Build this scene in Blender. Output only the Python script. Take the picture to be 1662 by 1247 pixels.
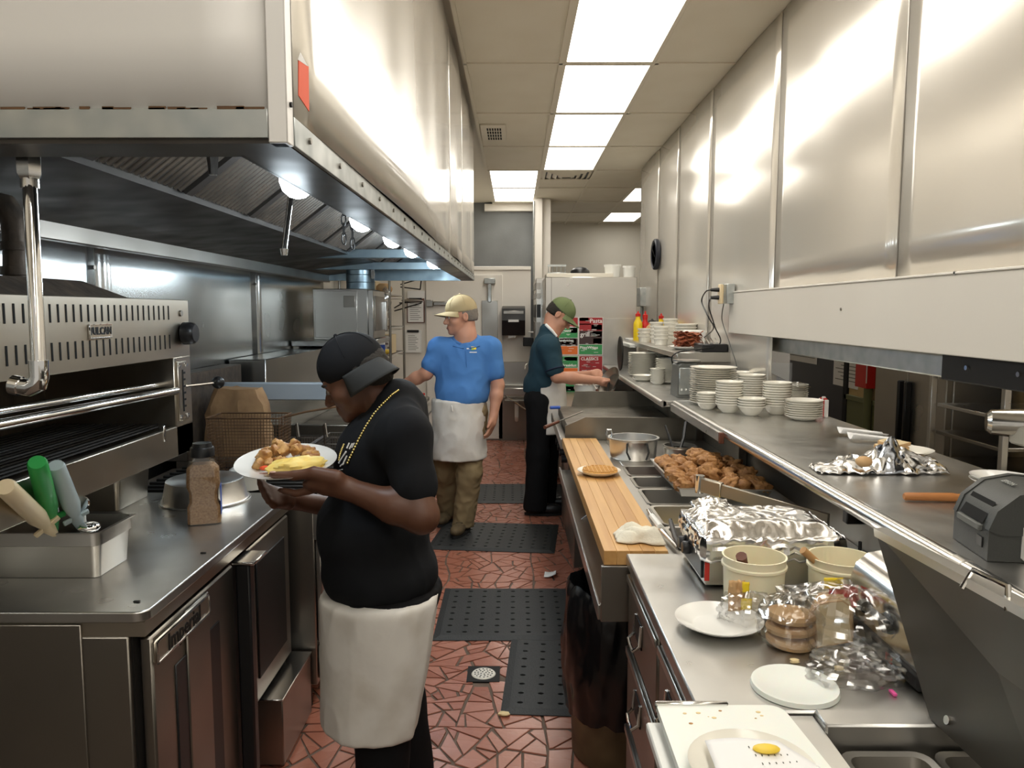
import bpy, math, random
import numpy as np
from mathutils import Vector, Matrix, noise as mnoise
random.seed(7)
for o in list(bpy.data.objects): bpy.data.objects.remove(o)
S = bpy.context.scene
COL = S.collection
# ---------------------------------------------------------------- camera
F = 1225.0; CX = 831.0; CY = 623.5; CAMZ = 1.67
PITCH = math.atan((CY-505)/F); YAW = math.atan(5/F)
cd = bpy.data.cameras.new('camera'); cam = bpy.data.objects.new('camera', cd); COL.objects.link(cam)
cam.location = (0, 0, CAMZ); cam.rotation_euler = (math.pi/2-PITCH, 0, YAW)
cd.sensor_fit = 'HORIZONTAL'; cd.sensor_width = 36; cd.lens = 36*F/1662; cd.clip_start = .02
S.camera = cam
# ---------------------------------------------------------------- world, exposure
W = bpy.data.worlds.new('world'); S.world = W; W.use_nodes = True
W.node_tree.nodes['Background'].inputs[0].default_value = (1.0, .93, .82, 1)
W.node_tree.nodes['Background'].inputs[1].default_value = .50
S.view_settings.view_transform = 'Standard'; S.view_settings.look = 'None'
S.view_settings.gamma = 1; S.view_settings.use_curve_mapping = False
S.view_settings.exposure = 0.0
PANEL_POWER = 7.0
# ---------------------------------------------------------------- pixel -> place helper
_f = Vector((-math.sin(YAW)*math.cos(PITCH), math.cos(YAW)*math.cos(PITCH), -math.sin(PITCH)))
_r = Vector((math.cos(YAW), math.sin(YAW), 0)); _u = _r.cross(_f)
def at(px, py, x=None, y=None, z=None):
    d = _f + _r*((px-CX)/F) - _u*((py-CY)/F)
    t = x/d.x if x is not None else (y/d.y if y is not None else (z-CAMZ)/d.z)
    return Vector((0, 0, CAMZ)) + d*t
def lerp(a, b, t): return a+(b-a)*t
# ---------------------------------------------------------------- mesh builder
class MB:
    def __init__(s): s.v = []; s.f = []
    def add(s, vs, fs):
        n = len(s.v); s.v += [tuple(p) for p in vs]; s.f += [tuple(i+n for i in f) for f in fs]; return s
    def box(s, x0, x1, y0, y1, z0, z1, c=0.0, M=None):
        if x0 > x1: x0, x1 = x1, x0
        if y0 > y1: y0, y1 = y1, y0
        if z0 > z1: z0, z1 = z1, z0
        c = min(c, (x1-x0)*.45, (y1-y0)*.45, (z1-z0)*.45)
        lo = (x0, y0, z0); hi = (x1, y1, z1)
        if c <= 1e-6:
            vs = [(lo if not b & 1 else hi)[0:1] + (lo if not b & 2 else hi)[1:2] + (lo if not b & 4 else hi)[2:3] for b in range(8)]
            fs = [(0, 2, 3, 1), (4, 5, 7, 6), (0, 1, 5, 4), (2, 6, 7, 3), (0, 4, 6, 2), (1, 3, 7, 5)]
        else:
            vs = []; idx = {}
            for b in range(8):
                sg = [1 if b >> a & 1 else -1 for a in range(3)]
                for a in range(3):
                    p = [(hi[k] if sg[k] > 0 else lo[k]) - (sg[k]*c if k != a else 0) for k in range(3)]
                    idx[b, a] = len(vs); vs.append(tuple(p))
            fs = []
            for a in range(3):
                u, w = (a+1) % 3, (a+2) % 3
                for sd in (0, 1):
                    q = [(sd << a) | (i << u) | (j << w) for i, j in ((0, 0), (1, 0), (1, 1), (0, 1))]
                    f = [idx[b, a] for b in q]; fs.append(tuple(f if sd else f[::-1]))
                for i in (0, 1):
                    for j in (0, 1):
                        b0 = (i << u) | (j << w); b1 = b0 | (1 << a)
                        f = (idx[b0, u], idx[b1, u], idx[b1, w], idx[b0, w])
                        fs.append(f if (i ^ j) == 0 else f[::-1])
            for b in range(8):
                f = (idx[b, 0], idx[b, 1], idx[b, 2])
                fs.append(f if bin(b).count('1') % 2 == 1 else f[::-1])
        if M is not None: vs = [M @ Vector(p) for p in vs]
        return s.add(vs, fs)
    def ring(s, c, d1, d2, r1, r2, n): return [c + d1*(r1*math.cos(2*math.pi*i/n)) + d2*(r2*math.sin(2*math.pi*i/n)) for i in range(n)]
    def cyl(s, p0, p1, r0, r1=None, n=16, cap=True):
        p0 = Vector(p0); p1 = Vector(p1); r1 = r0 if r1 is None else r1
        d = (p1-p0).normalized(); a = d.orthogonal().normalized(); b = d.cross(a)
        vs = s.ring(p0, a, b, r0, r0, n) + s.ring(p1, a, b, r1, r1, n)
        fs = [(i, (i+1) % n, n+(i+1) % n, n+i) for i in range(n)]
        if cap: fs += [tuple(range(n-1, -1, -1)), tuple(range(n, 2*n))]
        return s.add(vs, fs)
    def tube(s, pts, r, n=8, closed=False, cap=True):
        pts = [Vector(p) for p in pts]; m = len(pts); vs = []; a = None
        rs = r if isinstance(r, (list, tuple)) else [r]*m
        for i, p in enumerate(pts):
            q0 = pts[(i-1) % m] if (closed or i) else p; q1 = pts[(i+1) % m] if (closed or i < m-1) else p
            d = (q1-q0).normalized()
            if a is None: a = d.orthogonal().normalized()
            a = (a - d*a.dot(d)); a = a.normalized() if a.length > 1e-6 else d.orthogonal().normalized()
            vs += s.ring(p, a, d.cross(a), rs[i], rs[i], n)
        fs = []
        for i in range(m if closed else m-1):
            k = (i+1) % m
            fs += [(i*n+j, i*n+(j+1) % n, k*n+(j+1) % n, k*n+j) for j in range(n)]
        if cap and not closed: fs += [tuple(range(n-1, -1, -1)), tuple((m-1)*n+j for j in range(n))]
        return s.add(vs, fs)
    def lathe(s, prof, n=28, M=None, sx=1, sy=1):
        vs = []; fs = []; m = len(prof)
        for r, z in prof:
            for i in range(n):
                a = 2*math.pi*i/n; vs.append(Vector((r*math.cos(a)*sx, r*math.sin(a)*sy, z)))
        for k in range(m-1):
            fs += [(k*n+i, k*n+(i+1) % n, (k+1)*n+(i+1) % n, (k+1)*n+i) for i in range(n)]
        if prof[0][0] > 1e-5: fs.append(tuple(range(n-1, -1, -1)))
        if prof[-1][0] > 1e-5: fs.append(tuple((m-1)*n+i for i in range(n)))
        if M is not None: vs = [M @ p for p in vs]
        return s.add(vs, fs)
    def prism(s, pts, a, b):
        """pts: list of 3D points (planar outline), extruded from offset a to offset b (vectors)"""
        n = len(pts); a = Vector(a); b = Vector(b)
        vs = [Vector(p)+a for p in pts] + [Vector(p)+b for p in pts]
        fs = [tuple(range(n-1, -1, -1)), tuple(range(n, 2*n))] + [(i, (i+1) % n, n+(i+1) % n, n+i) for i in range(n)]
        return s.add(vs, fs)
    def grid(s, fn, nu, nv):
        vs = [fn(i/nu, j/nv) for j in range(nv+1) for i in range(nu+1)]
        fs = [(j*(nu+1)+i, j*(nu+1)+i+1, (j+1)*(nu+1)+i+1, (j+1)*(nu+1)+i) for j in range(nv) for i in range(nu)]
        return s.add(vs, fs)
    def sphere(s, c, r, n=14, m=9, sc=(1, 1, 1), fn=None, M=None):
        vs = [];
        for j in range(m+1):
            t = math.pi*j/m
            for i in range(n):
                a = 2*math.pi*i/n; d = Vector((math.sin(t)*math.cos(a), math.sin(t)*math.sin(a), math.cos(t)))
                k = r*(fn(d) if fn else 1); p = Vector((d.x*sc[0], d.y*sc[1], d.z*sc[2]))*k
                vs.append((M @ p if M is not None else p)+Vector(c))
        fs = [(j*n+i, (j+1)*n+i, (j+1)*n+(i+1) % n, j*n+(i+1) % n) for j in range(m) for i in range(n)]
        return s.add(vs, fs)
    def mesh(s, name, m, smooth=True, angle=38):
        me = bpy.data.meshes.new(name); me.from_pydata([tuple(p) for p in s.v], [], s.f); me.validate(); me.update()
        fixn(me)
        if m is not None:
            for x in (m if isinstance(m, (list, tuple)) else [m]): me.materials.append(M_[x] if isinstance(x, str) else x)
        if smooth:
            me.polygons.foreach_set('use_smooth', [True]*len(me.polygons)); me.set_sharp_from_angle(angle=math.radians(angle))
        return me
    def build(s, name, m, parent=None, loc=None, smooth=True, angle=38, **kw):
        o = bpy.data.objects.new(name, s.mesh(name, m, smooth, angle)); COL.objects.link(o)
        return place(o, parent, loc, **kw)
import bmesh
def fixn(me):
    bm = bmesh.new(); bm.from_mesh(me); bmesh.ops.remove_doubles(bm, verts=bm.verts, dist=1e-6)
    bmesh.ops.recalc_face_normals(bm, faces=bm.faces); bm.to_mesh(me); bm.free()
def place(o, parent=None, loc=None, label=None, cat=None, group=None, kind=None):
    if loc is not None: o.location = loc
    if parent is not None:
        o.parent = parent
        if parent.parent is None and parent.type == 'EMPTY':
            o.matrix_parent_inverse = Matrix.Translation(-Vector(parent.location))
    if label: o['label'] = label
    if cat: o['category'] = cat
    if group: o['group'] = group
    if kind: o['kind'] = kind
    return o
def thing(name, label, cat, loc=(0, 0, 0), group=None):
    o = bpy.data.objects.new(name, None); o.empty_display_size = .05; COL.objects.link(o)
    return place(o, None, loc, label, cat, group)
def copy_tree(o, loc=None, rot=None, label=None, group=None, parent=None):
    c = o.copy(); COL.objects.link(c); c.parent = parent
    if parent is not None: c.matrix_parent_inverse = o.matrix_parent_inverse.copy()
    if loc is not None: c.location = loc
    if rot is not None: c.rotation_euler = rot
    if label: c['label'] = label
    if group: c['group'] = group
    for ch in list(o.children): copy_tree(ch, parent=c)
    return c
def solidify(o, t, off=0):
    m = o.modifiers.new('solidify', 'SOLIDIFY'); m.thickness = t; m.offset = off; return o
def subsurf(o, n=1):
    m = o.modifiers.new('subsurf', 'SUBSURF'); m.levels = n; m.render_levels = n; return o
def R3(rx=0, ry=0, rz=0): return Matrix.Rotation(rz, 3, 'Z') @ Matrix.Rotation(ry, 3, 'Y') @ Matrix.Rotation(rx, 3, 'X')
def nz(p, sc=1.0, seed=0.0): return mnoise.noise(Vector((p[0]*sc+seed, p[1]*sc+seed*1.7, p[2]*sc-seed)))
def text(name, body, size, m, parent, M, extrude=.0006, align='CENTER', bold=0.0, **kw):
    """M: 4x4 matrix, text lies in its XY plane"""
    cu = bpy.data.curves.new(name, 'FONT'); cu.body = body; cu.size = size; cu.extrude = extrude; cu.align_x = align; cu.align_y = 'CENTER'
    cu.resolution_u = 2; cu.offset = bold
    t = bpy.data.objects.new(name, cu); COL.objects.link(t)
    dg = bpy.context.evaluated_depsgraph_get(); me = bpy.data.meshes.new_from_object(t.evaluated_get(dg))
    bpy.data.objects.remove(t); me.transform(M); me.materials.clear(); me.materials.append(M_[m])
    o = bpy.data.objects.new(name, me); COL.objects.link(o)
    return place(o, parent, **kw)
def frame(o, ex, ey):
    ex = Vector(ex).normalized(); ey = Vector(ey); ey = (ey-ex*ey.dot(ex)).normalized(); ez = ex.cross(ey)
    M = Matrix((ex, ey, ez)).transposed().to_4x4(); M.translation = Vector(o); return M
# ---------------------------------------------------------------- materials
M_ = {}
def mat(name, col, rough=.5, metal=0.0, c2=None, nsc=8.0, nst=(1, 1, 1), cpos=(.25, .75), rvar=0.0, bump=0.0, bsc=60.0, bst=None,
        emis=0.0, ecol=None, alpha=1.0, trans=0.0, ior=1.45, coat=0.0, sss=0.0, spec=.5, sheen=0.0, detail=1.5):
    m = bpy.data.materials.new(name); m.use_nodes = True; nt = m.node_tree; N = nt.nodes; L = nt.links
    b = N['Principled BSDF']; b.inputs['Base Color'].default_value = (*col, 1)
    b.inputs['Roughness'].default_value = rough; b.inputs['Metallic'].default_value = metal
    b.inputs['IOR'].default_value = ior; b.inputs['Specular IOR Level'].default_value = spec
    b.inputs['Alpha'].default_value = alpha; b.inputs['Transmission Weight'].default_value = trans
    b.inputs['Coat Weight'].default_value = coat; b.inputs['Coat Roughness'].default_value = .15
    if sss: b.inputs['Subsurface Weight'].default_value = sss; b.inputs['Subsurface Radius'].default_value = (.01, .005, .003)
    if sheen: b.inputs['Sheen Weight'].default_value = sheen
    if emis: b.inputs['Emission Color'].default_value = (*(ecol or col), 1); b.inputs['Emission Strength'].default_value = emis
    def noise(sc, st):
        tc = N.new('ShaderNodeTexCoord'); mp = N.new('ShaderNodeMapping'); mp.inputs['Scale'].default_value = st
        nn = N.new('ShaderNodeTexNoise'); nn.inputs['Scale'].default_value = sc; nn.inputs['Detail'].default_value = detail
        L.new(tc.outputs['Object'], mp.inputs['Vector']); L.new(mp.outputs[0], nn.inputs['Vector']); return nn.outputs['Fac']
    if c2 is not None or rvar:
        f = noise(nsc, nst)
        if c2 is not None:
            r = N.new('ShaderNodeValToRGB'); r.color_ramp.elements[0].position = cpos[0]; r.color_ramp.elements[1].position = cpos[1]
            r.color_ramp.elements[0].color = (*col, 1); r.color_ramp.elements[1].color = (*c2, 1)
            L.new(f, r.inputs[0]); L.new(r.outputs[0], b.inputs['Base Color'])
        if rvar:
            q = N.new('ShaderNodeMapRange'); q.inputs['From Min'].default_value = .2; q.inputs['From Max'].default_value = .8
            q.inputs['To Min'].default_value = max(.02, rough-rvar); q.inputs['To Max'].default_value = rough+rvar
            L.new(f, q.inputs[0]); L.new(q.outputs[0], b.inputs['Roughness'])
    if bump:
        bn = N.new('ShaderNodeBump'); bn.inputs['Strength'].default_value = bump; bn.inputs['Distance'].default_value = .004
        L.new(noise(bsc, bst or (1, 1, 1)), bn.inputs['Height']); L.new(bn.outputs[0], b.inputs['Normal'])
    M_[name] = m; return m
# metals
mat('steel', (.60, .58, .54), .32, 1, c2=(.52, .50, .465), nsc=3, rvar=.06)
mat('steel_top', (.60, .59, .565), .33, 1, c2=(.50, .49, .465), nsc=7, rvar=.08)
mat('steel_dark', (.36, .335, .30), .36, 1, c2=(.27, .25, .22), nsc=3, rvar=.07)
mat('steel_wall', (.50, .51, .50), .24, 1, c2=(.40, .42, .42), nsc=2.0, rvar=.07)
mat('steel_tan', (.55, .50, .42), .34, 1, c2=(.46, .415, .34), nsc=5, rvar=.05)
mat('panel_white', (.78, .745, .68), .19, .50, c2=(.70, .66, .59), nsc=1.4, nst=(1, 1, .4), cpos=(.4, .75), rvar=.09)
mat('panel_near', (.84, .82, .79), .42, .08, c2=(.79, .77, .73), nsc=2.2, rvar=.08)
mat('galv', (.55, .57, .56), .42, .9, c2=(.40, .43, .43), nsc=16, rvar=.12)
mat('galv_bluelit', (.30, .39, .44), .38, .9, c2=(.19, .25, .29), nsc=9, rvar=.12)  # galvanised metal with the bluish light in the hood put into its colour
mat('chrome', (.85, .85, .85), .08, 1)
mat('chrome_soft', (.75, .74, .72), .2, 1)
mat('alu', (.74, .73, .71), .33, 1, rvar=.08, nsc=14)
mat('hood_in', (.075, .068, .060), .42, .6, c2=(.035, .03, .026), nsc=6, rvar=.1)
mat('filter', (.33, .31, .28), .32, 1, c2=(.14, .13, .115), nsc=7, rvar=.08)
mat('rust', (.20, .11, .05), .8, .2, c2=(.09, .05, .03), nsc=30)
mat('greasy', (.06, .05, .042), .5, .4, c2=(.13, .10, .075), nsc=18, bump=.4, bsc=50)
mat('black_iron', (.018, .017, .016), .5, .5)
mat('griddle', (.30, .28, .24), .38, .9, c2=(.16, .145, .12), nsc=6, rvar=.1)
# plastics, paints
mat('black_plastic', (.012, .012, .013), .35)
mat('black_matte', (.01, .01, .01), .75)
mat('void', (.004, .004, .004), .9)
mat('grey_plastic', (.040, .042, .039), .45, bump=.1, bsc=300)
mat('grey_plastic2', (.12, .125, .115), .5)
mat('white_plastic', (.78, .78, .74), .4)
mat('tub', (.86, .80, .60), .38, sss=.2, c2=(.82, .75, .53), nsc=6)
mat('lid_plastic', (.84, .86, .80), .35, sss=.2)
mat('bluegrey', (.44, .50, .56), .45, c2=(.38, .44, .50), nsc=4)
mat('ceil_tile', (.70, .655, .55), .85, c2=(.66, .61, .50), nsc=3, bump=.2, bsc=200)
mat('tbar', (.66, .61, .50), .5)
mat('wall_white', (.80, .76, .70), .55, c2=(.75, .71, .64), nsc=1.5)
mat('wall_cream', (.74, .70, .61), .6, c2=(.70, .66, .57), nsc=1.5)
mat('wall_beam', (.72, .685, .62), .42, c2=(.67, .63, .565), nsc=1.8, rvar=.06)
mat('wall_grey', (.20, .21, .21), .75, c2=(.145, .15, .15), nsc=3, bump=.3, bsc=40)
mat('wall_yellow', (.60, .45, .22), .6)
mat('wall_green', (.16, .17, .08), .6)
mat('trim_white', (.84, .80, .73), .4)
mat('door_navy', (.018, .021, .032), .4)
mat('grout', (.17, .12, .09), .85, c2=(.09, .065, .05), nsc=9)
mat('floor_tile', (.42, .165, .11), .28, c2=(.34, .125, .08), nsc=4, rvar=.08, bump=.12, bsc=60)
mat('floor_tile_b', (.47, .205, .145), .28, c2=(.39, .16, .11), nsc=4, rvar=.08, bump=.12, bsc=60)
mat('floor_tile_c', (.36, .125, .075), .28, c2=(.29, .10, .06), nsc=5, rvar=.08, bump=.12, bsc=60)
mat('rubber', (.028, .030, .031), .55, bump=.5, bsc=420, bst=(1, .1, 1))
mat('white_china', (.82, .79, .70), .16, coat=.4)
mat('white_plate', (.86, .85, .81), .15, coat=.4)
mat('paper', (.82, .81, .79), .8)
mat('paper_white', (.86, .85, .84), .8)  # slightly whiter paper for tickets, slips and napkins
mat('kraft', (.42, .26, .13), .85, c2=(.30, .17, .085), nsc=12, bump=.6, bsc=25)
mat('cardboard', (.62, .50, .30), .85)
mat('orange', (.80, .10, .03), .6)
mat('red', (.55, .02, .015), .4); mat('red_matte', (.50, .03, .02), .6)
mat('yellow', (.85, .62, .02), .35)
mat('green_pl', (.035, .36, .08), .4); mat('grey_pl', (.44, .52, .53), .38); mat('ivory_pl', (.83, .68, .44), .4)
mat('blue_pl', (.03, .09, .42), .4); mat('pink', (.8, .1, .35), .5)
mat('wood', (.60, .34, .12), .42, c2=(.50, .26, .085), nsc=3, nst=(14, 1, 14), bump=.05, bsc=20, bst=(14, 1, 14))
mat('wood_b', (.66, .39, .15), .42, c2=(.56, .31, .11), nsc=3, nst=(14, 1, 14))
mat('wood_c', (.54, .29, .10), .42, c2=(.45, .23, .075), nsc=3, nst=(14, 1, 14))
mat('wood_spoon', (.48, .27, .11), .6); mat('wood_dark', (.13, .045, .025), .5); mat('wood_roll', (.46, .19, .055), .5, c2=(.35, .13, .035), nsc=10)
mat('foil', (.88, .87, .86), .17, 1, bump=.35, bsc=28)
mat('foil_dark', (.58, .62, .70), .2, 1, bump=.4, bsc=30)
mat('spice', (.42, .25, .12), .8, c2=(.24, .12, .05), nsc=160, bump=.4, bsc=200)
mat('lid_dark', (.13, .12, .105), .42, .9, c2=(.09, .082, .07), nsc=3, rvar=.08)
mat('bag_black', (.008, .008, .009), .22, bump=.7, bsc=14)
mat('bin', (.20, .155, .085), .6, c2=(.09, .065, .035), nsc=9)
mat('glass', (.9, .92, .92), .05, trans=1.0, ior=1.2)
mat('lens', (.8, .82, .84), .1, alpha=.25)
# food
mat('potato', (.30, .12, .03), .55, c2=(.60, .34, .12), nsc=34, cpos=(.35, .6), bump=.4, bsc=60)
mat('egg', (.86, .70, .24), .5, c2=(.88, .60, .13), nsc=30, bump=.5, bsc=50)
mat('chicken', (.48, .245, .085), .6, c2=(.24, .10, .03), nsc=38, bump=1.0, bsc=110)
mat('bacon', (.24, .05, .022), .45, c2=(.44, .15, .07), nsc=26, bump=.5, bsc=40)
mat('waffle', (.70, .40, .12), .55, c2=(.60, .30, .08), nsc=20)
mat('bread', (.52, .30, .13), .7, c2=(.62, .42, .22), nsc=14)
mat('bread_in', (.80, .66, .42), .8, c2=(.74, .58, .34), nsc=40)
mat('egg_shell', (.85, .82, .76), .45)
mat('sauce', (.20, .03, .01), .25); mat('meat', (.20, .055, .04), .5, c2=(.30, .10, .07), nsc=40, bump=.6, bsc=60)
mat('crumb', (.78, .62, .34), .8); mat('yolk', (.85, .60, .06), .4)
# cloth, people
mat('towel', (.80, .75, .62), .9, bump=.3, bsc=160)
mat('tee_black', (.0055, .006, .008), .9, bump=.3, bsc=22, c2=(.010, .011, .013), nsc=5, spec=.25)
mat('pants_black', (.006, .006, .007), .9, spec=.25, bump=.3, bsc=20)
mat('apron', (.74, .71, .66), .85, c2=(.56, .51, .43), nsc=7, cpos=(.45, .85), detail=3, bump=.5, bsc=14)
mat('polo_blue', (.085, .235, .56), .85, bump=.3, bsc=18, c2=(.07, .20, .49), nsc=5, spec=.3)
mat('polo_teal', (.020, .050, .070), .85, spec=.3, bump=.3, bsc=18, c2=(.017, .047, .068), nsc=5)
mat('navy', (.01, .018, .045), .8)
mat('khaki', (.27, .20, .105), .85, bump=.5, bsc=14, c2=(.22, .16, .08), nsc=6)
mat('cap_tan', (.45, .36, .20), .85, c2=(.40, .31, .17), nsc=10); mat('cap_green', (.16, .20, .085), .85, c2=(.13, .165, .07), nsc=10)
mat('cap_black', (.008, .008, .009), .9, spec=.25); mat('cap_char', (.035, .035, .034), .9, spec=.25)
mat('skin_dark', (.115, .048, .026), .45, sss=.06, c2=(.095, .038, .020), nsc=10)
mat('skin_light', (.56, .29, .19), .5, sss=.1, c2=(.50, .235, .15), nsc=12)
mat('lip', (.16, .05, .04), .5); mat('lip_light', (.45, .17, .13), .5)
mat('hair_grey', (.20, .17, .14), .8, bump=.8, bsc=120); mat('hair_dark', (.02, .016, .012), .8, bump=.8, bsc=120)
mat('eye_dim', (.16, .13, .11), .3); mat('eye_white', (.7, .68, .64), .2); mat('eye_dark', (.02, .012, .008), .15)
mat('nail', (.50, .30, .24), .35)
mat('shoe_brown', (.16, .115, .06), .8, c2=(.09, .065, .035), nsc=30, bump=.4, bsc=60); mat('shoe_black', (.01, .01, .011), .4)
mat('gold', (.75, .60, .22), .3, 1)
def emission(name, col, s):
    m = bpy.data.materials.new(name); m.use_nodes = True; nt = m.node_tree; nt.nodes.remove(nt.nodes['Principled BSDF'])
    e = nt.nodes.new('ShaderNodeEmission'); e.inputs[0].default_value = (*col, 1); e.inputs[1].default_value = s
    nt.links.new(e.outputs[0], nt.nodes['Material Output'].inputs[0]); M_[name] = m
emission('panel_light', (1.0, .95, .86), PANEL_POWER); emission('panel_light_low', (1.0, .96, .88), 6.0)
emission('bulb', (.88, .95, 1.0), 30.0)
def film(name, tint=(.92, .92, .92), gl=.22, rough=.12):
    """clear plastic film: see-through with sharp glints"""
    m = bpy.data.materials.new(name); m.use_nodes = True; nt = m.node_tree; nt.nodes.remove(nt.nodes['Principled BSDF'])
    t = nt.nodes.new('ShaderNodeBsdfTransparent'); t.inputs[0].default_value = (*tint, 1)
    g = nt.nodes.new('ShaderNodeBsdfGlossy'); g.inputs['Roughness'].default_value = rough
    x = nt.nodes.new('ShaderNodeMixShader'); x.inputs[0].default_value = gl
    nt.links.new(t.outputs[0], x.inputs[1]); nt.links.new(g.outputs[0], x.inputs[2]); nt.links.new(x.outputs[0], nt.nodes['Material Output'].inputs[0])
    M_[name] = m
film('film'); film('film_clear', (.96, .97, .97), .10, .05); film('jar_glass', (.95, .95, .94), .12, .05)
# ================================================================ FLOOR
ZC = 3.24
floor = MB().box(-1.95, 3.4, -2.6, 14.3, -.12, -.005).build('floor', 'grout', label='red quarry tile floor laid as broken crazy paving', kind='structure')
def split(poly, target, rnd):
    A = abs(sum(poly[i][0]*poly[(i+1) % len(poly)][1]-poly[(i+1) % len(poly)][0]*poly[i][1] for i in range(len(poly))))/2
    if A < target: return [poly]
    cx = sum(p[0] for p in poly)/len(poly); cy = sum(p[1] for p in poly)/len(poly)
    best = max(((poly[i], poly[j]) for i in range(len(poly)) for j in range(i)), key=lambda q: (q[0][0]-q[1][0])**2+(q[0][1]-q[1][1])**2)
    ang = math.atan2(best[0][1]-best[1][1], best[0][0]-best[1][0])+math.pi/2+rnd.gauss(0, .42)
    L = math.hypot(best[0][0]-best[1][0], best[0][1]-best[1][1]); sh = rnd.uniform(-.13, .13)*L
    cx += math.sin(ang)*sh; cy -= math.cos(ang)*sh
    n = (-math.sin(ang), math.cos(ang)); a = []; b = []
    for i in range(len(poly)):
        p, q = poly[i], poly[(i+1) % len(poly)]
        dp = (p[0]-cx)*n[0]+(p[1]-cy)*n[1]; dq = (q[0]-cx)*n[0]+(q[1]-cy)*n[1]
        (a if dp >= 0 else b).append(p)
        if dp*dq < 0:
            t = dp/(dp-dq); x = (p[0]+(q[0]-p[0])*t, p[1]+(q[1]-p[1])*t); a.append(x); b.append(x)
    if len(a) < 3 or len(b) < 3: return [poly]
    return split(a, rnd.uniform(.0065, .017), rnd)+split(b, rnd.uniform(.0065, .017), rnd)
rnd = random.Random(11)
polys = []
for i in range(3):
    for j in range(17):
        x0 = -1.0+i*.56; y0 = 1.75+j*.56
        polys += split([(x0, y0), (x0+.56, y0), (x0+.56, y0+.56), (x0, y0+.56)], .012, rnd)
DR = (-.145, 3.34)
def warp(q):
    return (q[0]+.045*mnoise.noise(Vector((q[0]*2.4, q[1]*2.4, 1.5))), q[1]+.045*mnoise.noise(Vector((q[0]*2.4, q[1]*2.4, 8.5))))
polys = [[warp(q) for q in p] for p in polys]
def tile_shape(p, rnd):
    cx = sum(q[0] for q in p)/len(p); cy = sum(q[1] for q in p)/len(p)
    out = []
    for q in p:
        d = math.hypot(q[0]-cx, q[1]-cy); k = max(.5, 1-(.0042+rnd.uniform(0, .004))/d*1.35)
        out.append(((q[0]-cx)*k, (q[1]-cy)*k))
    c = []
    for i in range(len(out)):
        p0, p1 = out[i], out[(i+1) % len(out)]
        if not c or math.hypot(c[-1][0]-p0[0], c[-1][1]-p0[1]) > .012: c.append(p0)
    return cx, cy, c
cells = []
for p in polys:
    cx, cy, c = tile_shape(p, rnd)
    if len(c) < 3 or (abs(cx-DR[0]) < .055 and abs(cy-DR[1]) < .055): continue
    cells.append((cx, cy, c))
vis = sorted([c for c in cells if c[1] > 2.0], key=lambda c: c[1]+(.0 if -.7 < c[0] < .35 else 4))
rest = MB(); TM = ['floor_tile', 'floor_tile_b', 'floor_tile_c']
for k, (cx, cy, c) in enumerate(vis):
    b = MB(); zt = rnd.uniform(-.0012, .0012)
    outer = [(q[0], q[1]) for q in c]; inner = [(q[0]*.965, q[1]*.965) for q in c]; n = len(c)
    vs = [Vector((q[0], q[1], -.006)) for q in outer]+[Vector((q[0], q[1], zt-.0025)) for q in outer]+[Vector((q[0], q[1], zt)) for q in inner]
    fs = [(i, (i+1) % n, n+(i+1) % n, n+i) for i in range(n)]+[(n+i, n+(i+1) % n, 2*n+(i+1) % n, 2*n+i) for i in range(n)]+[tuple(range(2*n, 3*n))]
    if k < 300:
        b.add(vs, fs).build('tile', TM[rnd.choice([0, 0, 1, 1, 2])], floor, loc=(cx, cy, 0), smooth=False)
    else: rest.add([v+Vector((cx, cy, 0)) for v in vs], fs)
rest.build('far_tiles', 'floor_tile', floor, smooth=False, kind='stuff')
# drain
t = thing('floor_drain', 'round perforated floor drain cover set in a dark square', 'drain', (DR[0], DR[1], 0))
b = MB(); b.box(DR[0]-.075, DR[0]+.075, DR[1]-.075, DR[1]+.075, -.006, .0022); b.build('drain_frame', 'black_matte', t)
g = MB().lathe([(0, .0), (.052, .0), (.056, -.004)], 28, Matrix.Translation((DR[0], DR[1], .006))); go = g.build('drain_cover', 'white_china', t)
hb = MB()
for r, n in ((.012, 4), (.026, 9), (.040, 14)):
    for i in range(n):
        a = 2*math.pi*i/n+r*30; x = DR[0]+r*math.cos(a); y = DR[1]+r*math.sin(a)
        hb.cyl((x, y, .0055), (x, y, .0066), .0042, n=6)
hb.build('drain_holes', 'void', go)
# ================================================================ CEILING
ceil = MB().box(-1.95, 3.4, -2.6, 14.3, ZC+.03, ZC+.12).build('ceiling', 'tbar', label='suspended ceiling of cream tiles in a metal grid', kind='structure')
GX = [-2.15+.61*i for i in range(10)]; GY = [4.98+1.22*i for i in range(-6, 8)]
lights = {(4, j) for j in range(0, 9)} | {(3, 9), (3, 10), (6, 10), (6, 12), (7, 4), (7, 6), (2, 1)}
tb = MB(); tile_me = None
tm = MB().box(.008, .602, .008, 1.212, 0, .02, .002).mesh('ceiling_tile', 'ceil_tile')
for i in range(len(GX)-1):
    for j in range(len(GY)-1):
        if (i, j) in lights or (i < 3 and j > 1) or GX[i] > 3.2: continue
        if (i, j) == (4, 9): continue
        o = bpy.data.objects.new('ceiling_tile', tm); COL.objects.link(o); place(o, ceil, (GX[i], GY[j], ZC+.002))
for x in GX[3:9]: tb.box(x-.012, x+.012, -2.4, 14.2, ZC-.006, ZC+.004)
for y in GY:
    tb.box(-.33, 3.3, y-.012, y+.012, ZC-.006, ZC+.004)
tb.build('ceiling_grid', 'tbar', ceil)
names = ['nearest the pass window', 'over the trash can', 'over the rubber mats']
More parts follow.
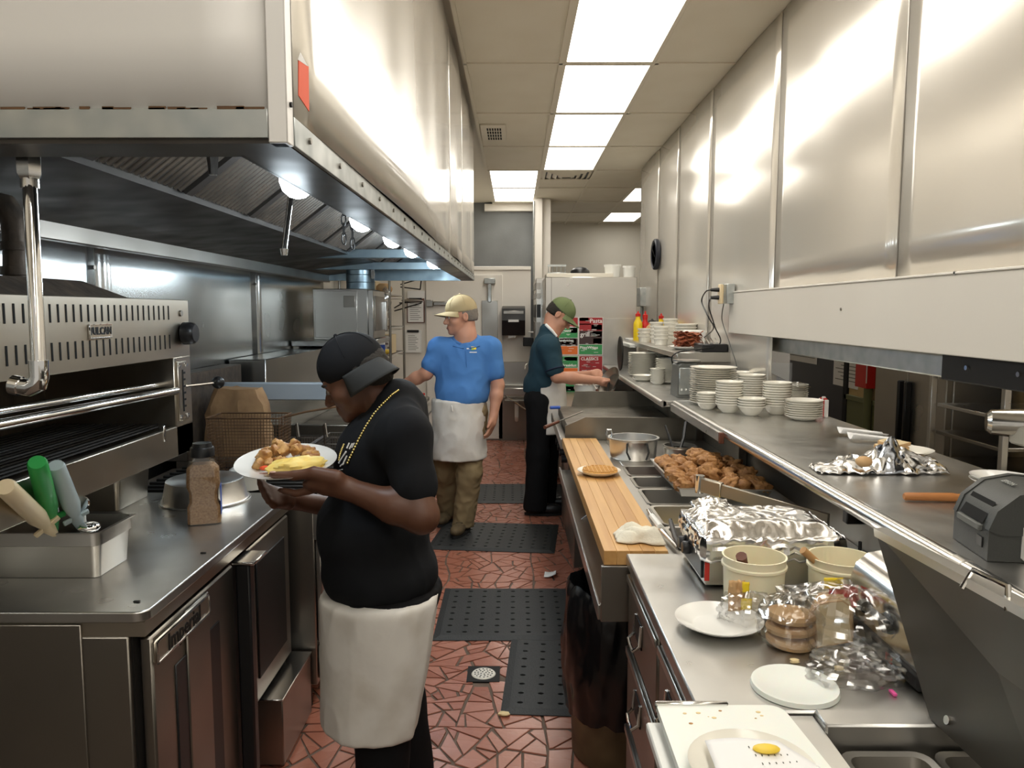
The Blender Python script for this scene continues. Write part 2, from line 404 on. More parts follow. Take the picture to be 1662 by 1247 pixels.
def ceiling_light(i, j, label, m='panel_light'):
    x0, y0 = GX[i], GY[j]
    t = thing('ceiling_light', label, 'light', (x0+.305, y0+.61, ZC), 'recessed fluorescent ceiling panels')
    f = MB()
    f.box(x0+.012, x0+.035, y0+.012, y0+1.208, ZC-.004, ZC+.02); f.box(x0+.575, x0+.598, y0+.012, y0+1.208, ZC-.004, ZC+.02)
    f.box(x0+.035, x0+.575, y0+.012, y0+.035, ZC-.004, ZC+.02); f.box(x0+.035, x0+.575, y0+1.185, y0+1.208, ZC-.004, ZC+.02); f.build('frame', 'tbar', t)
    MB().box(x0+.035, x0+.575, y0+.035, y0+1.185, ZC+.002, ZC+.016).build('diffuser', m, t)
for (i, j) in sorted(lights):
    od = ['next to', 'second from', 'third from', 'fourth from', 'fifth from', 'sixth from', 'seventh from', 'eighth from', 'ninth from']
    if i == 4: ceiling_light(i, j, 'bright ceiling light panel, %s the square air diffuser in the aisle row' % od[8-j])
    elif i == 2: ceiling_light(i, j, 'ceiling light panel in front of the near end of the range hood')
    elif i == 3: ceiling_light(i, j, 'ceiling light panel past the hood end, %s the grey wall' % ('nearest to' if j == 10 else 'second from'))
    elif i == 7: ceiling_light(i, j, 'added unseen light panel in the server area over the %s' % ('speed rack' if j == 4 else 'tall fridge'), 'panel_light_low')  # unseen panels, added to brighten the room beyond the pass window
    else: ceiling_light(i, j, 'back room ceiling light panel, %s the cream far wall' % ('nearest to' if j == 12 else 'second from'), 'panel_light_low')
# square diffuser after the last light of the row
t = thing('air_diffuser', 'square stepped air diffuser in the ceiling after the last light panel', 'vent', (GX[4]+.305, GY[9]+.3, ZC))
for k in range(4):
    a = .29-.065*k; z0 = ZC+.004-.008*k; x = GX[4]+.305; y = GY[9]+.31
    b = MB(); b.add([(x+sx*r, y+sy*r, z) for r, z in ((a, z0+.012), (a-.045, z0-.012)) for sx, sy in ((-1, -1), (1, -1), (1, 1), (-1, 1))],
                    [(i, (i+1) % 4, 4+(i+1) % 4, 4+i) for i in range(4)]); solidify(b.build('ring', 'tbar', t, smooth=False), .004)
MB().box(GX[4]+.012, GX[5]-.012, GY[9]+.012, GY[9]+.605, ZC+.016, ZC+.024).build('backing', 'wall_grey', t)
MB().box(GX[4]+.012, GX[5]-.012, GY[9]+.615, GY[10]-.012, ZC+.002, ZC+.02).build('half_tile', 'ceil_tile', ceil)
# register vent
vc = at(803, 215, z=ZC)
t = thing('ceiling_vent', 'small cream ceiling vent with dark slots beside the hood', 'vent', (vc.x, vc.y, ZC))
MB().box(vc.x-.12, vc.x+.10, vc.y-.30, vc.y+.26, ZC-.012, ZC+.002, .004).build('vent_plate', 'tbar', t)
for r in range(4):
    for c in range(6):
        x = vc.x-.065+c*.022; y = vc.y-.2+r*.115
        MB().box(x, x+.014, y, y+.085, ZC-.0135, ZC-.011).build('slot', 'void', t)
# ================================================================ RIGHT WALL WITH PASS WINDOW
XR = 1.41
w = MB(); w.box(XR, XR+.13, -2.6, 8.6, 1.53, ZC+.03); w.box(XR, XR+.13, -2.6, 8.6, 0, 1.10); w.box(XR, XR+.13, 4.89, 8.6, 1.10, 1.53)
wr = w.build('wall_right', 'wall_beam', label='right wall clad in pale steel sheets above a long pass window', kind='structure')
seams = [-2.6, -.2, 1.42, 2.81, 4.13, 5.52, 6.62, 7.5, 8.6]
for k in range(len(seams)-1):
    y0, y1 = seams[k]+.004, seams[k+1]-.004; zb = 1.79 if y1 < 5 else 1.17
    def fn(u, v, y0=y0, y1=y1, zb=zb, k=k):
        y = lerp(y0, y1, u); z = lerp(zb, ZC-.003, v)
        bow = .009*math.sin(math.pi*u)*(.6+.4*math.sin(math.pi*v)) + .005*nz((y*1.2, z*.7, k*3.1))*math.sin(math.pi*u)
        return (XR-.006-bow, y, z)
    b = MB().grid(fn, 14, 10); o = b.build('panel', 'panel_white', wr); solidify(o, .003, 1)
    if -.5 < y1 < 8: MB().box(XR-.008, XR, y1+.0005, y1+.0075, zb, ZC-.004).build('seam', 'steel_dark', wr)
MB().box(XR-.032, XR-.002, -2.6, 4.89, 1.53, 1.785, .003).build('beam', 'wall_beam', wr)
MB().box(XR-.036, XR-.002, -2.6, 4.89, 1.785, 1.793, .002).build('beam_cap', 'trim_white', wr)
MB().box(XR-.006, XR+.135, 4.875, 4.89, 1.155, 1.53, .002).build('window_jamb', 'trim_white', wr)
for (qx, qy) in ((1365, 502), (1550, 443)):
    p = at(qx, qy, x=XR-.033); MB().cyl((p.x+.004, p.y, p.z), (p.x-.003, p.y, p.z), .006, n=8).build('screw', 'steel_dark', wr)
# ================================================================ LEFT WALL
XL = -1.75
wl = MB().box(XL-.12, XL, -2.6, 11.4, 0, ZC+.03).build('wall_left', 'wall_cream', label='left wall behind the cooking line, clad in stainless sheets', kind='structure')
ls = [-2.6, .9, 2.0, 3.15, 5.1, 6.9]
for k in range(len(ls)-1):
    y0, y1 = ls[k]+.003, ls[k+1]-.003
    def fn(u, v, y0=y0, y1=y1, k=k):
        y = lerp(y0, y1, u); z = lerp(.05, 2.05, v); bow = .010*math.sin(math.pi*u)+.008*nz((y*1.8, z*.9, k*2.3))*math.sin(math.pi*u)
        return (XL+.006+bow, y, z)
    solidify(MB().grid(fn, 16, 10).build('panel', 'steel_wall', wl), .003, -1)
    for z in (1.95, 1.85, 1.3, 1.15): MB().cyl((XL, y1, z), (XL+.012, y1, z), .009, n=8).build('screw', 'steel_dark', wl)
# ================================================================ BACK WALLS, POST, FAR ROOM
YB = 9.7
wb = MB(); wb.box(-1.75, .20, YB, 11.2, 0, 2.21); wbo = wb.build('wall_back', 'wall_white', label='white walk-in cooler wall across the end of the aisle', kind='structure')
MB().box(-1.75, .20, YB-.02, YB+.05, 2.19, 2.235, .004).build('ledge', 'trim_white', wbo)
wg = MB().box(-1.75, .5, 11.4, 11.5, 0, ZC+.03).build('wall_upper_back', 'wall_grey', label='dark grey wall above the walk-in cooler', kind='structure')
MB().box(-.45, .5, 11.3, 11.4, ZC-.10, ZC).build('header', 'trim_white', wg)
p = MB(); p.box(.27, .38, 10.72, 11.2, 0, ZC); p.box(.385, .50, 10.80, 11.2, 0, ZC); po = p.build('trim_1', 'trim_white', label='white boxed post at the end of the back wall', kind='structure')
MB().box(.375, .39, 10.78, 11.0, 0, ZC).build('groove', 'wall_cream', po)
MB().tube([(.262, 10.71, 3.2), (.258, 10.71, 2.7), (.263, 10.71, 2.2), (.262, 10.71, 1.95)], .012, 8).build('conduit', 'galv', po)
MB().box(.225, .275, 10.68, 10.72, 1.83, 1.97, .004).build('switch_box', 'wall_grey', po)
MB().box(-.1, 3.4, 14.0, 14.15, 0, ZC+.03).build('wall_far', 'wall_cream', label='cream wall at the far end of the back room', kind='structure')
MB().box(3.25, 3.4, 6.0, 14.0, 0, ZC+.03).build('wall_far_right', 'wall_cream', label='side wall of the back room', kind='structure')
# door (white panel) on the back wall
d1 = MB().box(at(693, 600, y=9.68).x, at(816, 600, y=9.68).x, 9.66, 9.7, .02, 2.13, .004).build('door_1', 'wall_white', label='white cooler door panel on the back wall behind the man in blue', kind='structure')
a0 = at(782, 488, y=9.66); a1 = at(808, 575, y=9.66)
MB().box(a0.x, a1.x, 9.64, 9.66, a1.z-.3, a0.z, .003).build('kick_plate', 'steel_dark', d1)
lp = at(795, 470, y=9.66)
MB().box(lp.x-.07, lp.x+.07, 9.61, 9.66, lp.z+.07, lp.z+.14, .006).box(lp.x-.025, lp.x+.02, 9.61, 9.66, lp.z-.16, lp.z+.07, .006).build('latch', 'galv', d1)
hp = at(697, 492, y=9.66); MB().box(hp.x-.04, hp.x+.05, 9.61, 9.66, hp.z-.05, hp.z+.04, .008).box(hp.x+.05, hp.x+.27, 9.62, 9.65, hp.z-.035, hp.z+.02, .01).build('hinge', 'steel_dark', d1)
# ================================================================ room seen through the pass window
XD = 2.62
wd = MB(); wd.box(XD, XD+.12, 5.45, 5.95, 0, ZC); wd.box(3.15, 3.27, 2.0, 5.57, 0, ZC); wd.box(XD+.12, 3.15, 5.45, 5.57, 0, ZC); wd.box(XD, XD+.12, 7.6, 9.5, 0, ZC); wd.box(XD, XD+.12, 5.95, 7.6, 2.1, ZC)
wdo = wd.build('wall_dining', 'wall_yellow', label='yellow wall of the server area seen through the pass window', kind='structure')
MB().box(XD-.012, XD, 5.45, 5.95, 0, .98).build('wainscot', 'wall_green', wdo); MB().box(XD-.02, XD, 5.45, 5.95, .98, 1.02, .004).build('chair_rail', 'wall_green', wdo)
d2 = MB().box(XD+.01, XD+.055, 5.97, 7.58, .01, 2.08, .003).build('door_2', 'door_navy', label='dark navy door beyond the pass window with a notice on it', kind='structure')
MB().box(XD-.02, XD+.005, 5.90, 5.97, 0, 2.12, .004).build('door_frame', 'black_matte', d2)
# ================================================================ RANGE HOOD
HX, HB, HY0, HY1 = -.375, 1.945, 1.275, 6.95
hood = thing('range_hood', 'huge pale steel exhaust hood over the left cooking line', 'hood', (-1.0, HY0, HB))
hs = [HY0+.03, 4.35, 5.35, 6.35, HY1]
for k in range(4):
    y0, y1 = hs[k]+.002, hs[k+1]-.002
    def fn(u, v, y0=y0, y1=y1, k=k):
        y = lerp(y0, y1, u); z = lerp(HB+.05, ZC-.002, v)
        bow = .010*math.sin(math.pi*u)+.006*nz((y*2.2, z*.35, k*4.0))*math.sin(math.pi*u)
        return (HX+bow, y, z)
    solidify(MB().grid(fn, 22, 10).build('front_panel', 'panel_white', hood), .004, -1)
def fnn(u, v):
    x = lerp(XL+.02, HX-.028, u); z = lerp(HB+.055, ZC-.002, v); return (x, HY0+.004*math.sin(math.pi*u)*math.sin(math.pi*v), z)
solidify(MB().grid(fnn, 12, 10).build('end_panel', 'panel_near', hood), .004, 1)
MB().box(HX-.030, HX+.002, HY0-.006, HY0+.030, HB, ZC-.002, .002).build('corner_post', 'panel_near', hood)
MB().box(XL+.02, HX-.03, HY0-.006, HY0+.004, HB+.008, HB+.055, .001).build('end_trim', 'galv', hood)
MB().box(HX-.004, HX+.004, HY0+.03, HY1, HB+.002, HB+.05, .001).build('front_trim', 'galv', hood)
rb = MB(); rr = random.Random(3)
for k in range(26):
    x = rr.uniform(-1.3, HX-.05); rb.box(x, x+rr.uniform(.01, .05), HY0-.0066, HY0-.004, HB+.0535, HB+.0555+rr.uniform(0, .003))
for k in range(5): rb.box(-1.2+k*.035, -1.17+k*.035, HY0-.0066, HY0-.004, HB+.053, HB+.0585)
rb.build('rust_line', 'rust', hood, kind='stuff')
for k in range(24):
    y = HY0+.12+k*.235; MB().cyl((HX, y, HB+.03), (HX+.008, y, HB+.03), .006, n=8).build('rivet', 'steel_dark', hood)
MB().cyl((HX+.006, HY0+.012, HB+.065), (HX, HY0+.012, HB+.065), .0045, n=8).build('rivet', 'black_iron', hood)
# underside: lip, inner walls, gutter, filter bank
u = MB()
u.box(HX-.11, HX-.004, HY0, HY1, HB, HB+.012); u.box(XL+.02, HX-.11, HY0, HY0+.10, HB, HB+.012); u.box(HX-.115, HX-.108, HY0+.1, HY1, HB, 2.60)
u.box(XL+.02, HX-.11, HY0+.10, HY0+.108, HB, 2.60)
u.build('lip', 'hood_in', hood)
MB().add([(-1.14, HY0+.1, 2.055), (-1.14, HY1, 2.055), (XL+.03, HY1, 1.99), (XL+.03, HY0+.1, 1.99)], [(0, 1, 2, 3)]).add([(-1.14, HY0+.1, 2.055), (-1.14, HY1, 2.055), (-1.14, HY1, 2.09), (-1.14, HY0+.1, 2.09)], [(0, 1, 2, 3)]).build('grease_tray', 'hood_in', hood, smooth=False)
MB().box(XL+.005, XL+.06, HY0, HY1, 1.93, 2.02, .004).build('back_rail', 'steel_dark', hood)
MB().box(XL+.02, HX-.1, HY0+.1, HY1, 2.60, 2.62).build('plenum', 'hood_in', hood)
fy = [1.40, 2.02, 2.64, 3.26, 3.88, 4.50, 5.12, 5.74, 6.36, 6.92]
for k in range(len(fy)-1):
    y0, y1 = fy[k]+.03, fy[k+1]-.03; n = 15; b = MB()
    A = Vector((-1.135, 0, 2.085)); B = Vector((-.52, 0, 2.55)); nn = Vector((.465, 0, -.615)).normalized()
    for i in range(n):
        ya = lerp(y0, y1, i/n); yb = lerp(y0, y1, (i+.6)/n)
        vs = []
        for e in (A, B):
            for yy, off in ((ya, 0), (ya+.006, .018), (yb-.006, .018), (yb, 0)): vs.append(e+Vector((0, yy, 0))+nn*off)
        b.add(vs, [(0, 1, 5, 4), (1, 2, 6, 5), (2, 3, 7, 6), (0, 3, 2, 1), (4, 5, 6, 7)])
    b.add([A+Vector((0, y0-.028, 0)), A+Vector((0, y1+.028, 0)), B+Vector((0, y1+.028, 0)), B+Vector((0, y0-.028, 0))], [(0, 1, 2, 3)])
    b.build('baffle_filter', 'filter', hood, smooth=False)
    MB().add([A+Vector((0, yy, 0))+nn*o for o in (0, .024) for yy in (y1+.004, y1+.056)]+[B+Vector((0, yy, 0))+nn*o for o in (0, .024) for yy in (y1+.004, y1+.056)],
             [(2, 3, 7, 6), (0, 2, 6, 4), (1, 3, 7, 5)]).build('filter_rail', 'hood_in', hood, smooth=False)
for (yy, zz, m) in ((5.2, 2.03, 'galv_bluelit'), (6.1, 2.0, 'galv_bluelit')):
    MB().box(XL+.05, HX-.1, yy, yy+.05, zz, zz+.06, .003).build('cross_beam', m, hood)
MB().box(XL+.02, HX-.004, HY1-.012, HY1, HB, ZC-.002).box(XL+.02, HX-.01, HY1-.05, HY1-.012, HB, HB+.13).build('far_end_panel', 'galv_bluelit', hood)
# hood lamps
lampy = [2.12, 3.0, 3.75, 4.45, 5.6]
LAMPW = [7, 8, 7, 7, 7]
for k, y in enumerate(lampy):
    x, z = -.60, 2.035
    t = thing('hood_lamp', 'glowing globe lamp under the lip of the exhaust hood', 'lamp', (x, y, z), 'lamps inside the exhaust hood')
    MB().cyl((x+.02, y, z+.05), (HX-.112, y, z+.06), .022, n=12).cyl((x, y, z+.035), (x, y, z+.075), .042, .03, n=16).build('socket', 'galv', t)
    MB().lathe([(0, -.058), (.022, -.052), (.040, -.036), (.048, -.012), (.045, .015), (.036, .036)], 20, Matrix.Translation((x, y, z))).build('globe', 'bulb', t)
    ld = bpy.data.lights.new('hood_lamp_light', 'POINT'); ld.energy = LAMPW[k]; ld.color = (.80, .92, 1.0); ld.shadow_soft_size = .05
    lo = bpy.data.objects.new('lamp_light', ld); COL.objects.link(lo); place(lo, t, (x-.02, y, z-.09))
# suppression pipes, chains, hangers in the hood
def pipe_thing(name, label, cat, pts, r, m, n=10, extra=None):
    t = thing(name, label, cat, pts[-1]); MB().tube(pts, r, n).build('pipe', m, t)
    return t
p0 = at(474, 300, y=2.45); p1 = at(461, 404, y=2.35)
t = pipe_thing('suppression_pipe', 'thin chrome fire suppression pipe hanging from the baffle filters', 'pipe', [(p0.x, p0.y, 2.50), p0, p1], .009, 'chrome')
MB().cyl(p1, p1+Vector((0, 0, -.02)), .013, .009, n=10).build('nozzle', 'chrome_soft', t)
q = at(345, 262, y=1.75)
t = pipe_thing('suppression_nozzle', 'short chrome fire suppression nozzle under the first filters', 'nozzle', [(q.x, q.y, 2.55), (q.x, q.y, q.z)], .008, 'chrome_soft')
MB().cyl(q+Vector((0, 0, .01)), q+Vector((0, 0, -.03)), .014, .010, n=8).build('nozzle', 'chrome', t)
for (qx, qy) in ((558, 372), (572, 380)):
    q = at(qx, qy, y=3.3); t = thing('hanging_chain', 'dark chain hanging below the baffle filters near the lamps', 'chain', q, 'chains in the hood')
    for k in range(4):
        c = q+Vector((0, 0, .04*k-.04)); a = k % 2
        MB().tube([c+Vector((math.cos(i*math.pi/5)*.009*(1-a), math.cos(i*math.pi/5)*.009*a, math.sin(i*math.pi/5)*.026)) for i in range(10)], .0035, 6, True).build('link', 'black_iron', t)
    MB().cyl(q+Vector((0, 0, .10)), q+Vector((0, 0, .40)), .003, n=6).build('wire', 'black_iron', t)
# red sticker on the hood corner
b = MB(); z0 = at(493, 178, x=HX+.006).z; z1 = at(488, 95, x=HX+.006).z
y0 = at(485, 140, x=HX+.004).y; y1 = at(501, 140, x=HX+.004).y
xs = HX+.006; b.prism([at(485, 155, x=xs), at(502, 181, x=xs), at(501, 108, x=xs), at(485, 97, x=xs)], (-.0012, 0, 0), (0, 0, 0))
st = b.build('safety_sticker', 'orange', label='orange warning sticker on the hood corner', cat='sticker')
b = MB(); b.prism([at(484, 97, x=xs+.0004), at(500, 108, x=xs+.0004), at(488, 85, x=xs+.0004)], (-.001, 0, 0), (0, 0, 0)); b.build('torn_corner', 'paper', st)
# ================================================================ CHROME PIPE IN FRONT OF THE BROILER
pa = at(45, 238, y=1.42); pb = at(64, 612, y=1.36)
t = thing('water_pipe', 'thick chrome drop pipe with elbow in front of the broiler', 'pipe', pb)
MB().cyl(pa+Vector((0, 0, .35)), pa, .010, n=10).build('upper_pipe', 'galv', t)
MB().cyl(pa+Vector((0, 0, -.055)), pb, .0125, n=16).build('pipe', 'chrome', t)
MB().lathe([(.016, -.06), (.022, -.05), (.022, -.008), (.016, .002), (.013, .02)], 6, Matrix.Translation(pa)).cyl(pa+Vector((0, 0, -.075)), pa+Vector((0, 0, -.058)), .016, n=12).cyl(pa+Vector((.012, -.012, -.01)), pa+Vector((.012, -.012, .035)), .003, n=6).build('union_nut', 'chrome_soft', t)
el = [pb+Vector((0, 0, .03)), pb+Vector((0, 0, .0)), pb+Vector((-.004, 0, -.012)), pb+Vector((-.018, 0, -.019)), pb+Vector((-.042, 0, -.016))]
MB().tube(el, [.0165, .0165, .0175, .017, .015], 14).cyl(pb+Vector((-.035, 0, -.017)), pb+Vector((-.05, 0, -.014)), .018, n=12).build('elbow', 'chrome', t)
# black flue pipe behind the broiler
t = thing('flue_pipe', 'black greasy flue pipe bending up behind the broiler', 'pipe', (-1.42, 2.15, 1.76))
fp = [at(30, 482, y=2.15), at(28, 440, y=2.15), at(28, 400, y=2.15), at(24, 360, y=2.15), at(8, 335, y=2.15), at(-25, 328, y=2.15), at(-90, 325, y=2.15)]
MB().tube(fp, .036, 14).build('pipe', 'greasy', t)
for q in (fp[1], fp[2]): MB().cyl(q+Vector((0, 0, -.012)), q+Vector((0, 0, .012)), .042, n=14).build('coupling', 'greasy', t)
# ================================================================ BROILER (SALAMANDER)
SX, SY0, SY1, SZ0, SZ1 = -1.2, 1.66, 2.78, 1.155, 1.71
FB = 1.505; XBK = -1.68
t = thing('salamander_broiler', 'stainless overhead broiler with slotted front and open black cavity', 'broiler', (-1.45, 2.2, SZ0))
MB().box(XBK, SX-.004, SY0, SY1, FB+.005, SZ1, .003).build('hood_box', 'steel_tan', t)
c = MB(); c.box(XBK, XBK+.02, SY0, SY1, SZ0, FB); c.box(XBK, SX-.01, SY1-.13, SY1-.12, SZ0, FB); c.box(XBK, SX-.02, SY0, SY1-.13, SZ0+.02, SZ0+.03); c.box(XBK, SX-.01, SY0, SY0+.02, SZ0, FB)
c.build('cavity', 'greasy', t)
rk = MB()
for k in range(15): rk.cyl((XBK+.05+k*.028, SY0+.03, 1.27), (XBK+.05+k*.028, SY1-.14, 1.27), .004, n=6)
rk.build('grid_rack', 'black_iron', t)
MB().box(SX-.014, SX, SY0, SY1, FB, SZ1, .002).build('face_panel', 'steel_tan', t)
sm = MB().box(-.001, .0012, 0, .0075, 0, .048, .0005).mesh('vent_slot', 'void')
for row in (0, 1):
    for k in range(27):
        y = 1.70+k*.0352
        o = bpy.data.objects.new('vent_slot', sm); COL.objects.link(o); place(o, t, (SX, y, 1.640 if row == 0 else 1.540))
MB().box(XBK, SX, SY1-.135, SY1, SZ0, FB+.002, .003).build('side_frame', 'steel_tan', t)
lp = MB().box(SX-.001, SX+.006, SY1-.118, SY1-.045, 1.278, 1.490, .002).build('lever_plate', 'steel_tan', t)
for z in (1.292, 1.476):
    for y in (SY1-.108, SY1-.054): MB().lathe([(.008, 0), (.0065, .004), (0, .005)], 10, frame((SX+.006, y, z), (0, 1, 0), (0, 0, 1))).build('bolt', 'chrome_soft', lp)
MB().box(SX+.0055, SX+.0075, SY1-.088, SY1-.080, 1.31, 1.46).build('lever_slot', 'void', lp)
for k in range(6): MB().box(SX+.0055, SX+.0075, SY1-.081, SY1-.064, 1.325+k*.024, 1.332+k*.024).build('notch', 'void', lp)
la = Vector((SX-.01, SY1-.084, 1.398)); lb = at(354, 621, y=2.86)
lv = MB().cyl(la, lb, .0055, n=8).build('lever', 'chrome_soft', t)
MB().sphere(lb, .024, 16, 10).build('ball_knob', 'black_plastic', lv)
kb = Vector((SX, SY1-.060, 1.59))
MB().lathe([(0, .050), (.030, .050), (.038, .042), (.041, .024), (.041, .008), (.024, .0), (.024, -.002)], 24, frame(kb, (0, 1, 0), (0, 0, 1))).build('knob', 'black_plastic', t)
MB().cyl((SX, SY1-.066, 1.662), (SX+.005, SY1-.066, 1.662), .011, n=12).build('indicator', 'steel_dark', t)
by, bz = 2.177, 1.612
bd = MB().box(SX, SX+.005, by-.058, by+.058, bz-.021, bz+.021, .0015).build('badge', 'chrome_soft', t)
MB().tube([(SX+.006, by-.056, bz-.019), (SX+.006, by+.056, bz-.019), (SX+.006, by+.056, bz+.019), (SX+.006, by-.056, bz+.019)], .002, 6, True).build('badge_rim', 'chrome', bd)
text('badge_lettering', 'VULCAN', .030, 'black_iron', bd, frame((SX+.0055, by, bz), (0, 1, 0), (0, 0, 1)), .0012, bold=.0008)
for (zz, xx, r) in ((1.420, SX-.04, .011), (1.395, SX+.0, .014)):
    MB().cyl((xx, SY0, zz+.012), (xx, SY1-.13, zz-.006), r, n=14).build('grab_bar', 'chrome', t)
MB().box(SX-.02, SX, SY0, SY1, SZ0, 1.262, .003).build('lower_rail', 'steel_tan', t)
MB().box(SX-.015, SX+.004, 2.54, 2.556, 1.225, 1.28, .002).build('clip', 'chrome_soft', t); MB().box(SX-.012, SX+.006, 1.86, 1.876, 1.225, 1.272, .002).build('clip', 'chrome_soft', t)
b = MB(); zt = SZ1; A = [(XBK, SY0, zt), (SX-.03, SY0, zt), (SX-.10, SY0, zt+.05), (XBK+.05, SY0, zt+.05)]; B = [(XBK, 2.42, zt), (SX-.03, 2.42, zt), (SX-.10, 2.28, zt+.05), (XBK+.05, 2.28, zt+.05)]
b.add(A+B, [(3, 2, 1, 0), (4, 5, 6, 7), (0, 1, 5, 4), (1, 2, 6, 5), (2, 3, 7, 6), (3, 0, 4, 7)]); b.build('flue_cap', 'greasy', t, smooth=False)
for y in (1.80, 2.70): MB().cyl((-1.60, y, .951), (-1.60, y, SZ0+.01), .022, n=10).build('leg', 'steel_dark', t)
# ================================================================ OVEN COUNTER
OY0, OY1, OX = 1.745, 2.945, -.885
t = thing('convection_oven', 'large stainless convection oven with a steel counter top', 'oven', (-1.3, 2.3, 0))
tp = MB(); n = 8; rad = .035
pts = [(XL+.06, OY0), ]
for i in range(n+1):
    a = -math.pi/2+math.pi/2*i/n; pts.append((OX-rad+rad*math.cos(a), OY0+rad+rad*math.sin(a)))
pts += [(OX, OY1), (XL+.06, OY1)]
tp.prism([(x, y, 0) for x, y in pts], (0, 0, .922), (0, 0, .95)); to = tp.build('counter_top', 'steel_top', t)
mbv = to.modifiers.new('bevel', 'BEVEL'); mbv.width = .004; mbv.segments = 2; mbv.limit_method = 'ANGLE'
ap = MB(); q = [(x if x < OX-.001 else x, y) for x, y in pts]; ap.prism([(min(x, OX-.01) if True else x, max(y, OY0+.01), 0) for x, y in pts], (0, 0, .885), (0, 0, .922)); ap.build('apron', 'steel_tan', t)
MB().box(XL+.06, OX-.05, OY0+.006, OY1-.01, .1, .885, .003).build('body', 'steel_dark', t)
MB().box(XL+.06, OX-.16, OY0, OY0+.01, .1, .918, .002).build('side_panel', 'steel_dark', t)
for (x, y) in ((-1.6, OY0+.08), (-.98, OY0+.08), (-1.6, OY1-.08), (-.98, OY1-.08)): MB().cyl((x, y, 0), (x, y, .1), .025, n=12).build('leg', 'black_iron', t)
MB().box(OX-.06, OX-.045, OY0+.02, OY1-.01, .12, .88).build('front_frame', 'black_iron', t)
dr = MB().box(OX-.045, OX-.012, OY0+.045, 2.33, .14, .868, .006).build('door', 'steel_dark', t)
MB().box(OX-.014, OX-.008, OY0+.16, 2.20, .24, .74, .003).build('door_window', 'black_plastic', dr)
MB().box(OX-.012, OX-.004, 1.97, 2.12, .16, .86, .003).build('door_stile', 'steel_dark', dr)
nb = at(303, 1016, x=OX+.004)
bd = MB().box(OX-.012, OX+.002, nb.y-.165, nb.y+.155, nb.z-.030, nb.z+.030, .006).build('badge', 'steel_tan', dr)
fr = MB()
for (z0, z1) in ((.024, .030), (-.030, -.024)): fr.box(OX+.001, OX+.005, nb.y-.165, nb.y+.155, nb.z+z0, nb.z+z1, .001)
for (ya, yb) in ((-.165, -.158), (.148, .155)): fr.box(OX+.001, OX+.005, nb.y+ya, nb.y+yb, nb.z-.03, nb.z+.03, .001)
fr.build('badge_rim', 'chrome_soft', bd)
text('badge_lettering', 'Imperial', .062, 'black_iron', bd, frame((OX+.0022, nb.y-.005, nb.z-.002), (0, 1, 0), (0, 0, 1)), .0012, bold=.0012)
h = MB().box(OX-.012, OX+.035, 2.345, 2.385, .15, .862, .006).build('door_handle', 'black_plastic', t)
MB().box(OX-.02, OX+.055, 2.335, 2.46, .862, .872, .003).build('handle_bracket', 'chrome_soft', t)
d2_ = MB().box(OX-.045, OX-.016, 2.47, OY1-.02, .30, .868, .006).build('door', 'steel_dark', t)
MB().box(OX-.017, OX-.010, 2.54, OY1-.09, .38, .80, .003).build('door_inset', 'black_iron', d2_)
MB().box(OX-.05, OX+.045, 2.60, OY1+.03, .02, .27, .004).build('foot_box', 'steel_dark', t)
MB().box(OX-.05, OX+.05, 2.59, OY1+.035, .27, .277, .002).build('foot_plate', 'chrome_soft', t)
for q in (at(330, 898, z=.951), at(468, 806, z=.951), at(222, 977, z=.951)): MB().box(q.x-.008, q.x+.008, q.y-.004, q.y+.004, .9505, .9535, .001).build('screw', 'black_iron', t)
# ================================================================ THINGS ON THE OVEN COUNTER
# steel pan holding scoops
ca = at(35, 940, z=.952); cb = at(185, 905, z=.952)
PX0, PX1, PY0, PY1 = -1.52, -1.105, 1.955, 2.17
def gn_pan(name, label, x0, x1, y0, y1, z0, h, m='steel', lip=.012, group=None, taper=.012, cat='pan'):
    """gastronorm pan with rolled rim, open on top, standing at z0"""
    def rr_(x0, x1, y0, y1, r, n=4):
        p = []
        for cx, cy, a0 in ((x1-r, y0+r, -90), (x1-r, y1-r, 0), (x0+r, y1-r, 90), (x0+r, y0+r, 180)):
            for i in range(n+1): a = math.radians(a0+90*i/n); p.append((cx+r*math.cos(a), cy+r*math.sin(a)))
        return p
    L = []
    def ring(x0, x1, y0, y1, r, z): L.append([Vector((x, y, z)) for x, y in rr_(x0, x1, y0, y1, r)])
    t_ = taper; r = .022; th = .0015
    ring(x0+lip+t_, x1-lip-t_, y0+lip+t_, y1-lip-t_, r*.8, z0)
    ring(x0+lip+.3*t_, x1-lip-.3*t_, y0+lip+.3*t_, y1-lip-.3*t_, r, z0+h*.68)
    ring(x0+lip-.002, x1-lip+.002, y0+lip-.002, y1-lip+.002, r, z0+h*.70)
    ring(x0+lip, x1-lip, y0+lip, y1-lip, r, z0+h-.006)
    ring(x0, x1, y0, y1, r*1.3, z0+h-.004); ring(x0, x1, y0, y1, r*1.3, z0+h)
    ring(x0+lip+th, x1-lip-th, y0+lip+th, y1-lip-th, r, z0+h-.002)
    ring(x0+lip+t_+th, x1-lip-t_-th, y0+lip+t_+th, y1-lip-t_-th, r*.8, z0+.003)
    b = MB(); n = len(L[0]); vs = [p for q in L for p in q]; fs = []
    for k in range(len(L)-1): fs += [(k*n+i, k*n+(i+1) % n, (k+1)*n+(i+1) % n, (k+1)*n+i) for i in range(n)]
    fs += [tuple(range(n-1, -1, -1)), tuple((len(L)-1)*n+i for i in range(n))]
    b.add(vs, fs); return b.build(name, m, label=label, cat=cat, group=group)
gn_pan('steel_pan', 'deep stainless pan holding three scoops on the oven counter', PX0, PX1, PY0, PY1, .951, .130, 'steel')
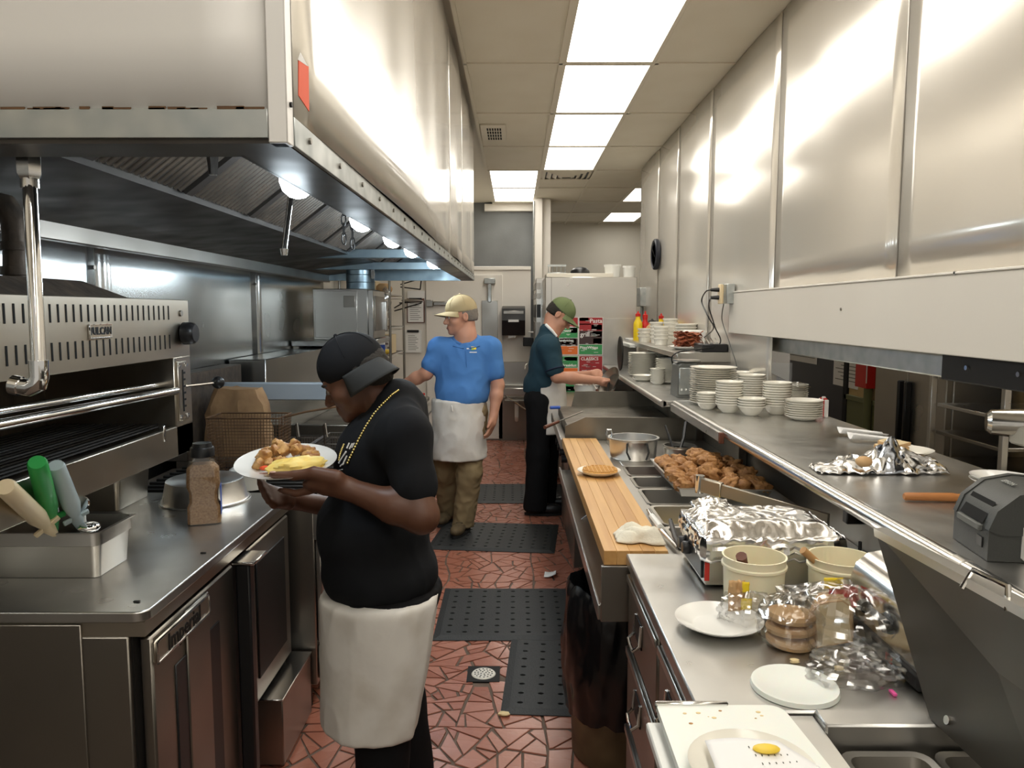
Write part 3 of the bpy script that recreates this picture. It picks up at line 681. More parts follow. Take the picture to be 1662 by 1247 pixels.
def scoop(label, pix0, pix1, y0, y1, m, r=.017):
    a = at(*pix0, y=y0); b_ = at(*pix1, y=y1); d = (b_-a).normalized()
    t = thing('ice_cream_scoop', label, 'scoop', b_)
    L = (b_-a).length
    h = MB(); Mx = frame(a, d.orthogonal(), d.cross(d.orthogonal()))
    h.lathe([(0, 0), (r*.85, .001), (r, .008), (r*1.05, L*.3), (r*1.08, L*.6), (r*.78, L*.74), (r*.55, L*.80), (r*.75, L*.86), (r*.45, L)], 16, Mx); h.build('handle', m, t)
    MB().box(-r*1.6, r*1.6, -.004, .004, L*.80, L*.86, .002, M=Mx).build('thumb_lever', m, t)
    e = b_+d*.02; e.z = max(min(e.z, 1.05), 1.0); e.y = max(e.y, 2.02)
    MB().cyl(b_, e, .005, n=8).build('shank', 'chrome_soft', t)
    MB().lathe([(.030, 0), (.028, -.013), (.018, -.026), (0, -.030)], 18, Matrix.Translation(e)).build('bowl', 'chrome', t)
    return t
scoop('scoop with a cream handle in the steel pan', (8, 790), (88, 866), 1.67, 1.97, 'ivory_pl', .022)
scoop('scoop with a green handle in the steel pan', (60, 750), (88, 860), 1.76, 1.99, 'green_pl', .022)
scoop('scoop with a pale grey handle in the steel pan', (90, 755), (130, 856), 1.86, 2.02, 'grey_pl', .021)
# clear plastic measuring cup bit + metal bowl of a spoon
q = at(133, 818, y=2.03); t = thing('steel_disher', 'bare steel disher with round thumb ring between the scoop handles', 'scoop', q)
MB().lathe([(.0, .0), (.021, .0), (.021, .012), (.0, .012)], 20, frame(q, (1, .2, .3), (0, .3, 1))).build('thumb_ring', 'chrome', t)
MB().cyl(q+Vector((.002, 0, -.012)), q+Vector((.012, -.01, -.07)), .006, .004, n=8).build('stem', 'white_plastic', t)
q2 = at(145, 856, y=1.97); MB().sphere(q2, .028, 16, 10, sc=(1, 1, .55)).build('bowl', 'chrome', t)
# spice jar
J = at(327, 852, z=.951); jx, jy = J.x, J.y+.03
t = thing('spice_jar', 'clear plastic shaker jar of brown seasoning with a black lid', 'jar', (jx, jy, .951))
MJ = Matrix.Translation((jx, jy, .951)) @ Matrix.Rotation(math.radians(18), 4, 'Z')
def sqring(w, d, c, z): return [Vector(p) for p in ((-w+c, -d, z), (w-c, -d, z), (w, -d+c, z), (w, d-c, z), (w-c, d, z), (-w+c, d, z), (-w, d-c, z), (-w, -d+c, z))]
def sqloft(rings, M):
    b = MB(); n = 8; vs = [M @ p for r in rings for p in r]; fs = [tuple(range(n-1, -1, -1)), tuple((len(rings)-1)*n+i for i in range(n))]
    for k in range(len(rings)-1): fs += [(k*n+i, k*n+(i+1) % n, (k+1)*n+(i+1) % n, (k+1)*n+i) for i in range(n)]
    return b.add(vs, fs)
hw = .054; hd = .036
sqloft([sqring(hw-.002, hd-.002, .010, .003), sqring(hw-.002, hd-.002, .010, .06), sqring(hw-.010, hd-.004, .010, .075), sqring(hw-.010, hd-.004, .010, .11), sqring(hw-.002, hd-.002, .012, .13), sqring(hw-.004, hd-.003, .014, .190), sqring(.036, .03, .013, .205)], MJ).build('seasoning', 'spice', t)
sqloft([sqring(hw, hd, .010, 0), sqring(hw, hd, .010, .062), sqring(hw-.008, hd-.002, .010, .077), sqring(hw-.008, hd-.002, .010, .11), sqring(hw, hd, .012, .13), sqring(hw-.002, hd-.001, .014, .192), sqring(.040, .034, .014, .215), sqring(.034, .030, .013, .225), sqring(.034, .030, .013, .232)], MJ).build('bottle', 'jar_glass', t)
MB().lathe([(.036, .228), (.039, .230), (.039, .258), (.036, .262), (.033, .262), (.030, .275), (0, .276)], 22, MJ).build('lid', 'black_plastic', t)
MB().box(hw-.001, hw+.001, -.026, .026, .03, .13, M=MJ).build('blue_label', 'blue_pl', t)
# round cake pan upside down
q = Vector((-1.185, 2.83, 0)); R = .165
MB().lathe([(0, .085), (R*.80, .085), (R*.84, .081), (R*.93, .010), (R*.96, .005), (R, .005), (R, .0), (R*.95, .0), (R*.90, .006), (R*.82, .077), (0, .081)], 40, Matrix.Translation((q.x, q.y, .951))).build('cake_pan', 'alu', label='round aluminium cake pan turned upside down behind the spice jar', cat='pan')
# box pan under the broiler
gn_pan('steel_pan', 'stainless pan pushed under the broiler rail', -1.68, -1.41, 2.64, 2.92, .951, .17, 'steel_tan')
# tub with lid behind the cake pan
q = at(395, 800, y=2.75)
t = thing('food_tub', 'cream food tub with white lid on the gas range grates', 'tub', (-1.12, 3.13, .926))
MB().lathe([(0, 0), (.062, 0), (.070, .065), (.072, .07), (0, .07)], 28, Matrix.Translation((-1.12, 3.13, .926))).build('tub_body', 'white_china', t)
MB().lathe([(0, .095), (.065, .092), (.080, .082), (.084, .076), (.078, .07), (0, .07)], 28, Matrix.Translation((-1.12, 3.13, .926))).build('tub_lid', 'white_plate', t)
# ================================================================ RANGE WITH KNOBS
RX, RY0, RY1 = -.80, 3.0, 3.62
t = thing('gas_range', 'gas range with black knobs and a curved towel bar', 'range', (-1.2, 3.3, 0))
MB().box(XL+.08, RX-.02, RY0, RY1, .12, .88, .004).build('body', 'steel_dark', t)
MB().box(XL+.08, RX, RY0, RY1, .88, .905, .003).build('top', 'greasy', t)
for k in range(9): MB().box(XL+.15, RX-.03, RY0+.04+k*.065, RY0+.055+k*.065, .905, .925, .003).build('grate_bar', 'black_iron', t)
b = MB(); b.prism([(RX-.02, RY0, .885), (RX+.015, RY0, .77), (RX+.015, RY0, .74), (RX-.02, RY0, .74)], (0, 0, 0), (0, RY1-RY0, 0)); b.build('control_panel', 'steel', t, smooth=False)
for k, y in enumerate((3.045, 3.20, 3.36, 3.51)):
    M4 = frame((RX+.004, y, .815), (0, 1, 0), (.3, 0, 1)); kb = MB(); kb.lathe([(.0, .045), (.022, .045), (.026, .03), (.030, .004), (.030, 0)], 18, M4); ko = kb.build('knob', 'black_plastic', t)
    MB().box(-.006, .006, -.028, .028, .03, .056, .003, M=M4).build('grip', 'black_plastic', ko)
dr = MB().box(RX-.018, RX+.004, RY0+.01, RY1-.01, .30, .735, .005).build('door', 'steel', t)
MB().tube([(RX, RY0+.03, .645), (RX+.035, RY0+.05, .650), (RX+.06, RY0+.10, .662), (RX+.062, RY0+.3, .668), (RX+.062, RY1-.10, .668), (RX+.05, RY1-.05, .66), (RX, RY1-.03, .65)], .011, 12).build('towel_bar', 'chrome_soft', dr)
MB().box(RX-.018, RX+.004, RY0+.01, RY1-.01, .14, .285, .005).build('drawer', 'steel', t)
MB().box(RX+.003, RX+.008, RY0+.01, RY1-.01, .286, .296, .001).build('drawer_trim', 'chrome_soft', t)
for y in (RY0+.06, RY1-.06):
    for x in (-1.5, RX-.08): MB().cyl((x, y, 0), (x, y, .12), .02, n=10).build('leg', 'black_iron', t)
MB().box(RX-.001, RX+.009, RY0+.012, RY0+.045, .70, .735, .002).build('rating_label', 'paper', t)
# tongs hanging on the towel bar
for k, (y, rz) in enumerate(((3.22, .1), (3.40, -.1))):
    t2 = thing('tongs', 'steel tongs hanging from the towel bar of the gas range', 'tongs', (RX+.062, y, .67), 'tongs on the towel bar')
    for s in (-1, 1):
        pts = [Vector((RX+.062+s*.010, y, .69)), Vector((RX+.062+s*.020, y+.005, .58)), Vector((RX+.064+s*.026, y+.01, .45)), Vector((RX+.066+s*.018, y+.012, .36))]
        MB().tube(pts, [.004, .007, .007, .004], 6).build('arm', 'steel_dark', t2)
    MB().tube([(RX+.050, y, .685), (RX+.055, y, .705), (RX+.066, y, .706), (RX+.074, y, .685)], .005, 6).build('hinge', 'steel_dark', t2)
# ================================================================ FRYER WITH BASKETS
t = thing('deep_fryer', 'deep fryer with steel tank behind the gas range', 'fryer', (-1.2, 4.0, 0))
FY0, FY1 = 3.66, 4.42
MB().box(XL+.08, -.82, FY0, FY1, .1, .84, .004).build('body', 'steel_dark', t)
f = MB(); f.box(XL+.08, -.82, FY0, FY0+.06, .84, .93); f.box(XL+.08, -.82, FY1-.06, FY1, .84, .93); f.box(XL+.08, XL+.3, FY0+.06, FY1-.06, .84, .93); f.box(-.90, -.82, FY0+.06, FY1-.06, .84, .93); f.build('tank_rim', 'greasy', t)
MB().box(XL+.3, -.90, FY0+.06, FY1-.06, .845, .86).build('oil', 'black_plastic', t); MB().box(XL+.1, -1.19, FY0+.02, FY0+.40, .93, .934, .001).build('tank_cover', 'greasy', t)
MB().box(XL+.03, XL+.14, FY0, FY1, .93, 1.36, .004).build('flue_riser', 'greasy', t)
for (x, y) in ((-1.5, FY0+.06), (-.9, FY0+.06), (-1.5, FY1-.06), (-.9, FY1-.06)): MB().cyl((x, y, 0), (x, y, .1), .02, n=10).build('leg', 'black_iron', t)
def mesh_basket(name, label, x0, x1, y0, y1, z0, z1, m, handle=None, cat='basket'):
    t = thing(name, label, cat, ((x0+x1)/2, (y0+y1)/2, z0))
    w = MB(); s = .014; ti = .012
    def P(u, v, side):
        k = ti*(1-v)
        return {0: (lerp(x0+k, x1-k, u), y0+k, lerp(z0, z1, v)), 1: (lerp(x0+k, x1-k, u), y1-k, lerp(z0, z1, v)), 2: (x0+k, lerp(y0+k, y1-k, u), lerp(z0, z1, v)), 3: (x1-k, lerp(y0+k, y1-k, u), lerp(z0, z1, v))}[side]
    for side in range(4):
        L = (x1-x0) if side < 2 else (y1-y0); n = max(4, int(L/s)); nv = max(3, int((z1-z0)/s))
        for i in range(n+1): w.tube([P(i/n, 0, side), P(i/n, 1, side)], .0013, 4, cap=False)
        for j in range(nv+1): w.tube([P(0, j/nv, side), P(1, j/nv, side)], .0013, 4, cap=False)
    n = int((x1-x0)/s)
    for i in range(n+1): x = lerp(x0+ti, x1-ti, i/n); w.tube([(x, y0+ti, z0), (x, y1-ti, z0)], .0013, 4, cap=False)
    w.build('wire_mesh', m, t, smooth=False)
    MB().tube([(x0, y0, z1), (x1, y0, z1), (x1, y1, z1), (x0, y1, z1)], .004, 6, True).build('rim', m, t)
    if handle: MB().tube(handle, .005, 6).build('handle', m, t)
    return t
b0 = at(345, 745, y=3.40); b1 = at(460, 680, y=3.40)
mesh_basket('fry_basket', 'rusty brown wire fry basket in front of the paper bag', b0.x, b1.x, 3.34, 3.52, .927, b1.z+.01, 'rust', [(b1.x, 3.42, b1.z+.005), (b1.x+.10, 3.42, b1.z+.03), (b1.x+.30, 3.46, b1.z+.06)])
for k, (qa, qb) in enumerate((((480, 760), (505, 705)), ((520, 752), (560, 698)))):
    c = at(qb[0], 770, y=3.9)
    bx = mesh_basket('fry_basket', 'steel wire fry basket sunk in the fryer tank', -1.165+k*.14, -1.035+k*.14, 3.76, 4.02+.1*k, .861, 1.0, 'steel_dark',
                     [(-1.10+k*.14, 3.76, 1.0), (-1.10+k*.14, 3.74, 1.10), (-1.08+k*.14, 3.70, 1.115), (-1.07+k*.14, 3.69, 1.05)])
    bx['group'] = 'baskets in the fryer'
# brown paper bag
q0 = at(322, 700, y=3.75); q1 = at(428, 640, y=3.75)
b = MB(); cx = (q0.x+q1.x)/2; hw = (q1.x-q0.x)/2
def bagf(d, hw=hw):
    return 1
rings = []
for j in range(9):
    v = j/8; z = lerp(.9345, q1.z+.02, v); k = (1-.16*v) * (1 if v < .8 else 1-.9*(v-.8))
    ring = []
    for i in range(28):
        a = 2*math.pi*i/28; ca, sa = math.cos(a), math.sin(a)
        r = 1/max(abs(ca), abs(sa))**.75
        p = Vector((cx-.0+hw*1.02*k*r*ca, 3.86+.085*k*r*sa, z)); p += Vector((1, 1, .6))*(.016*nz(p*14, 1, 3))+Vector((0, 0, .015*nz((a*2, v, 0), 1.3, 5)*v))
        ring.append(p)
    rings.append(ring)
vs = [p for r in rings for p in r]; fs = [(k*28+i, k*28+(i+1) % 28, (k+1)*28+(i+1) % 28, (k+1)*28+i) for k in range(8) for i in range(28)]+[tuple(range(27, -1, -1)), tuple(8*28+i for i in range(28))]
b.add(vs, fs); b.build('paper_bag', 'kraft', label='crumpled greasy brown paper bag behind the fry basket', cat='bag', angle=25)
# blue-grey guard plate
q0 = at(357, 622, y=4.06); q1 = at(522, 650, y=4.06)
MB().box(XL+.03, q1.x+.12, 4.06, 4.12, q1.z, q0.z, .006).build('splash_guard', 'bluegrey', label='pale blue-grey splash guard bar above the fryers', cat='guard')
# ================================================================ LEFT LINE FURTHER BACK
t = thing('griddle_station', 'long steel griddle station along the left wall beyond the fryer', 'griddle', (-1.2, 5.6, 0))
GY0, GY1 = 4.47, 7.0
MB().box(XL+.08, -.84, GY0, GY1, .12, .84, .004).build('body', 'steel_dark', t)
MB().box(XL+.08, -.80, GY0, GY1, .84, .875, .004).build('top', 'griddle', t)
MB().box(-.80, -.72, GY0, GY1, .80, .825, .004).build('front_shelf', 'steel', t)
MB().box(XL+.03, XL+.25, GY0+.05, GY1, .875, 1.38, .004).build('back_guard', 'steel_wall', t)
MB().box(XL+.03, -.86, GY0, GY0+.04, .875, .99, .004).build('side_guard', 'griddle', t)
for k in range(6): MB().cyl((-.84, GY0+.2+k*.4, .74), (-.80, GY0+.2+k*.4, .74), .025, n=14).build('knob', 'black_plastic', t)
for (x, y) in ((-1.5, GY0+.1), (-.9, GY0+.1), (-1.5, GY1-.1), (-.9, GY1-.1)): MB().cyl((x, y, 0), (x, y, .12), .022, n=10).build('leg', 'black_iron', t)
MB().cyl((-.70, GY1-.35, .45), (-.70, GY1-.35, .82), .012, n=10).cyl((-.70, GY1-.35, .62), (-.70, GY1-.35, .69), .026, n=12).build('gas_valve', 'white_plastic', t)
# pans with long handles + towel on the station, near the blue shirt man's hand
for k in range(3):
    y = 5.75+k*.16
    t = thing('sauce_pan', 'small steel pan with a %s handle over the left griddle front' % ['black', 'bare steel', 'thick black'][k], 'pan', (-1.2, y+.06, .876), 'small pans on the left griddle')
    MB().lathe([(0, 0), (.055, 0), (.06, .05), (.057, .05), (.052, .004), (0, .004)], 20, Matrix.Translation((-1.2, y+.06, .876))).build('pan_bowl', 'steel', t)
    MB().cyl((-1.15, y+.06, .915), (-.86, y, .925), .014, .016, n=10).build('grip', 'black_plastic' if k != 1 else 'chrome_soft', t)
b = MB(); q = at(698, 632, z=.90)
def fn(u, v): x = -.90+.13*(u-.5)*2; y = 6.35+.18*(v-.5)*2; return (x+.02*nz((u*4, v*4, 0)), y+.03*nz((u*3, v*3, 5)), .893+.055*max(0, 1-(2*u-1)**2)*max(0, 1-(2*v-1)**2)*(1+.9*nz((u*5, v*5, 2))))
solidify(b.grid(fn, 14, 14).build('white_towel', 'towel', label='crumpled white towel on the left griddle beside the man in blue', cat='towel'), .004, 1)
q = at(660, 622, y=6.2)
t = thing('frying_pan', 'dark frying pan with a red handle on the left griddle', 'pan', (-1.05, 6.2, .876))
MB().lathe([(0, 0), (.09, 0), (.12, .04), (.117, .04), (.088, .004), (0, .004)], 24, Matrix.Translation((-1.08, 6.55, .876))).build('pan_bowl', 'black_iron', t)
MB().tube([(-.97, 6.55, .91), (-.86, 6.5, .95), (-.78, 6.48, .955)], .010, 8).build('pan_grip', 'red', t)
# countertop steamer on wall shelf, with round duct
SH = 1.44
MB().box(XL+.03, -1.12, 5.8, 6.75, SH-.04, SH, .003).build('wall_shelf', 'steel_wall', label='steel wall shelf carrying the boxy steamer', cat='shelf')
MB().box(XL+.03, XL+.07, 5.85, 5.9, 1.1, SH-.04).box(XL+.03, XL+.07, 6.6, 6.65, 1.1, SH-.04).build('shelf_bracket', 'steel_dark', bpy.data.objects['wall_shelf'])
t = thing('countertop_steamer', 'boxy stainless steamer cabinet with framed side door under the round duct', 'steamer', (-1.37, 6.25, SH+.001))
MB().box(-1.60, -1.165, 6.0, 6.55, SH+.001, 1.845, .005).build('body', 'steel', t)
MB().box(-1.585, -1.25, 5.992, 6.001, SH+.02, 1.83, .003).build('back_plate', 'steel', t)
MB().box(-1.355, -1.265, 5.986, 5.993, 1.70, 1.79, .002).build('data_plate', 'steel_dark', t)
dd = MB().box(-1.166, -1.125, 6.01, 6.54, SH+.01, 1.835, .004).build('door', 'steel', t)
MB().box(-1.126, -1.118, 6.06, 6.49, SH+.07, 1.79, .003).build('door_window', 'steel_dark', dd)
MB().box(-1.120, -1.095, 6.47, 6.50, 1.5, 1.75, .004).build('door_handle', 'chrome_soft', dd)
t = thing('exhaust_duct', 'round ribbed steel duct between the steamer and the hood', 'duct', (-1.27, 6.25, 1.846))
MB().lathe([(.115, 1.846), (.115, 1.90), (.118, 1.903), (.115, 1.906), (.115, 1.96), (.118, 1.963), (.115, 1.966), (.115, 2.03)], 30, Matrix.Translation((-1.27, 6.25, 0))).build('duct', 'galv_bluelit', t)
MB().box(-1.165, -1.135, 6.15, 6.16, 1.93, 2.03, .002).build('strap', 'chrome_soft', t)
# white wall pieces above the steamer
# ================================================================ BACK OF THE AISLE
# wire rack with supplies
t = thing('wire_rack', 'open wire shelving rack crowded with supplies left of the cooler door', 'rack', (-1.45, 7.8, 0))
RX0, RX1, RY0_, RY1_ = -1.70, -1.215, 7.35, 8.25
for (x, y) in ((RX0, RY0_), (RX1, RY0_), (RX0, RY1_), (RX1, RY1_)): MB().cyl((x, y, 0), (x, y, 2.15), .013, n=8).build('post', 'steel_dark', t)
RSH = (.3, .85, 1.235, 1.505, 1.83, 2.08)
for z in RSH:
    w = MB(); w.tube([(RX0, RY0_, z), (RX1, RY0_, z), (RX1, RY1_, z), (RX0, RY1_, z)], .006, 6, True); w.tube([(RX0, RY0_, z-.03), (RX1, RY0_, z-.03), (RX1, RY1_, z-.03), (RX0, RY1_, z-.03)], .004, 6, True)
    for k in range(22): y = lerp(RY0_, RY1_, (k+.5)/22); w.tube([(RX0, y, z), (RX1, y, z)], .0025, 4)
    w.build('shelf', 'chrome_soft', t)
def simple_box(name, label, cat, x0, x1, y0, y1, z0, z1, m, c=.003, group=None):
    t = thing(name, label, cat, ((x0+x1)/2, (y0+y1)/2, z0), group); MB().box(x0, x1, y0, y1, z0, z1, c).build('carton', m, t); return t
z = 1.242
t = simple_box('printed_carton', 'cardboard carton with a white printed front on the wire rack', 'box', -1.52, -1.245, 7.62, 7.9, z, z+.19, 'cardboard')
MB().box(-1.35, -1.25, 7.615, 7.62, z+.01, z+.18, .0005).build('white_print', 'paper', t)
for (x, zz, w_) in ((-1.335, .13, .03), (-1.33, .09, .05), (-1.335, .05, .025), (-1.29, .05, .025)): MB().box(x, x+w_, 7.6135, 7.6155, z+zz, z+zz+.02).build('print_mark', 'steel_dark', t)
def bottle(name, label, x, y, z, r, h, m, capm, caph=.025, group=None, cat='bottle', neck=.5):
    t = thing(name, label, cat, (x, y, z), group)
    MB().lathe([(0, 0), (r*.95, 0), (r, .006), (r, h*.66), (r*.9, h*.76), (r*neck, h*.90), (r*neck, h)], 18, Matrix.Translation((x, y, z))).build('bottle_body', m, t)
    MB().lathe([(r*neck*1.15, h), (r*neck*1.15, h+caph*.5), (r*neck*.5, h+caph*.6), (r*neck*.25, h+caph)], 14, Matrix.Translation((x, y, z))).build('cap', capm, t)
    return t
bottle('sauce_bottle', 'brown sauce bottle beside the printed carton', -1.36, 7.45, z, .032, .22, 'sauce', 'red')
t = bottle('spray_can', 'blue and white can on the wire rack in front of the carton', -1.31, 7.40, z, .035, .19, 'paper', 'white_plastic')
MB().lathe([(.0358, .03), (.0358, .10)], 18, Matrix.Translation((-1.31, 7.40, z))).build('blue_band', 'blue_pl', t)
MB().sphere((-1.29, 7.50, z+.025), .05, 14, 9, sc=(1.2, .8, .5)).build('lemon_bag', 'yolk', label='yellow packet lying on the wire rack', cat='packet')
z = 1.512
for k, (x, m) in enumerate(((-1.42, 'white_plastic'), (-1.36, 'green_pl'), (-1.30, 'orange'), (-1.25, 'jar_glass'))):
    bottle('squeeze_jar', 'small clear jar of %s sauce on the wire rack' % ['white', 'green', 'orange', 'pale'][k], x, 7.45, z, .026, .14, m, 'white_plastic', .02, 'jars on the wire rack', 'jar', .7)
simple_box('cream_carton', 'cream carton near the top of the wire rack', 'box', -1.55, -1.36, 7.42, 7.7, 1.837, 1.96, 'cardboard')
b = MB().sphere((-1.29, 7.48, 1.89), .075, 16, 10, sc=(1.1, 1, .7), fn=lambda d: 1+.15*nz(d*3)); b.build('bun_bag', 'bread', label='bag of tan buns near the top of the wire rack', cat='bread')
b = MB().sphere((-1.25, 7.33, 1.78), .07, 20, 16, sc=(.7, .5, 1.6), fn=lambda d: 1+.35*nz(d*4, 1, 2)); b.build('plastic_bag', 'film', label='clear plastic bag hanging off the wire rack', cat='bag')
simple_box('dark_crate', 'dark crate on the top tier of the wire rack', 'crate', -1.6, -1.3, 7.45, 7.9, 2.087, 2.2, 'black_plastic')
simple_box('black_bin', 'black bin on the upper middle tier of the wire rack', 'bin', -1.66, -1.46, 7.5, 7.9, 1.512, 1.66, 'black_plastic')
# wire utensil holder brackets on the wall
t = thing('wire_wall_rack', 'black wire wall rack with whisks beside the cooler door', 'rack', at(672, 480, y=9.6))
for (a, b2) in (((650, 462), (684, 452)), ((650, 466), (682, 470)), ((648, 492), (686, 490)), ((640, 505), (684, 492)), ((640, 500), (660, 488)), ((684, 452), (682, 470))):
    MB().cyl(at(*a, y=9.5), at(*b2, y=9.62), .008, n=6).build('wire', 'black_iron', t)
MB().sphere(at(668, 488, y=9.55), .06, 12, 8, sc=(2.2, .5, .35)).build('whisk', 'steel_dark', t)
# clipboards on the cooler wall
def clip(label, x0, y0, x1, y1, board):
    a = at(x0, y0, y=9.66); c = at(x1, y1, y=9.66); t = thing('clipboard', label, 'clipboard', ((a.x+c.x)/2, 9.66, c.z))
    MB().box(a.x, c.x, 9.668, 9.685, c.z-.01, a.z+.02, .002).build('board', board, t)
    MB().box(a.x+.012, c.x-.012, 9.661, 9.668, c.z, a.z-.01, .001).build('sheet', 'paper', t)
    for k in range(9): zz = lerp(a.z-.05, c.z+.03, k/8); MB().box(a.x+.04, lerp(a.x, c.x, .62+.25*((k*7) % 5)/5), 9.6600, 9.6612, zz, zz+.006).build('text_line', 'grey_plastic2', t)
    MB().box(a.x+.03, c.x-.03, 9.645, 9.662, a.z-.005, a.z+.025, .004).build('clip', 'black_iron', t)
    return t
clip('clipboard with a typed sheet below the wire wall rack', 660, 487, 689, 523, 'wood_dark')
clip('clipboard with a ruled list hanging under the other clipboard', 657, 539, 684, 572, 'white_plastic')
a = at(661, 472, y=9.66); MB().box(a.x, a.x+.22, 9.67, 9.685, a.z-.12, a.z, .002).build('wall_notice', 'paper', label='small white notice above the clipboards', cat='notice')
# paper towel dispenser
a = at(815, 497, y=9.66); c = at(852, 544, y=9.66)
t = thing('towel_dispenser', 'black paper towel dispenser above the hand sink', 'dispenser', ((a.x+c.x)/2, 9.6, c.z))
b = MB(); b.prism([(a.x, 9.68, a.z), (a.x, 9.48, a.z-.03), (a.x, 9.44, a.z-.18), (a.x, 9.50, c.z), (a.x, 9.68, c.z)], (0, 0, 0), (c.x-a.x, 0, 0)); b.build('cover', 'black_plastic', t, smooth=False)
MB().box(a.x+.02, c.x-.02, 9.455, 9.47, a.z-.10, a.z-.06, .004).build('glossy_strip', 'steel_dark', t)
MB().box(a.x+.08, c.x-.08, 9.44, 9.455, a.z-.20, a.z-.17, .002).build('label_strip', 'paper', t)
MB().box(a.x+.08, a.x+.17, 9.52, 9.53, c.z-.03, c.z+.005).build('paper_end', 'paper', t)
t = thing('soap_dispenser', 'small black soap dispenser beside the towel dispenser', 'dispenser', at(861, 555, y=9.6))
a = at(849, 548, y=9.6); c = at(868, 562, y=9.6); MB().box(a.x, c.x, 9.55, 9.66, c.z, a.z, .006).build('soap_box', 'black_plastic', t); MB().box(c.x-.08, c.x-.02, 9.50, 9.55, a.z+.06, a.z+.08, .004).build('lever', 'white_plastic', t)
MB().box(c.x-.03, c.x, 9.66, 9.7, c.z-.1, a.z+.1).build('mount', 'wall_grey', t)
# hand sink
t = thing('hand_sink', 'stainless hand sink with gooseneck tap against the cooler wall', 'sink', (.07, 9.45, .75))
sx0, sx1 = -.16, .27; zr = .73
s_ = MB(); s_.box(sx0, sx1, 9.65, 9.70, zr-.02, 1.02, .004); s_.build('backsplash', 'steel', t)
s_ = MB(); s_.box(sx0, sx1, 9.18, 9.22, zr-.09, zr, .008); s_.box(sx0, sx0+.03, 9.22, 9.66, zr-.09, zr, .004); s_.box(sx1-.03, sx1, 9.22, 9.66, zr-.09, zr, .004); s_.box(sx0, sx1, 9.56, 9.66, zr-.09, zr, .004); s_.build('rim', 'steel', t)
MB().box(sx0+.03, sx1-.03, 9.22, 9.56, zr-.17, zr-.16).build('basin', 'steel_dark', t)
fp = [(.20, 9.60, zr), (.20, 9.60, zr+.20), (.19, 9.57, zr+.27), (.16, 9.52, zr+.29), (.13, 9.48, zr+.26), (.125, 9.47, zr+.21)]
MB().tube(fp, .011, 10).cyl((.20, 9.60, zr), (.20, 9.60, zr+.05), .025, n=12).cyl((.22, 9.6, zr+.03), (.26, 9.56, zr+.06), .008, n=8).build('tap', 'chrome', t)
MB().tube([(.02, 9.4, zr-.17), (.02, 9.4, zr-.38), (.02, 9.45, zr-.43), (.02, 9.52, zr-.40), (.02, 9.6, zr-.32), (.02, 9.7, zr-.32)], .025, 10).build('drain_trap', 'white_plastic', t)
MB().tube([(-.12, 9.25, zr-.1), (.2, 9.5, zr-.35), (.30, 9.6, zr-.55)], .012, 8).build('brace', 'chrome_soft', t)
MB().box(sx0-.05, .27, 9.66, 9.699, 0, .55, .002).build('dark_panel', 'steel_dark', t)
q = at(838, 707, z=0); t = thing('steel_bowl', 'small shiny steel bowl on the floor under the hand sink', 'bowl', (q.x-.02, q.y-.2, 0))
MB().lathe([(0, 0), (.05, 0), (.09, .05), (.095, .05), (.095, .055), (.085, .055), (.05, .008), (0, .008)], 20, Matrix.Translation((q.x-.02, q.y-.2, .001))).build('bowl_shell', 'chrome', t)
# oven stack and steel cooler side with menus
t = thing('oven_stack', 'stacked ovens with dark control panels beside the white post', 'oven', (.5, 8.7, 0))
MB().box(.225, .95, 8.15, 9.15, .05, 2.02, .004).build('body', 'steel', t)
for (z0, z1, m) in ((1.90, 1.97, 'steel_dark'), (1.80, 1.86, 'steel_dark'), (1.60, 1.74, 'black_plastic'), (1.35, 1.55, 'steel_dark'), (1.05, 1.28, 'black_plastic')):
    MB().box(.215, .226, 8.22, 8.9, z0, z1, .002).build('control_panel', m, t)
    MB().box(.232, .275, 8.144, 8.151, z0, z1, .001).build('side_vent', m, t)
for x in (.3, .85):
    for y in (8.25, 9.05): MB().cyl((x, y, 0), (x, y, .05), .02, n=8).build('foot', 'black_iron', t)
FYR = 7.3
t = thing('steel_cooler', 'tall brushed steel cooler with menus taped to its side', 'cooler', (.73, 7.7, 0))
MB().box(.29, 1.17, FYR, 8.1, .08, 1.995, .006).build('body', 'steel', t)
MB().box(.345, .352, FYR-.002, FYR, .09, 1.99).build('seam', 'steel_dark', t)
MB().box(.29, 1.17, FYR-.012, FYR, .95, 1.60, .002).build('side_sheet', 'steel_top', t)
MB().box(.31, .98, 7.6, 8.05, 1.995, 2.045, .004).build('top_cover', 'wall_cream', t)
for x in (.35, 1.1):
    for y in (7.4, 8.0): MB().cyl((x, y, 0), (x, y, .08), .02, n=8).build('foot', 'black_iron', t)
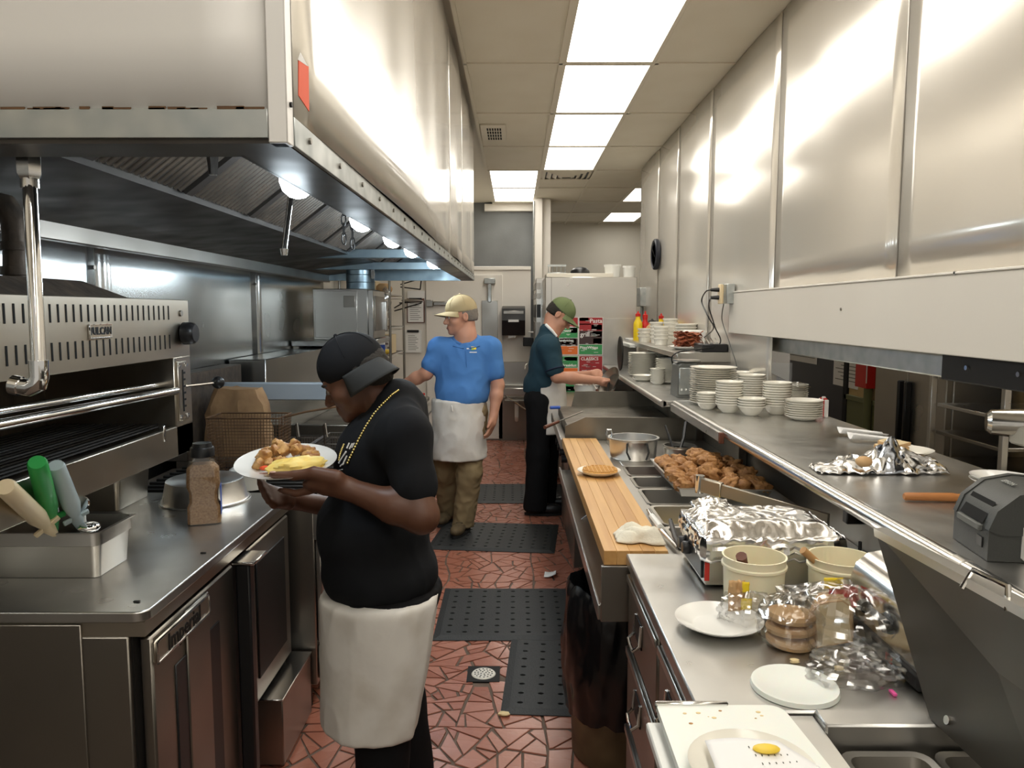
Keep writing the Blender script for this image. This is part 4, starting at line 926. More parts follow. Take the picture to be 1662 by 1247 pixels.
# menus
def menu(label, x0, y0, x1, y1, cells):
    yy = FYR-.0125
    a = at(x0, y0, y=yy); c = at(x1, y1, y=yy); t = thing('menu_poster', label, 'poster', ((a.x+c.x)/2, yy, c.z))
    MB().box(a.x, c.x, yy-.002, yy, c.z, a.z).build('sheet', 'paper', t)
    Wd = c.x-a.x; H = a.z-c.z
    for (u0, v0, u1, v1, m) in cells:
        if isinstance(m, tuple):
            s, mm = m; px_, pz = a.x+u0*Wd, a.z-v0*H
            text('menu_heading', s, u1*H, mm, t, frame((px_, yy-.0036, pz), (1, 0, 0), (0, 0, 1)), .0002, align='LEFT', bold=.0008)
        else: MB().box(a.x+u0*Wd, a.x+u1*Wd, yy-.0028, yy-.0019, a.z-v1*H, a.z-v0*H).build('print_block', m, t)
    rng = random.Random(int(x0*7+y0))
    for k in range(26):
        u = rng.uniform(.05, .7); v = rng.uniform(.08, .95)
        MB().box(a.x+u*Wd, a.x+(u+rng.uniform(.1, .25))*Wd, yy-.0034, yy-.0027, a.z-v*H-.0035, a.z-v*H).build('print_line', rng.choice(['paper', 'grey_plastic2', 'paper']), t)
mat('menu_red', (.36, .025, .03), .5); mat('menu_green', (.05, .30, .10), .5); mat('menu_orange', (.75, .17, .03), .5); mat('menu_dark', (.06, .035, .035), .5); mat('menu_yellow', (.72, .62, .08), .5)
menu('menu sheet headed Pasta and grill on the steel cooler', 939.5, 515, 978, 576, [(.02, .01, .98, .36, 'menu_red'), (.02, .01, .40, .10, 'menu_orange'), (.02, .17, .5, .2, 'menu_red'), (.52, .20, .96, .34, 'menu_dark'), (.02, .36, .98, .72, 'menu_dark'), (.52, .38, .96, .52, 'menu_orange'), (.60, .56, .94, .70, 'menu_orange'), (.02, .73, .98, .99, 'menu_green'),
     (.45, .10, .16, 0, ('Pasta', 'paper')), (.06, .46, .17, 0, ('grill', 'paper')), (.05, .81, .105, 0, ('PitasWraps', 'paper'))])
menu('menu sheet headed Classics on the steel cooler', 939.5, 578, 978, 612, [(.02, .01, .98, .75, 'menu_red'), (.02, .75, .98, .99, 'menu_dark'), (.08, .14, .20, 0, ('CLASSICS', 'paper'))])
menu('menu sheet headed Greens and Sandwiches on the steel cooler', 905, 515, 938, 576, [(.02, .01, .98, .26, 'menu_red'), (.02, .27, .98, .55, 'menu_green'), (.6, .28, .96, .42, 'menu_dark'), (.02, .56, .98, .76, 'menu_dark'), (.1, .58, .9, .72, 'red_matte'), (.02, .77, .98, .99, 'menu_orange'), (.12, .36, .10, 0, ('Greens', 'paper')), (.05, .62, .085, 0, ('Sandwiches', 'paper'))])
menu('menu sheet headed Breakfast on the steel cooler', 901, 578, 938, 641, [(.30, .01, .98, .30, 'menu_green'), (.40, .03, .95, .12, 'menu_yellow'), (.02, .31, .98, .60, 'menu_orange'), (.02, .60, .28, .99, 'menu_orange'), (.30, .60, .98, .99, 'menu_green'), (.4, .78, .9, .9, 'menu_dark'), (.30, .24, .10, 0, ('Breakfast', 'paper'))])
# things on the cooler
def bucket(label, px_, pyb, pyt, w, y):
    a = at(px_, pyb, y=y); c = at(px_, pyt, y=y); r = w*y/F/2; z0 = 2.047 if a.x < .9 else 1.997
    MB().lathe([(0, 0), (r*.88, 0), (r, c.z-z0-.02), (r*1.06, c.z-z0-.02), (r*1.06, c.z-z0), (0, c.z-z0)], 24, Matrix.Translation((a.x, y, z0))).build('white_bucket', 'white_plastic', label=label, cat='bucket')
bucket('white bucket on the steel cooler nearer the middle', 994, 455, 430, 26, 7.75); bucket('white bucket on the steel cooler beside the right wall', 1021, 455, 432, 20, 7.7)
t = thing('wire_caddy', 'grey wire caddy on top of the steel cooler', 'caddy', (.42, 7.8, 2.046)); MB().box(.33, .52, 7.75, 7.95, 2.046, 2.06, .003).build('tray', 'galv', t)
for k in range(5): MB().cyl((.34+k*.042, 7.76, 2.06), (.34+k*.042, 7.76, 2.13), .004, n=6).build('wire', 'galv', t)
MB().box(.33, .52, 7.75, 7.757, 2.12, 2.14).build('bar', 'galv', t)
MB().lathe([(.10, 0), (.095, .03), (.07, .055), (.03, .068), (0, .07)], 24, Matrix.Translation((.66, 7.75, 2.046))).build('black_bowl', 'black_plastic', label='upturned black bowl on top of the steel cooler', cat='bowl')
# gray switch boxes on the far right wall
t = thing('switch_box', 'grey electrical box on the far end of the right wall', 'electrical box', (1.37, 8.2, 1.78)); MB().box(1.335, 1.40, 8.12, 8.35, 1.72, 1.92, .004).build('box_body', 'galv', t); MB().cyl((1.37, 8.2, 1.40), (1.37, 8.2, 1.72), .018, n=8).build('conduit', 'galv', t)
# wall clock
q = at(1068, 413, x=1.395)
t = thing('wall_clock', 'round dark wall clock on the right wall panels', 'clock', (1.375, q.y, q.z))
Mc = frame((1.392, q.y, q.z), (0, 1, 0), (0, 0, 1)) @ Matrix.Rotation(math.pi, 4, 'Y')
MB().lathe([(0, .0), (.145, .0), (.15, .01), (.15, .035), (.135, .045), (.125, .035), (0, .035)], 32, Mc).build('case', 'door_navy', t)
MB().lathe([(0, .0365), (.122, .0365)], 28, Mc).build('dial', 'grey_pl', t)
for k in range(12):
    a = k*math.pi/6; MB().box(-.004, .004, .095, .115, .0367, .038, M=Mc @ Matrix.Rotation(a, 4, 'Z')).build('hour_mark', 'black_matte', t)
for a, l in ((1.0, .09), (4.2, .06)): MB().box(-.004, .004, -.01, l, .038, .039, M=Mc @ Matrix.Rotation(a, 4, 'Z')).build('hand', 'black_matte', t)
# outlet box with plugs and cords
q = at(1184, 478, x=1.375)
t = thing('outlet_box', 'grey outlet box with two black plugs on the right wall', 'outlet', (1.36, q.y, q.z))
MB().box(1.335, 1.385, q.y-.085, q.y+.0, q.z-.06, q.z+.065, .003).build('box_body', 'galv', t)
MB().box(1.315, 1.336, q.y+.005, q.y+.06, q.z-.06, q.z+.065, .004).box(1.335, 1.385, q.y, q.y+.06, q.z-.058, q.z+.06).build('receptacle', 'ivory_pl', t)
for dz in (.03, -.02): MB().cyl((1.32, q.y+.03, q.z+dz), (1.265, q.y+.045, q.z+dz), .015, .010, n=10).build('plug', 'black_plastic', t)
def cord(label, pts, r=.0045, m='black_plastic'):
    n = 24; P = [Vector(p) for p in pts]; out = []
    for k in range(len(P)-1):
        p0 = P[max(0, k-1)]; p1 = P[k]; p2 = P[k+1]; p3 = P[min(len(P)-1, k+2)]
        for i in range(8):
            u = i/8; out.append(.5*((2*p1)+(p2-p0)*u+(2*p0-5*p1+4*p2-p3)*u*u+(3*p1-p0-3*p2+p3)*u**3))
    out.append(P[-1]); MB().tube(out, r, 6).build('power_cord', m, label=label, cat='cord', group='cords from the outlet box')
cord('black cord looping from the upper plug down to the upper shelf', [(1.265, q.y+.045, q.z+.03), at(1145, 474, x=1.22), at(1139, 490, x=1.22), at(1150, 515, x=1.24), at(1158, 533, x=1.30), at(1143, 548, x=1.34)])
cord('black cord running from the lower plug down behind the plates', [(1.265, q.y+.045, q.z-.02), at(1152, 487, x=1.24), at(1151, 500, x=1.26), at(1160, 530, x=1.30), at(1166, 560, x=1.33), (1.03, 4.84, 1.40), (1.02, 4.84, 1.30), (1.04, 4.80, 1.16)])
cord('thin grey cord dropping from the outlet box beside the jamb', [(1.345, q.y+.02, q.z-.06), at(1172, 520, x=1.37), at(1185, 560, x=1.37), at(1196, 600, x=1.37), (1.37, 4.74, 1.153)], .003, 'grey_plastic')
# ================================================================ RUBBER MATS
def mat_obj(label, cx, cy, w, l, rz):
    b = MB(); h = .014; bw = .035; nx = max(2, int((w-2*bw)/.078)); ny = max(2, int((l-2*bw)/.078))
    x0, y0 = -w/2+bw, -l/2+bw; sx = (w-2*bw)/nx; sy = (l-2*bw)/ny
    oct_o = [(-1, -1), (0, -1), (1, -1), (1, 0), (1, 1), (0, 1), (-1, 1), (-1, 0)]
    for i in range(nx):
        for j in range(ny):
            mx = x0+(i+.5)*sx; my = y0+(j+.5)*sy
            vs = [(mx+a*sx/2, my+c*sy/2, h) for a, c in oct_o]
            vs += [(mx+.0135*math.cos(math.atan2(c, a)), my+.009*math.sin(math.atan2(c, a)), h) for a, c in oct_o]
            vs += [(p[0], p[1], .001) for p in vs[8:16]]
            fs = [(k, (k+1) % 8, 8+(k+1) % 8, 8+k) for k in range(8)]+[(8+k, 8+(k+1) % 8, 16+(k+1) % 8, 16+k) for k in range(8)]
            b.add(vs, fs)
    X0, X1, Y0, Y1 = x0, x0+nx*sx, y0, y0+ny*sy; e = bw
    vs = [(X0, Y0, h), (X1, Y0, h), (X1, Y1, h), (X0, Y1, h), (X0-e, Y0-e, .003), (X1+e, Y0-e, .003), (X1+e, Y1+e, .003), (X0-e, Y1+e, .003), (X0-e, Y0-e, 0), (X1+e, Y0-e, 0), (X1+e, Y1+e, 0), (X0-e, Y1+e, 0)]
    b.add(vs, [(i, (i+1) % 4, 4+(i+1) % 4, 4+i) for i in range(4)]+[(4+i, 4+(i+1) % 4, 8+(i+1) % 4, 8+i) for i in range(4)]+[(8, 9, 10, 11)])
    me = bpy.data.meshes.new('rubber_mat'); me.from_pydata(b.v, [], b.f); me.update(); me.materials.append(M_['rubber'])
    bm = bmesh.new(); bm.from_mesh(me); bmesh.ops.recalc_face_normals(bm, faces=bm.faces); bm.to_mesh(me); bm.free()
    o = bpy.data.objects.new('rubber_mat', me); COL.objects.link(o); o.rotation_euler.z = rz
    return place(o, None, (cx, cy, .0015), label, 'mat', 'black rubber floor mats')
mat_obj('black rubber floor mat with holes beside the trash can', .34, 3.325, .76, .72, -.06)
mat_obj('black rubber floor mat with holes behind the floor drain', .03, 4.05, .90, .72, .0)
mat_obj('black rubber floor mat with holes under the man in blue', -.14, 5.47, .90, .70, -.10)
mat_obj('black rubber floor mat with holes behind the man in khaki trousers', .02, 6.80, .90, .72, .0)
# paper scrap on the floor
q = at(895, 935, z=.0)
def fn(u, v): return (q.x-.05+.075*u+.01*v, q.y+.10*v-.05, .006+.035*max(0, u-.35)**1.4+.012*math.sin(v*5)*u+.004)
solidify(MB().grid(fn, 8, 8).build('paper_scrap', 'paper', label='curled scrap of white paper on the tile floor', cat='paper'), .001, 1)
q = at(818, 1162, z=0); MB().sphere((q.x, q.y, .008), .02, 12, 8, sc=(1.3, .8, .4), fn=lambda d: 1+.5*nz(d*3)).build('food_scrap', 'crumb', label='bit of dropped food on the tiles beside the mat', cat='crumb')
# ================================================================ DRAWER COUNTER (near right)
CZ = .92
t = thing('drawer_counter', 'stainless refrigerated drawer counter with chrome pulls', 'counter', (.7, 1.85, 0))
MB().box(.345, 1.12, 1.356, 2.285, CZ-.035, CZ, .004).build('counter_top', 'steel_top', t)
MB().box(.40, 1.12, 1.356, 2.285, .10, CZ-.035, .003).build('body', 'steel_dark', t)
for (y0, y1) in ((1.80, 2.27), (1.43, 1.77)):
    for (z0, z1) in ((.655, .865), (.40, .635), (.13, .38)):
        d = MB().box(.352, .402, y0, y1, z0, z1, .006).build('drawer', 'steel_dark', t)
        MB().box(.345, .356, y0, y1, z1-.028, z1-.004, .003).build('drawer_lip', 'steel', d)
        hy = lerp(y0, y1, .55); hz = z1-.10
        MB().box(.348, .353, hy-.045, hy+.045, hz-.035, hz+.035, .002).build('pull_plate', 'black_iron', d)
        MB().tube([(.350, hy-.045, hz+.035), (.346, hy-.047, hz-.02), (.328, hy-.042, hz-.036), (.326, hy, hz-.038), (.328, hy+.042, hz-.036), (.346, hy+.047, hz-.02), (.350, hy+.045, hz+.035)], .0055, 8).build('pull', 'chrome', d)
for y in (1.5, 2.2):
    for x in (.45, 1.0): MB().cyl((x, y, 0), (x, y, .10), .02, n=10).build('leg', 'black_iron', t)
# ================================================================ CUTTING-BOARD PREP UNIT (nearest)
t = thing('prep_table', 'sandwich prep table with sunken pans and open lid', 'prep table', (.65, .95, 0))
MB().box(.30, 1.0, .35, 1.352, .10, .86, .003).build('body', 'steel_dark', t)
f = MB(); f.box(.30, .56, .35, 1.352, .86, CZ-.005, .003); f.box(.56, 1.0, 1.295, 1.352, .86, CZ+.008, .004); f.box(.90, 1.0, .35, 1.295, .86, CZ-.005, .003); f.build('deck', 'steel_top', t)
MB().box(.245, .30, .35, 1.345, .885, .905, .003).build('front_ledge', 'white_plastic', t)
MB().box(.56, .90, .35, 1.29, .74, .75).build('well_floor', 'black_iron', t)
for (x, y) in ((.36, .45), (.94, .45), (.36, 1.3), (.94, 1.3)): MB().cyl((x, y, 0), (x, y, .10), .02, n=10).build('leg', 'black_iron', t)
# lid: slanted panel hinged at the back
L0 = at(1509, 1166, z=CZ+.01); L1 = at(1421, 862, y=1.62); L2 = at(1662, 992, y=1.10)
dirn = (L2-L1)/(L2.y-L1.y)
N0 = Vector((L0.x+.012, .50, CZ+.01)); N1 = L1+dirn*(.50-L1.y)
out = Vector((-1, 0, 0))
b = MB(); b.prism([L0, L1, N1, N0], (0, 0, 0), (.022, .004, 0)); lid = b.build('lid', 'lid_dark', t, smooth=False)
b = MB(); e = (N1-L1).normalized()*.0
b.prism([L1+Vector((-.004, .002, .006)), N1+Vector((-.004, 0, .006)), N1+Vector((-.002, 0, -.012)), L1+Vector((-.002, .0, -.012))], (0, 0, 0), (.030, .004, 0)); b.build('lid_edge', 'steel', lid, smooth=False)
hd = at(1585, 975, y=1.20); MB().tube([hd+Vector((.012, .06, .0)), hd+Vector((.02, .045, .035)), hd+Vector((.02, -.045, .04)), hd+Vector((.012, -.06, .006))], .005, 8).build('lid_handle', 'chrome', lid)
MB().cyl(L0+Vector((.02, -.05, .02)), L0+Vector((.0, -.05, .025)), .008, n=10).build('hinge_bolt', 'chrome_soft', lid)
# sunken pans
gn_pan('prep_pan', 'small steel pan sunk in the prep table, nearest the cutting board corner', .575, .735, 1.02, 1.285, .76, .125, 'steel', group='pans sunk in the prep table')
gn_pan('prep_pan', 'small steel pan sunk in the prep table below the open lid', .74, .895, 1.02, 1.285, .76, .125, 'steel', group='pans sunk in the prep table')
# cutting board, with steel clip; plate and ticket on it
CBZ = CZ+.001
pts = []
for cx, cy, a0 in ((.545-.035, .72+.02, -90), (.47, 1.352-.03, 0), (.263+.01, 1.352-.01, 90), (.263+.01, .73, 180)):
    r = .03 if a0 in (0, -90) else .008
    for i in range(5): a = math.radians(a0+22.5*i); pts.append((cx+r*math.cos(a), cy+r*math.sin(a), 0))
MB().prism(pts, (0, 0, CBZ), (0, 0, CBZ+.014)).build('cutting_board', 'lid_plastic', label='stained white plastic cutting board on the prep table', cat='cutting board')
CB = bpy.data.objects['cutting_board']
MB().box(.262, .40, 1.348, 1.358, CBZ-.002, CBZ+.020, .003).build('steel_clip', 'chrome_soft', CB)
rng = random.Random(4); M_['stain'] = mat('stain', (.70, .50, .22), .8)
for k in range(16):
    x = rng.uniform(.30, .47); y = rng.uniform(1.22, 1.33); MB().sphere((x, y, CBZ+.0145), rng.uniform(.001, .004), 7, 5, sc=(1.4, 1, .3)).build('food_stain', rng.choice(['stain', 'crumb', 'potato']), CB)
def plate_prof(r): return [(0, .004), (r*.55, .004), (r*.62, .006), (r*.72, .012), (r*.97, .021), (r, .0235), (r*.985, .0205), (r*.74, .0085), (r*.60, .0), (0, .0)]
def plate(name, label, x, y, z, r, m='white_china', group=None, rx=0, ry=0, cat='plate', sx=1):
    o = MB().lathe(plate_prof(r), 36, sx=sx).build(name, m, loc=(x, y, z), label=label, cat=cat, group=group); o.rotation_euler = (rx, ry, 0); return o
q = at(1195, 1262, z=CBZ+.016)
plate('plate', 'white plate under the order ticket on the cutting board', .375, 1.13, CBZ+.0145, .10, 'white_china')
TA, TB_, TC, TD = at(1144, 1203, z=CBZ+.045), at(1262, 1199, z=CBZ+.046), at(1345, 1250, z=CBZ+.04), at(1172, 1275, z=CBZ+.04)
def fn(u, v):
    p = TA.lerp(TB_, u).lerp(TD.lerp(TC, u), v); return (p.x, p.y, p.z-.010*math.sin(math.pi*u)*(.3+v*.7)+.006*math.sin(u*4))
tk = solidify(MB().grid(fn, 12, 8).build('order_ticket', 'paper_white', label='folded printed order ticket lying on the plate and cutting board', cat='ticket'), .0008, 1)
for k in range(6):
    u = .50+.075*k
    for j in range(3): 
        a = Vector(fn(u, .18+.2*j)); b2 = Vector(fn(u+.012, .32+.2*j)); MB().box(min(a.x, b2.x), min(a.x, b2.x)+.0016, min(a.y, b2.y)+.004, max(a.y, b2.y)-.004, a.z+.0008, a.z+.0014).build('print_line', 'grey_plastic2', tk)
MB().sphere((.405, 1.155, CBZ+.047), .016, 12, 8, sc=(1.4, .8, .35)).build('egg_bit', 'yolk', label='smear of egg yolk on the order ticket', cat='food')
# ================================================================ THINGS ON THE DRAWER COUNTER
Z0 = CZ+.001
plate('plate', 'empty white dinner plate on the drawer counter', .485, 1.735, Z0, .103, 'white_plate')
# food warmer with foil
WX0, WX1, WY0, WY1 = .515, .885, 1.99, 2.265
t = thing('food_warmer', 'countertop food warmer wrapped in aluminium foil', 'warmer', (.7, 2.13, Z0))
MB().box(WX0, WX1, WY0, WY1, Z0+.006, Z0+.10, .004).build('base', 'steel', t)
for x in (WX0+.03, WX1-.03):
    for y in (WY0+.03, WY1-.03): MB().cyl((x, y, Z0), (x, y, Z0+.008), .012, n=8).build('foot', 'black_plastic', t)
MB().box(WX0-.006, WX0+.001, WY0+.02, WY1-.02, Z0+.02, Z0+.09, .002).build('control_plate', 'black_plastic', t)
MB().box(WX0-.001, WX0+.012, WY0-.0015, WY0+.001, Z0+.02, Z0+.085).build('warning_label', 'red_matte', t)
for y in (WY1-.06, WY1-.11):
    k = MB().lathe([(.019, 0), (.019, .016), (.016, .02), (0, .02)], 16, frame((WX0-.006, y, Z0+.06), (0, 0, 1), (0, 1, 0)))
    k.build('knob', 'black_plastic', t)
# foil wrap round the rim + domed foil cover
def foil_patch(name, fn, nu, nv, m='foil', th=.0012, parent=None):
    return solidify(MB().grid(fn, nu, nv).build(name, m, parent, angle=20), th, 1)
perim = []
for k in range(100):
    s_ = k/100*4; sd = int(s_); u = s_-sd
    perim.append([(lerp(WX0, WX1, u), WY0, 0, -1), (WX1, lerp(WY0, WY1, u), 1, 0), (lerp(WX1, WX0, u), WY1, 0, 1), (WX0, lerp(WY1, WY0, u), -1, 0)][sd])
def fn(u, v):
    k = int(round(u*100)) % 100; x, y, nx, ny = perim[k]; w = nz((k*.9, v*4, 1))
    off = .006+.010*v*(1-v)*4*(.6+.6*w)+.004*nz((k*.35, v*9, 3)); z = Z0+lerp(.075+.012*nz((k*.6, 0, 7)), .142+.01*nz((k*.7, 3, 2)), v)
    return (x+nx*off, y+ny*off, z)
foil_patch('foil_skirt', fn, 100, 8, parent=t)
def fn(u, v):
    x = lerp(WX0-.004, WX1+.004, u); y = lerp(WY0-.004, WY1+.004, v)
    eu = min(u, 1-u)*2; ev = min(v, 1-v)*2; d = min(eu*1.6, ev*1.3, 1)
    h = .018+.034*(1-(1-min(1, d*1.7))**2)
    n = .007*nz((x*14, y*14, 0))-.007*abs(nz((x*26, y*20, 4)))-.003*abs(nz((x*60, y*52, 9)))
    return (x, y, Z0+.118+h+n)
foil_patch('foil_cover', fn, 56, 44, parent=t)
def fn(u, v):
    x = lerp(WX0+.03, WX0+.15, u); y = lerp(WY1-.05, WY1+.05, v); return (x, y, Z0+.152+.02*math.sin(u*3)+.012*nz((u*7, v*7, 3)))
foil_patch('foil_flap', fn, 14, 10, parent=t)
# round tubs with wooden spoons
def tub(label, x, y, r, h, spoon, slabel):
    t = thing('round_tub', label, 'tub', (x, y, Z0))
    MB().lathe([(0, 0), (r*.90, 0), (r*.92, .004), (r*.97, h*.78), (r*1.03, h*.80), (r*1.03, h*.84), (r*.985, h*.86), (r, h*.97), (r*1.02, h), (r*.96, h), (r*.93, h*.8), (r*.88, .005), (0, .005)], 36, Matrix.Translation((x, y, Z0))).build('tub_shell', 'tub', t)
    MB().lathe([(0, h*.35), (r*.90, h*.35)], 28, Matrix.Translation((x, y, Z0))).build('butter', 'tub', t)
    s = thing('wooden_spoon', slabel, 'spoon', (x, y, Z0+h*.4)); a, b2, rr0, rr1 = spoon
    MB().tube([a, a.lerp(b2, .5), b2], [rr0, (rr0+rr1)/2, rr1], 10).build('handle', 'wood_dark' if rr1 > .011 else 'wood_spoon', s)
    return t
tx, ty = .605, 1.86
tub('cream round tub with a dark spoon in front of the food warmer', tx, ty, .078, .135, (Vector((tx-.01, ty+.02, Z0+.06)), at(1203, 903, y=ty-.03), .009, .014), 'dark wooden spoon end in the cream tub')
tx2, ty2 = .825, 1.86
tub('cream round tub with a light spoon beside the backsplash', tx2, ty2, .080, .132, (Vector((tx2+.0, ty2, Z0+.06)), at(1303, 893, y=ty2-.02), .008, .010), 'pale wooden spoon handle leaning out of the right tub')
# lid
q = at(1296, 1125, z=Z0)
MB().lathe([(0, .006), (.074, .006), (.078, .009), (.083, .009), (.085, .0), (.080, .0), (0, .003)], 40).build('tub_lid', 'lid_plastic', loc=(q.x, 1.445, Z0), label='translucent round tub lid lying on the drawer counter', cat='lid')
# bagged bread loaves
def film_blob(name, label, c, r, sc, seed, amp=.2, n=40, m2=26, cat='bag', zmin=Z0, mname='film', parent=None):
    c = Vector(c)
    def f(d): return 1+amp*(abs(nz(d*2.2, 1, seed))*1.4-.35)+amp*.45*abs(nz(d*6, 1, seed+3))
    b = MB().sphere(c, r, n, m2, sc=sc, fn=f); b.v = [(p[0], p[1], max(p[2], zmin+.0005)) for p in b.v]
    return b.build(name, mname, parent, angle=22, **({} if parent else dict(label=label, cat=cat)))
def bread_slice(x, y, z, w, h, th, rz, label, group, tilt=0.0):
    pr = [(-w, 0), (w, 0), (w, h*.55), (w*1.08, h*.68), (w*1.02, h*.86), (w*.7, h*.98), (0, h), (-w*.7, h*.98), (-w*1.02, h*.86), (-w*1.08, h*.68), (-w, h*.55)]
    t = thing('bread_slice', label, 'bread', (x, y, z), group)
    Mx = Matrix.Translation((x, y, z)) @ Matrix.Rotation(rz, 4, 'Z') @ Matrix.Rotation(tilt, 4, 'X')
    MB().prism([Mx @ Vector((a, 0, c)) for a, c in pr], Mx.to_3x3() @ Vector((0, -th*.46, 0)), Mx.to_3x3() @ Vector((0, th*.46, 0))).build('crust', 'bread', t)
    MB().prism([Mx @ Vector((a*.93, 0, .003+c*.94)) for a, c in pr], Mx.to_3x3() @ Vector((0, -th*.5, 0)), Mx.to_3x3() @ Vector((0, th*.5, 0))).build('crumb', 'bread_in', t)
q = at(1285, 1062, z=Z0); bx, by_ = q.x+.014, q.y+.05
for k in range(3):
    o = MB().lathe([(0, 0), (.045, 0), (.052, .004), (.054, .012), (.050, .020), (.035, .024), (0, .025)], 28).build('english_muffin', 'bread', loc=(bx, by_, Z0+.002+.027*k), label='split muffin stacked in the clear bag', cat='bread', group='muffins in the clear bag')
    o.rotation_euler = (.05*(-1)**k, .04, k)
film_blob('bread_bag', 'clear plastic bag round a stack of muffins beside the plate', (bx, by_, Z0+.05), .072, (1, .95, .95), 5, .16)
bx2, by2 = .73, 1.60
for k in range(4): bread_slice(bx2-.015+.012*k, by2+.035+.022*k, Z0+.003, .05, .095, .014, .35, 'bread slice standing in the printed plastic bag', 'slices in the printed bag', -.2)
film_blob('bread_bag', 'printed clear bread bag crumpled in front of the toaster', (.735, 1.61, Z0+.06), .10, (1.0, 1.15, .85), 12, .28)
film_blob('loose_bag', 'empty crumpled clear bag lying flat beside the tub lid', (.70, 1.485, Z0+.02), .085, (1.15, .75, .42), 21, .4)
film_blob('film_wrap', 'crumpled clear wrap in front of the cream tub', (.565, 1.765, Z0+.03), .06, (1.2, .8, .75), 33, .35)
film_blob('film_wrap', 'clear wrap bunched up between the two cream tubs', (.71, 1.74, Z0+.045), .075, (1.2, .7, .75), 41, .35)
# printed patches on the bags (bread brand artwork: plain red-brown shapes)
def bag_print(x0, y0, x1, y1, y, m, lab, n=10):
    a = at(x0, y0, y=y); c = at(x1, y1, y=y)
    def fn(u, v): return (lerp(a.x, c.x, u)+.004*nz((u*3, v*3, x0)), y+.012*nz((u*4, v*4, y0)), lerp(a.z, c.z, v)+.004*nz((u*3, v*5, 2)))
    return solidify(MB().grid(fn, n, n).build('bag_print', m, label=lab, cat='wrapper'), .0008, 1)
bag_print(1183, 942, 1208, 992, 1.772, 'bread', 'brown printed strip of a bread wrapper beside the cream tub')
bag_print(1345, 950, 1392, 985, 1.70, 'red_matte', 'red printed patch of the bread wrapper')
bag_print(1336, 985, 1368, 1012, 1.66, 'orange', 'orange printed patch of the bread wrapper')
for (x0, y0, x1, y1, y) in ((1205, 945, 1216, 962, 1.768), (1203, 972, 1220, 990, 1.768), (1338, 938, 1368, 956, 1.69)): bag_print(x0, y0, x1, y1, y, 'yellow', 'yellow scroll mark printed on the bread wrapper', 4)['group'] = 'yellow marks on the wrappers'
for k, (x, y) in enumerate(((1290, 1076), (1362, 1088), (1340, 1072))):
    q = at(x, y, z=Z0); MB().sphere((q.x, q.y, Z0+.004), .008, 8, 6, sc=(1.3, 1, .6), fn=lambda d: 1+.4*nz(d*3, 1, 2)).build('bread_crumb', 'crumb', label='pale bread crumb on the drawer counter', cat='crumb', group='crumbs on the drawer counter')
q = at(1450, 1128, z=Z0); MB().box(q.x-.004, q.x+.004, q.y-.008, q.y+.012, Z0, Z0+.006, .001).build('bag_tag', 'pink', label='tiny pink bread bag tag on the counter', cat='tag')
# toaster
t = thing('pop_up_toaster', 'chrome toaster with black lever behind the prep lid', 'toaster', (.90, 1.58, Z0))
x0, x1, y0, y1 = .80, 1.02, 1.43, 1.75
prof = [(x0, Z0+.012), (x0, Z0+.12), (x0+.012, Z0+.155), (x0+.04, Z0+.178), (x0+.08, Z0+.185), (x1-.08, Z0+.185), (x1-.04, Z0+.178), (x1-.012, Z0+.155), (x1, Z0+.12), (x1, Z0+.012)]
MB().prism([(a, y0, c) for a, c in prof], (0, 0, 0), (0, y1-y0, 0)).build('shell', 'chrome_soft', t)
MB().box(x0-.01, x1+.01, y0-.01, y1+.01, Z0, Z0+.035, .006).build('base', 'black_plastic', t)
lev = at(1410, 983, x=x0-.02); MB().cyl((x0-.03, lev.y+.005, lev.z), (x0-.03, lev.y-.012, lev.z), .014, n=16).box(x0-.036, x0-.02, lev.y-.10, lev.y, lev.z-.006, lev.z+.006, .003).build('lever', 'black_plastic', t)
MB().cyl((x0-.033, lev.y-.0, lev.z), (x0-.033, lev.y-.013, lev.z), .004, n=8).build('lever_pin', 'white_plastic', t)
MB().lathe([(0, .014), (.020, .014), (.024, 0)], 18, frame((x0, 1.56, Z0+.085), (0, 1, 0), (0, 0, 1)) @ Matrix.Rotation(math.pi, 4, 'Y')).build('dial', 'black_plastic', t)
MB().box(x0-.0125, x0-.009, 1.52, 1.545, Z0+.012, Z0+.028).build('red_mark', 'red_matte', t)
MB().tube([at(1396, 880, x=.96), at(1394, 930, x=.97), at(1386, 955, x=1.0)], .005, 8).build('cord', 'black_plastic', t)
# ================================================================ STEAM TABLE WITH BUTCHER BOARD
SY0_, SY1_ = 2.295, 4.43
t = thing('steam_table', 'long steel steam table holding hot pans', 'steam table', (.8, 3.4, 0))
f = MB(); f.box(.485, .535, SY0_, SY1_, .875, .905, .003); f.box(.93, 1.12, SY0_, SY1_, .875, .905, .003); f.box(.535, .93, SY0_, 2.34, .875, .905, .003); f.box(.535, .93, 3.69, SY1_, .875, .905, .003); f.build('deck', 'steel', t)
for y in (2.63, 2.92, 3.20, 3.44, 3.68): MB().box(.535, .93, y-.008, y+.008, .88, .904, .002).build('divider', 'steel', t)
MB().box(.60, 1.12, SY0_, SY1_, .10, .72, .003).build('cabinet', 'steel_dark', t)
f = MB(); f.box(.50, .51, SY0_, SY1_, .72, .875); f.box(.51, 1.12, SY0_, SY0_+.01, .72, .875); f.box(.51, 1.12, SY1_-.01, SY1_, .72, .875); f.build('well_box', 'steel_dark', t)
for k in range(4): MB().box(.592, .601, 2.33+k*.52, 2.82+k*.52, .13, .69, .004).build('door', 'steel_dark', t)
MB().box(.27, .60, SY0_+.015, SY1_, .715, .728, .002).box(.262, .272, SY0_+.015, SY1_, .695, .745, .002).build('under_shelf', 'steel', t)
MB().box(.27, .51, SY0_, SY0_+.016, .695, .875, .002).build('end_gusset', 'steel_dark', t)
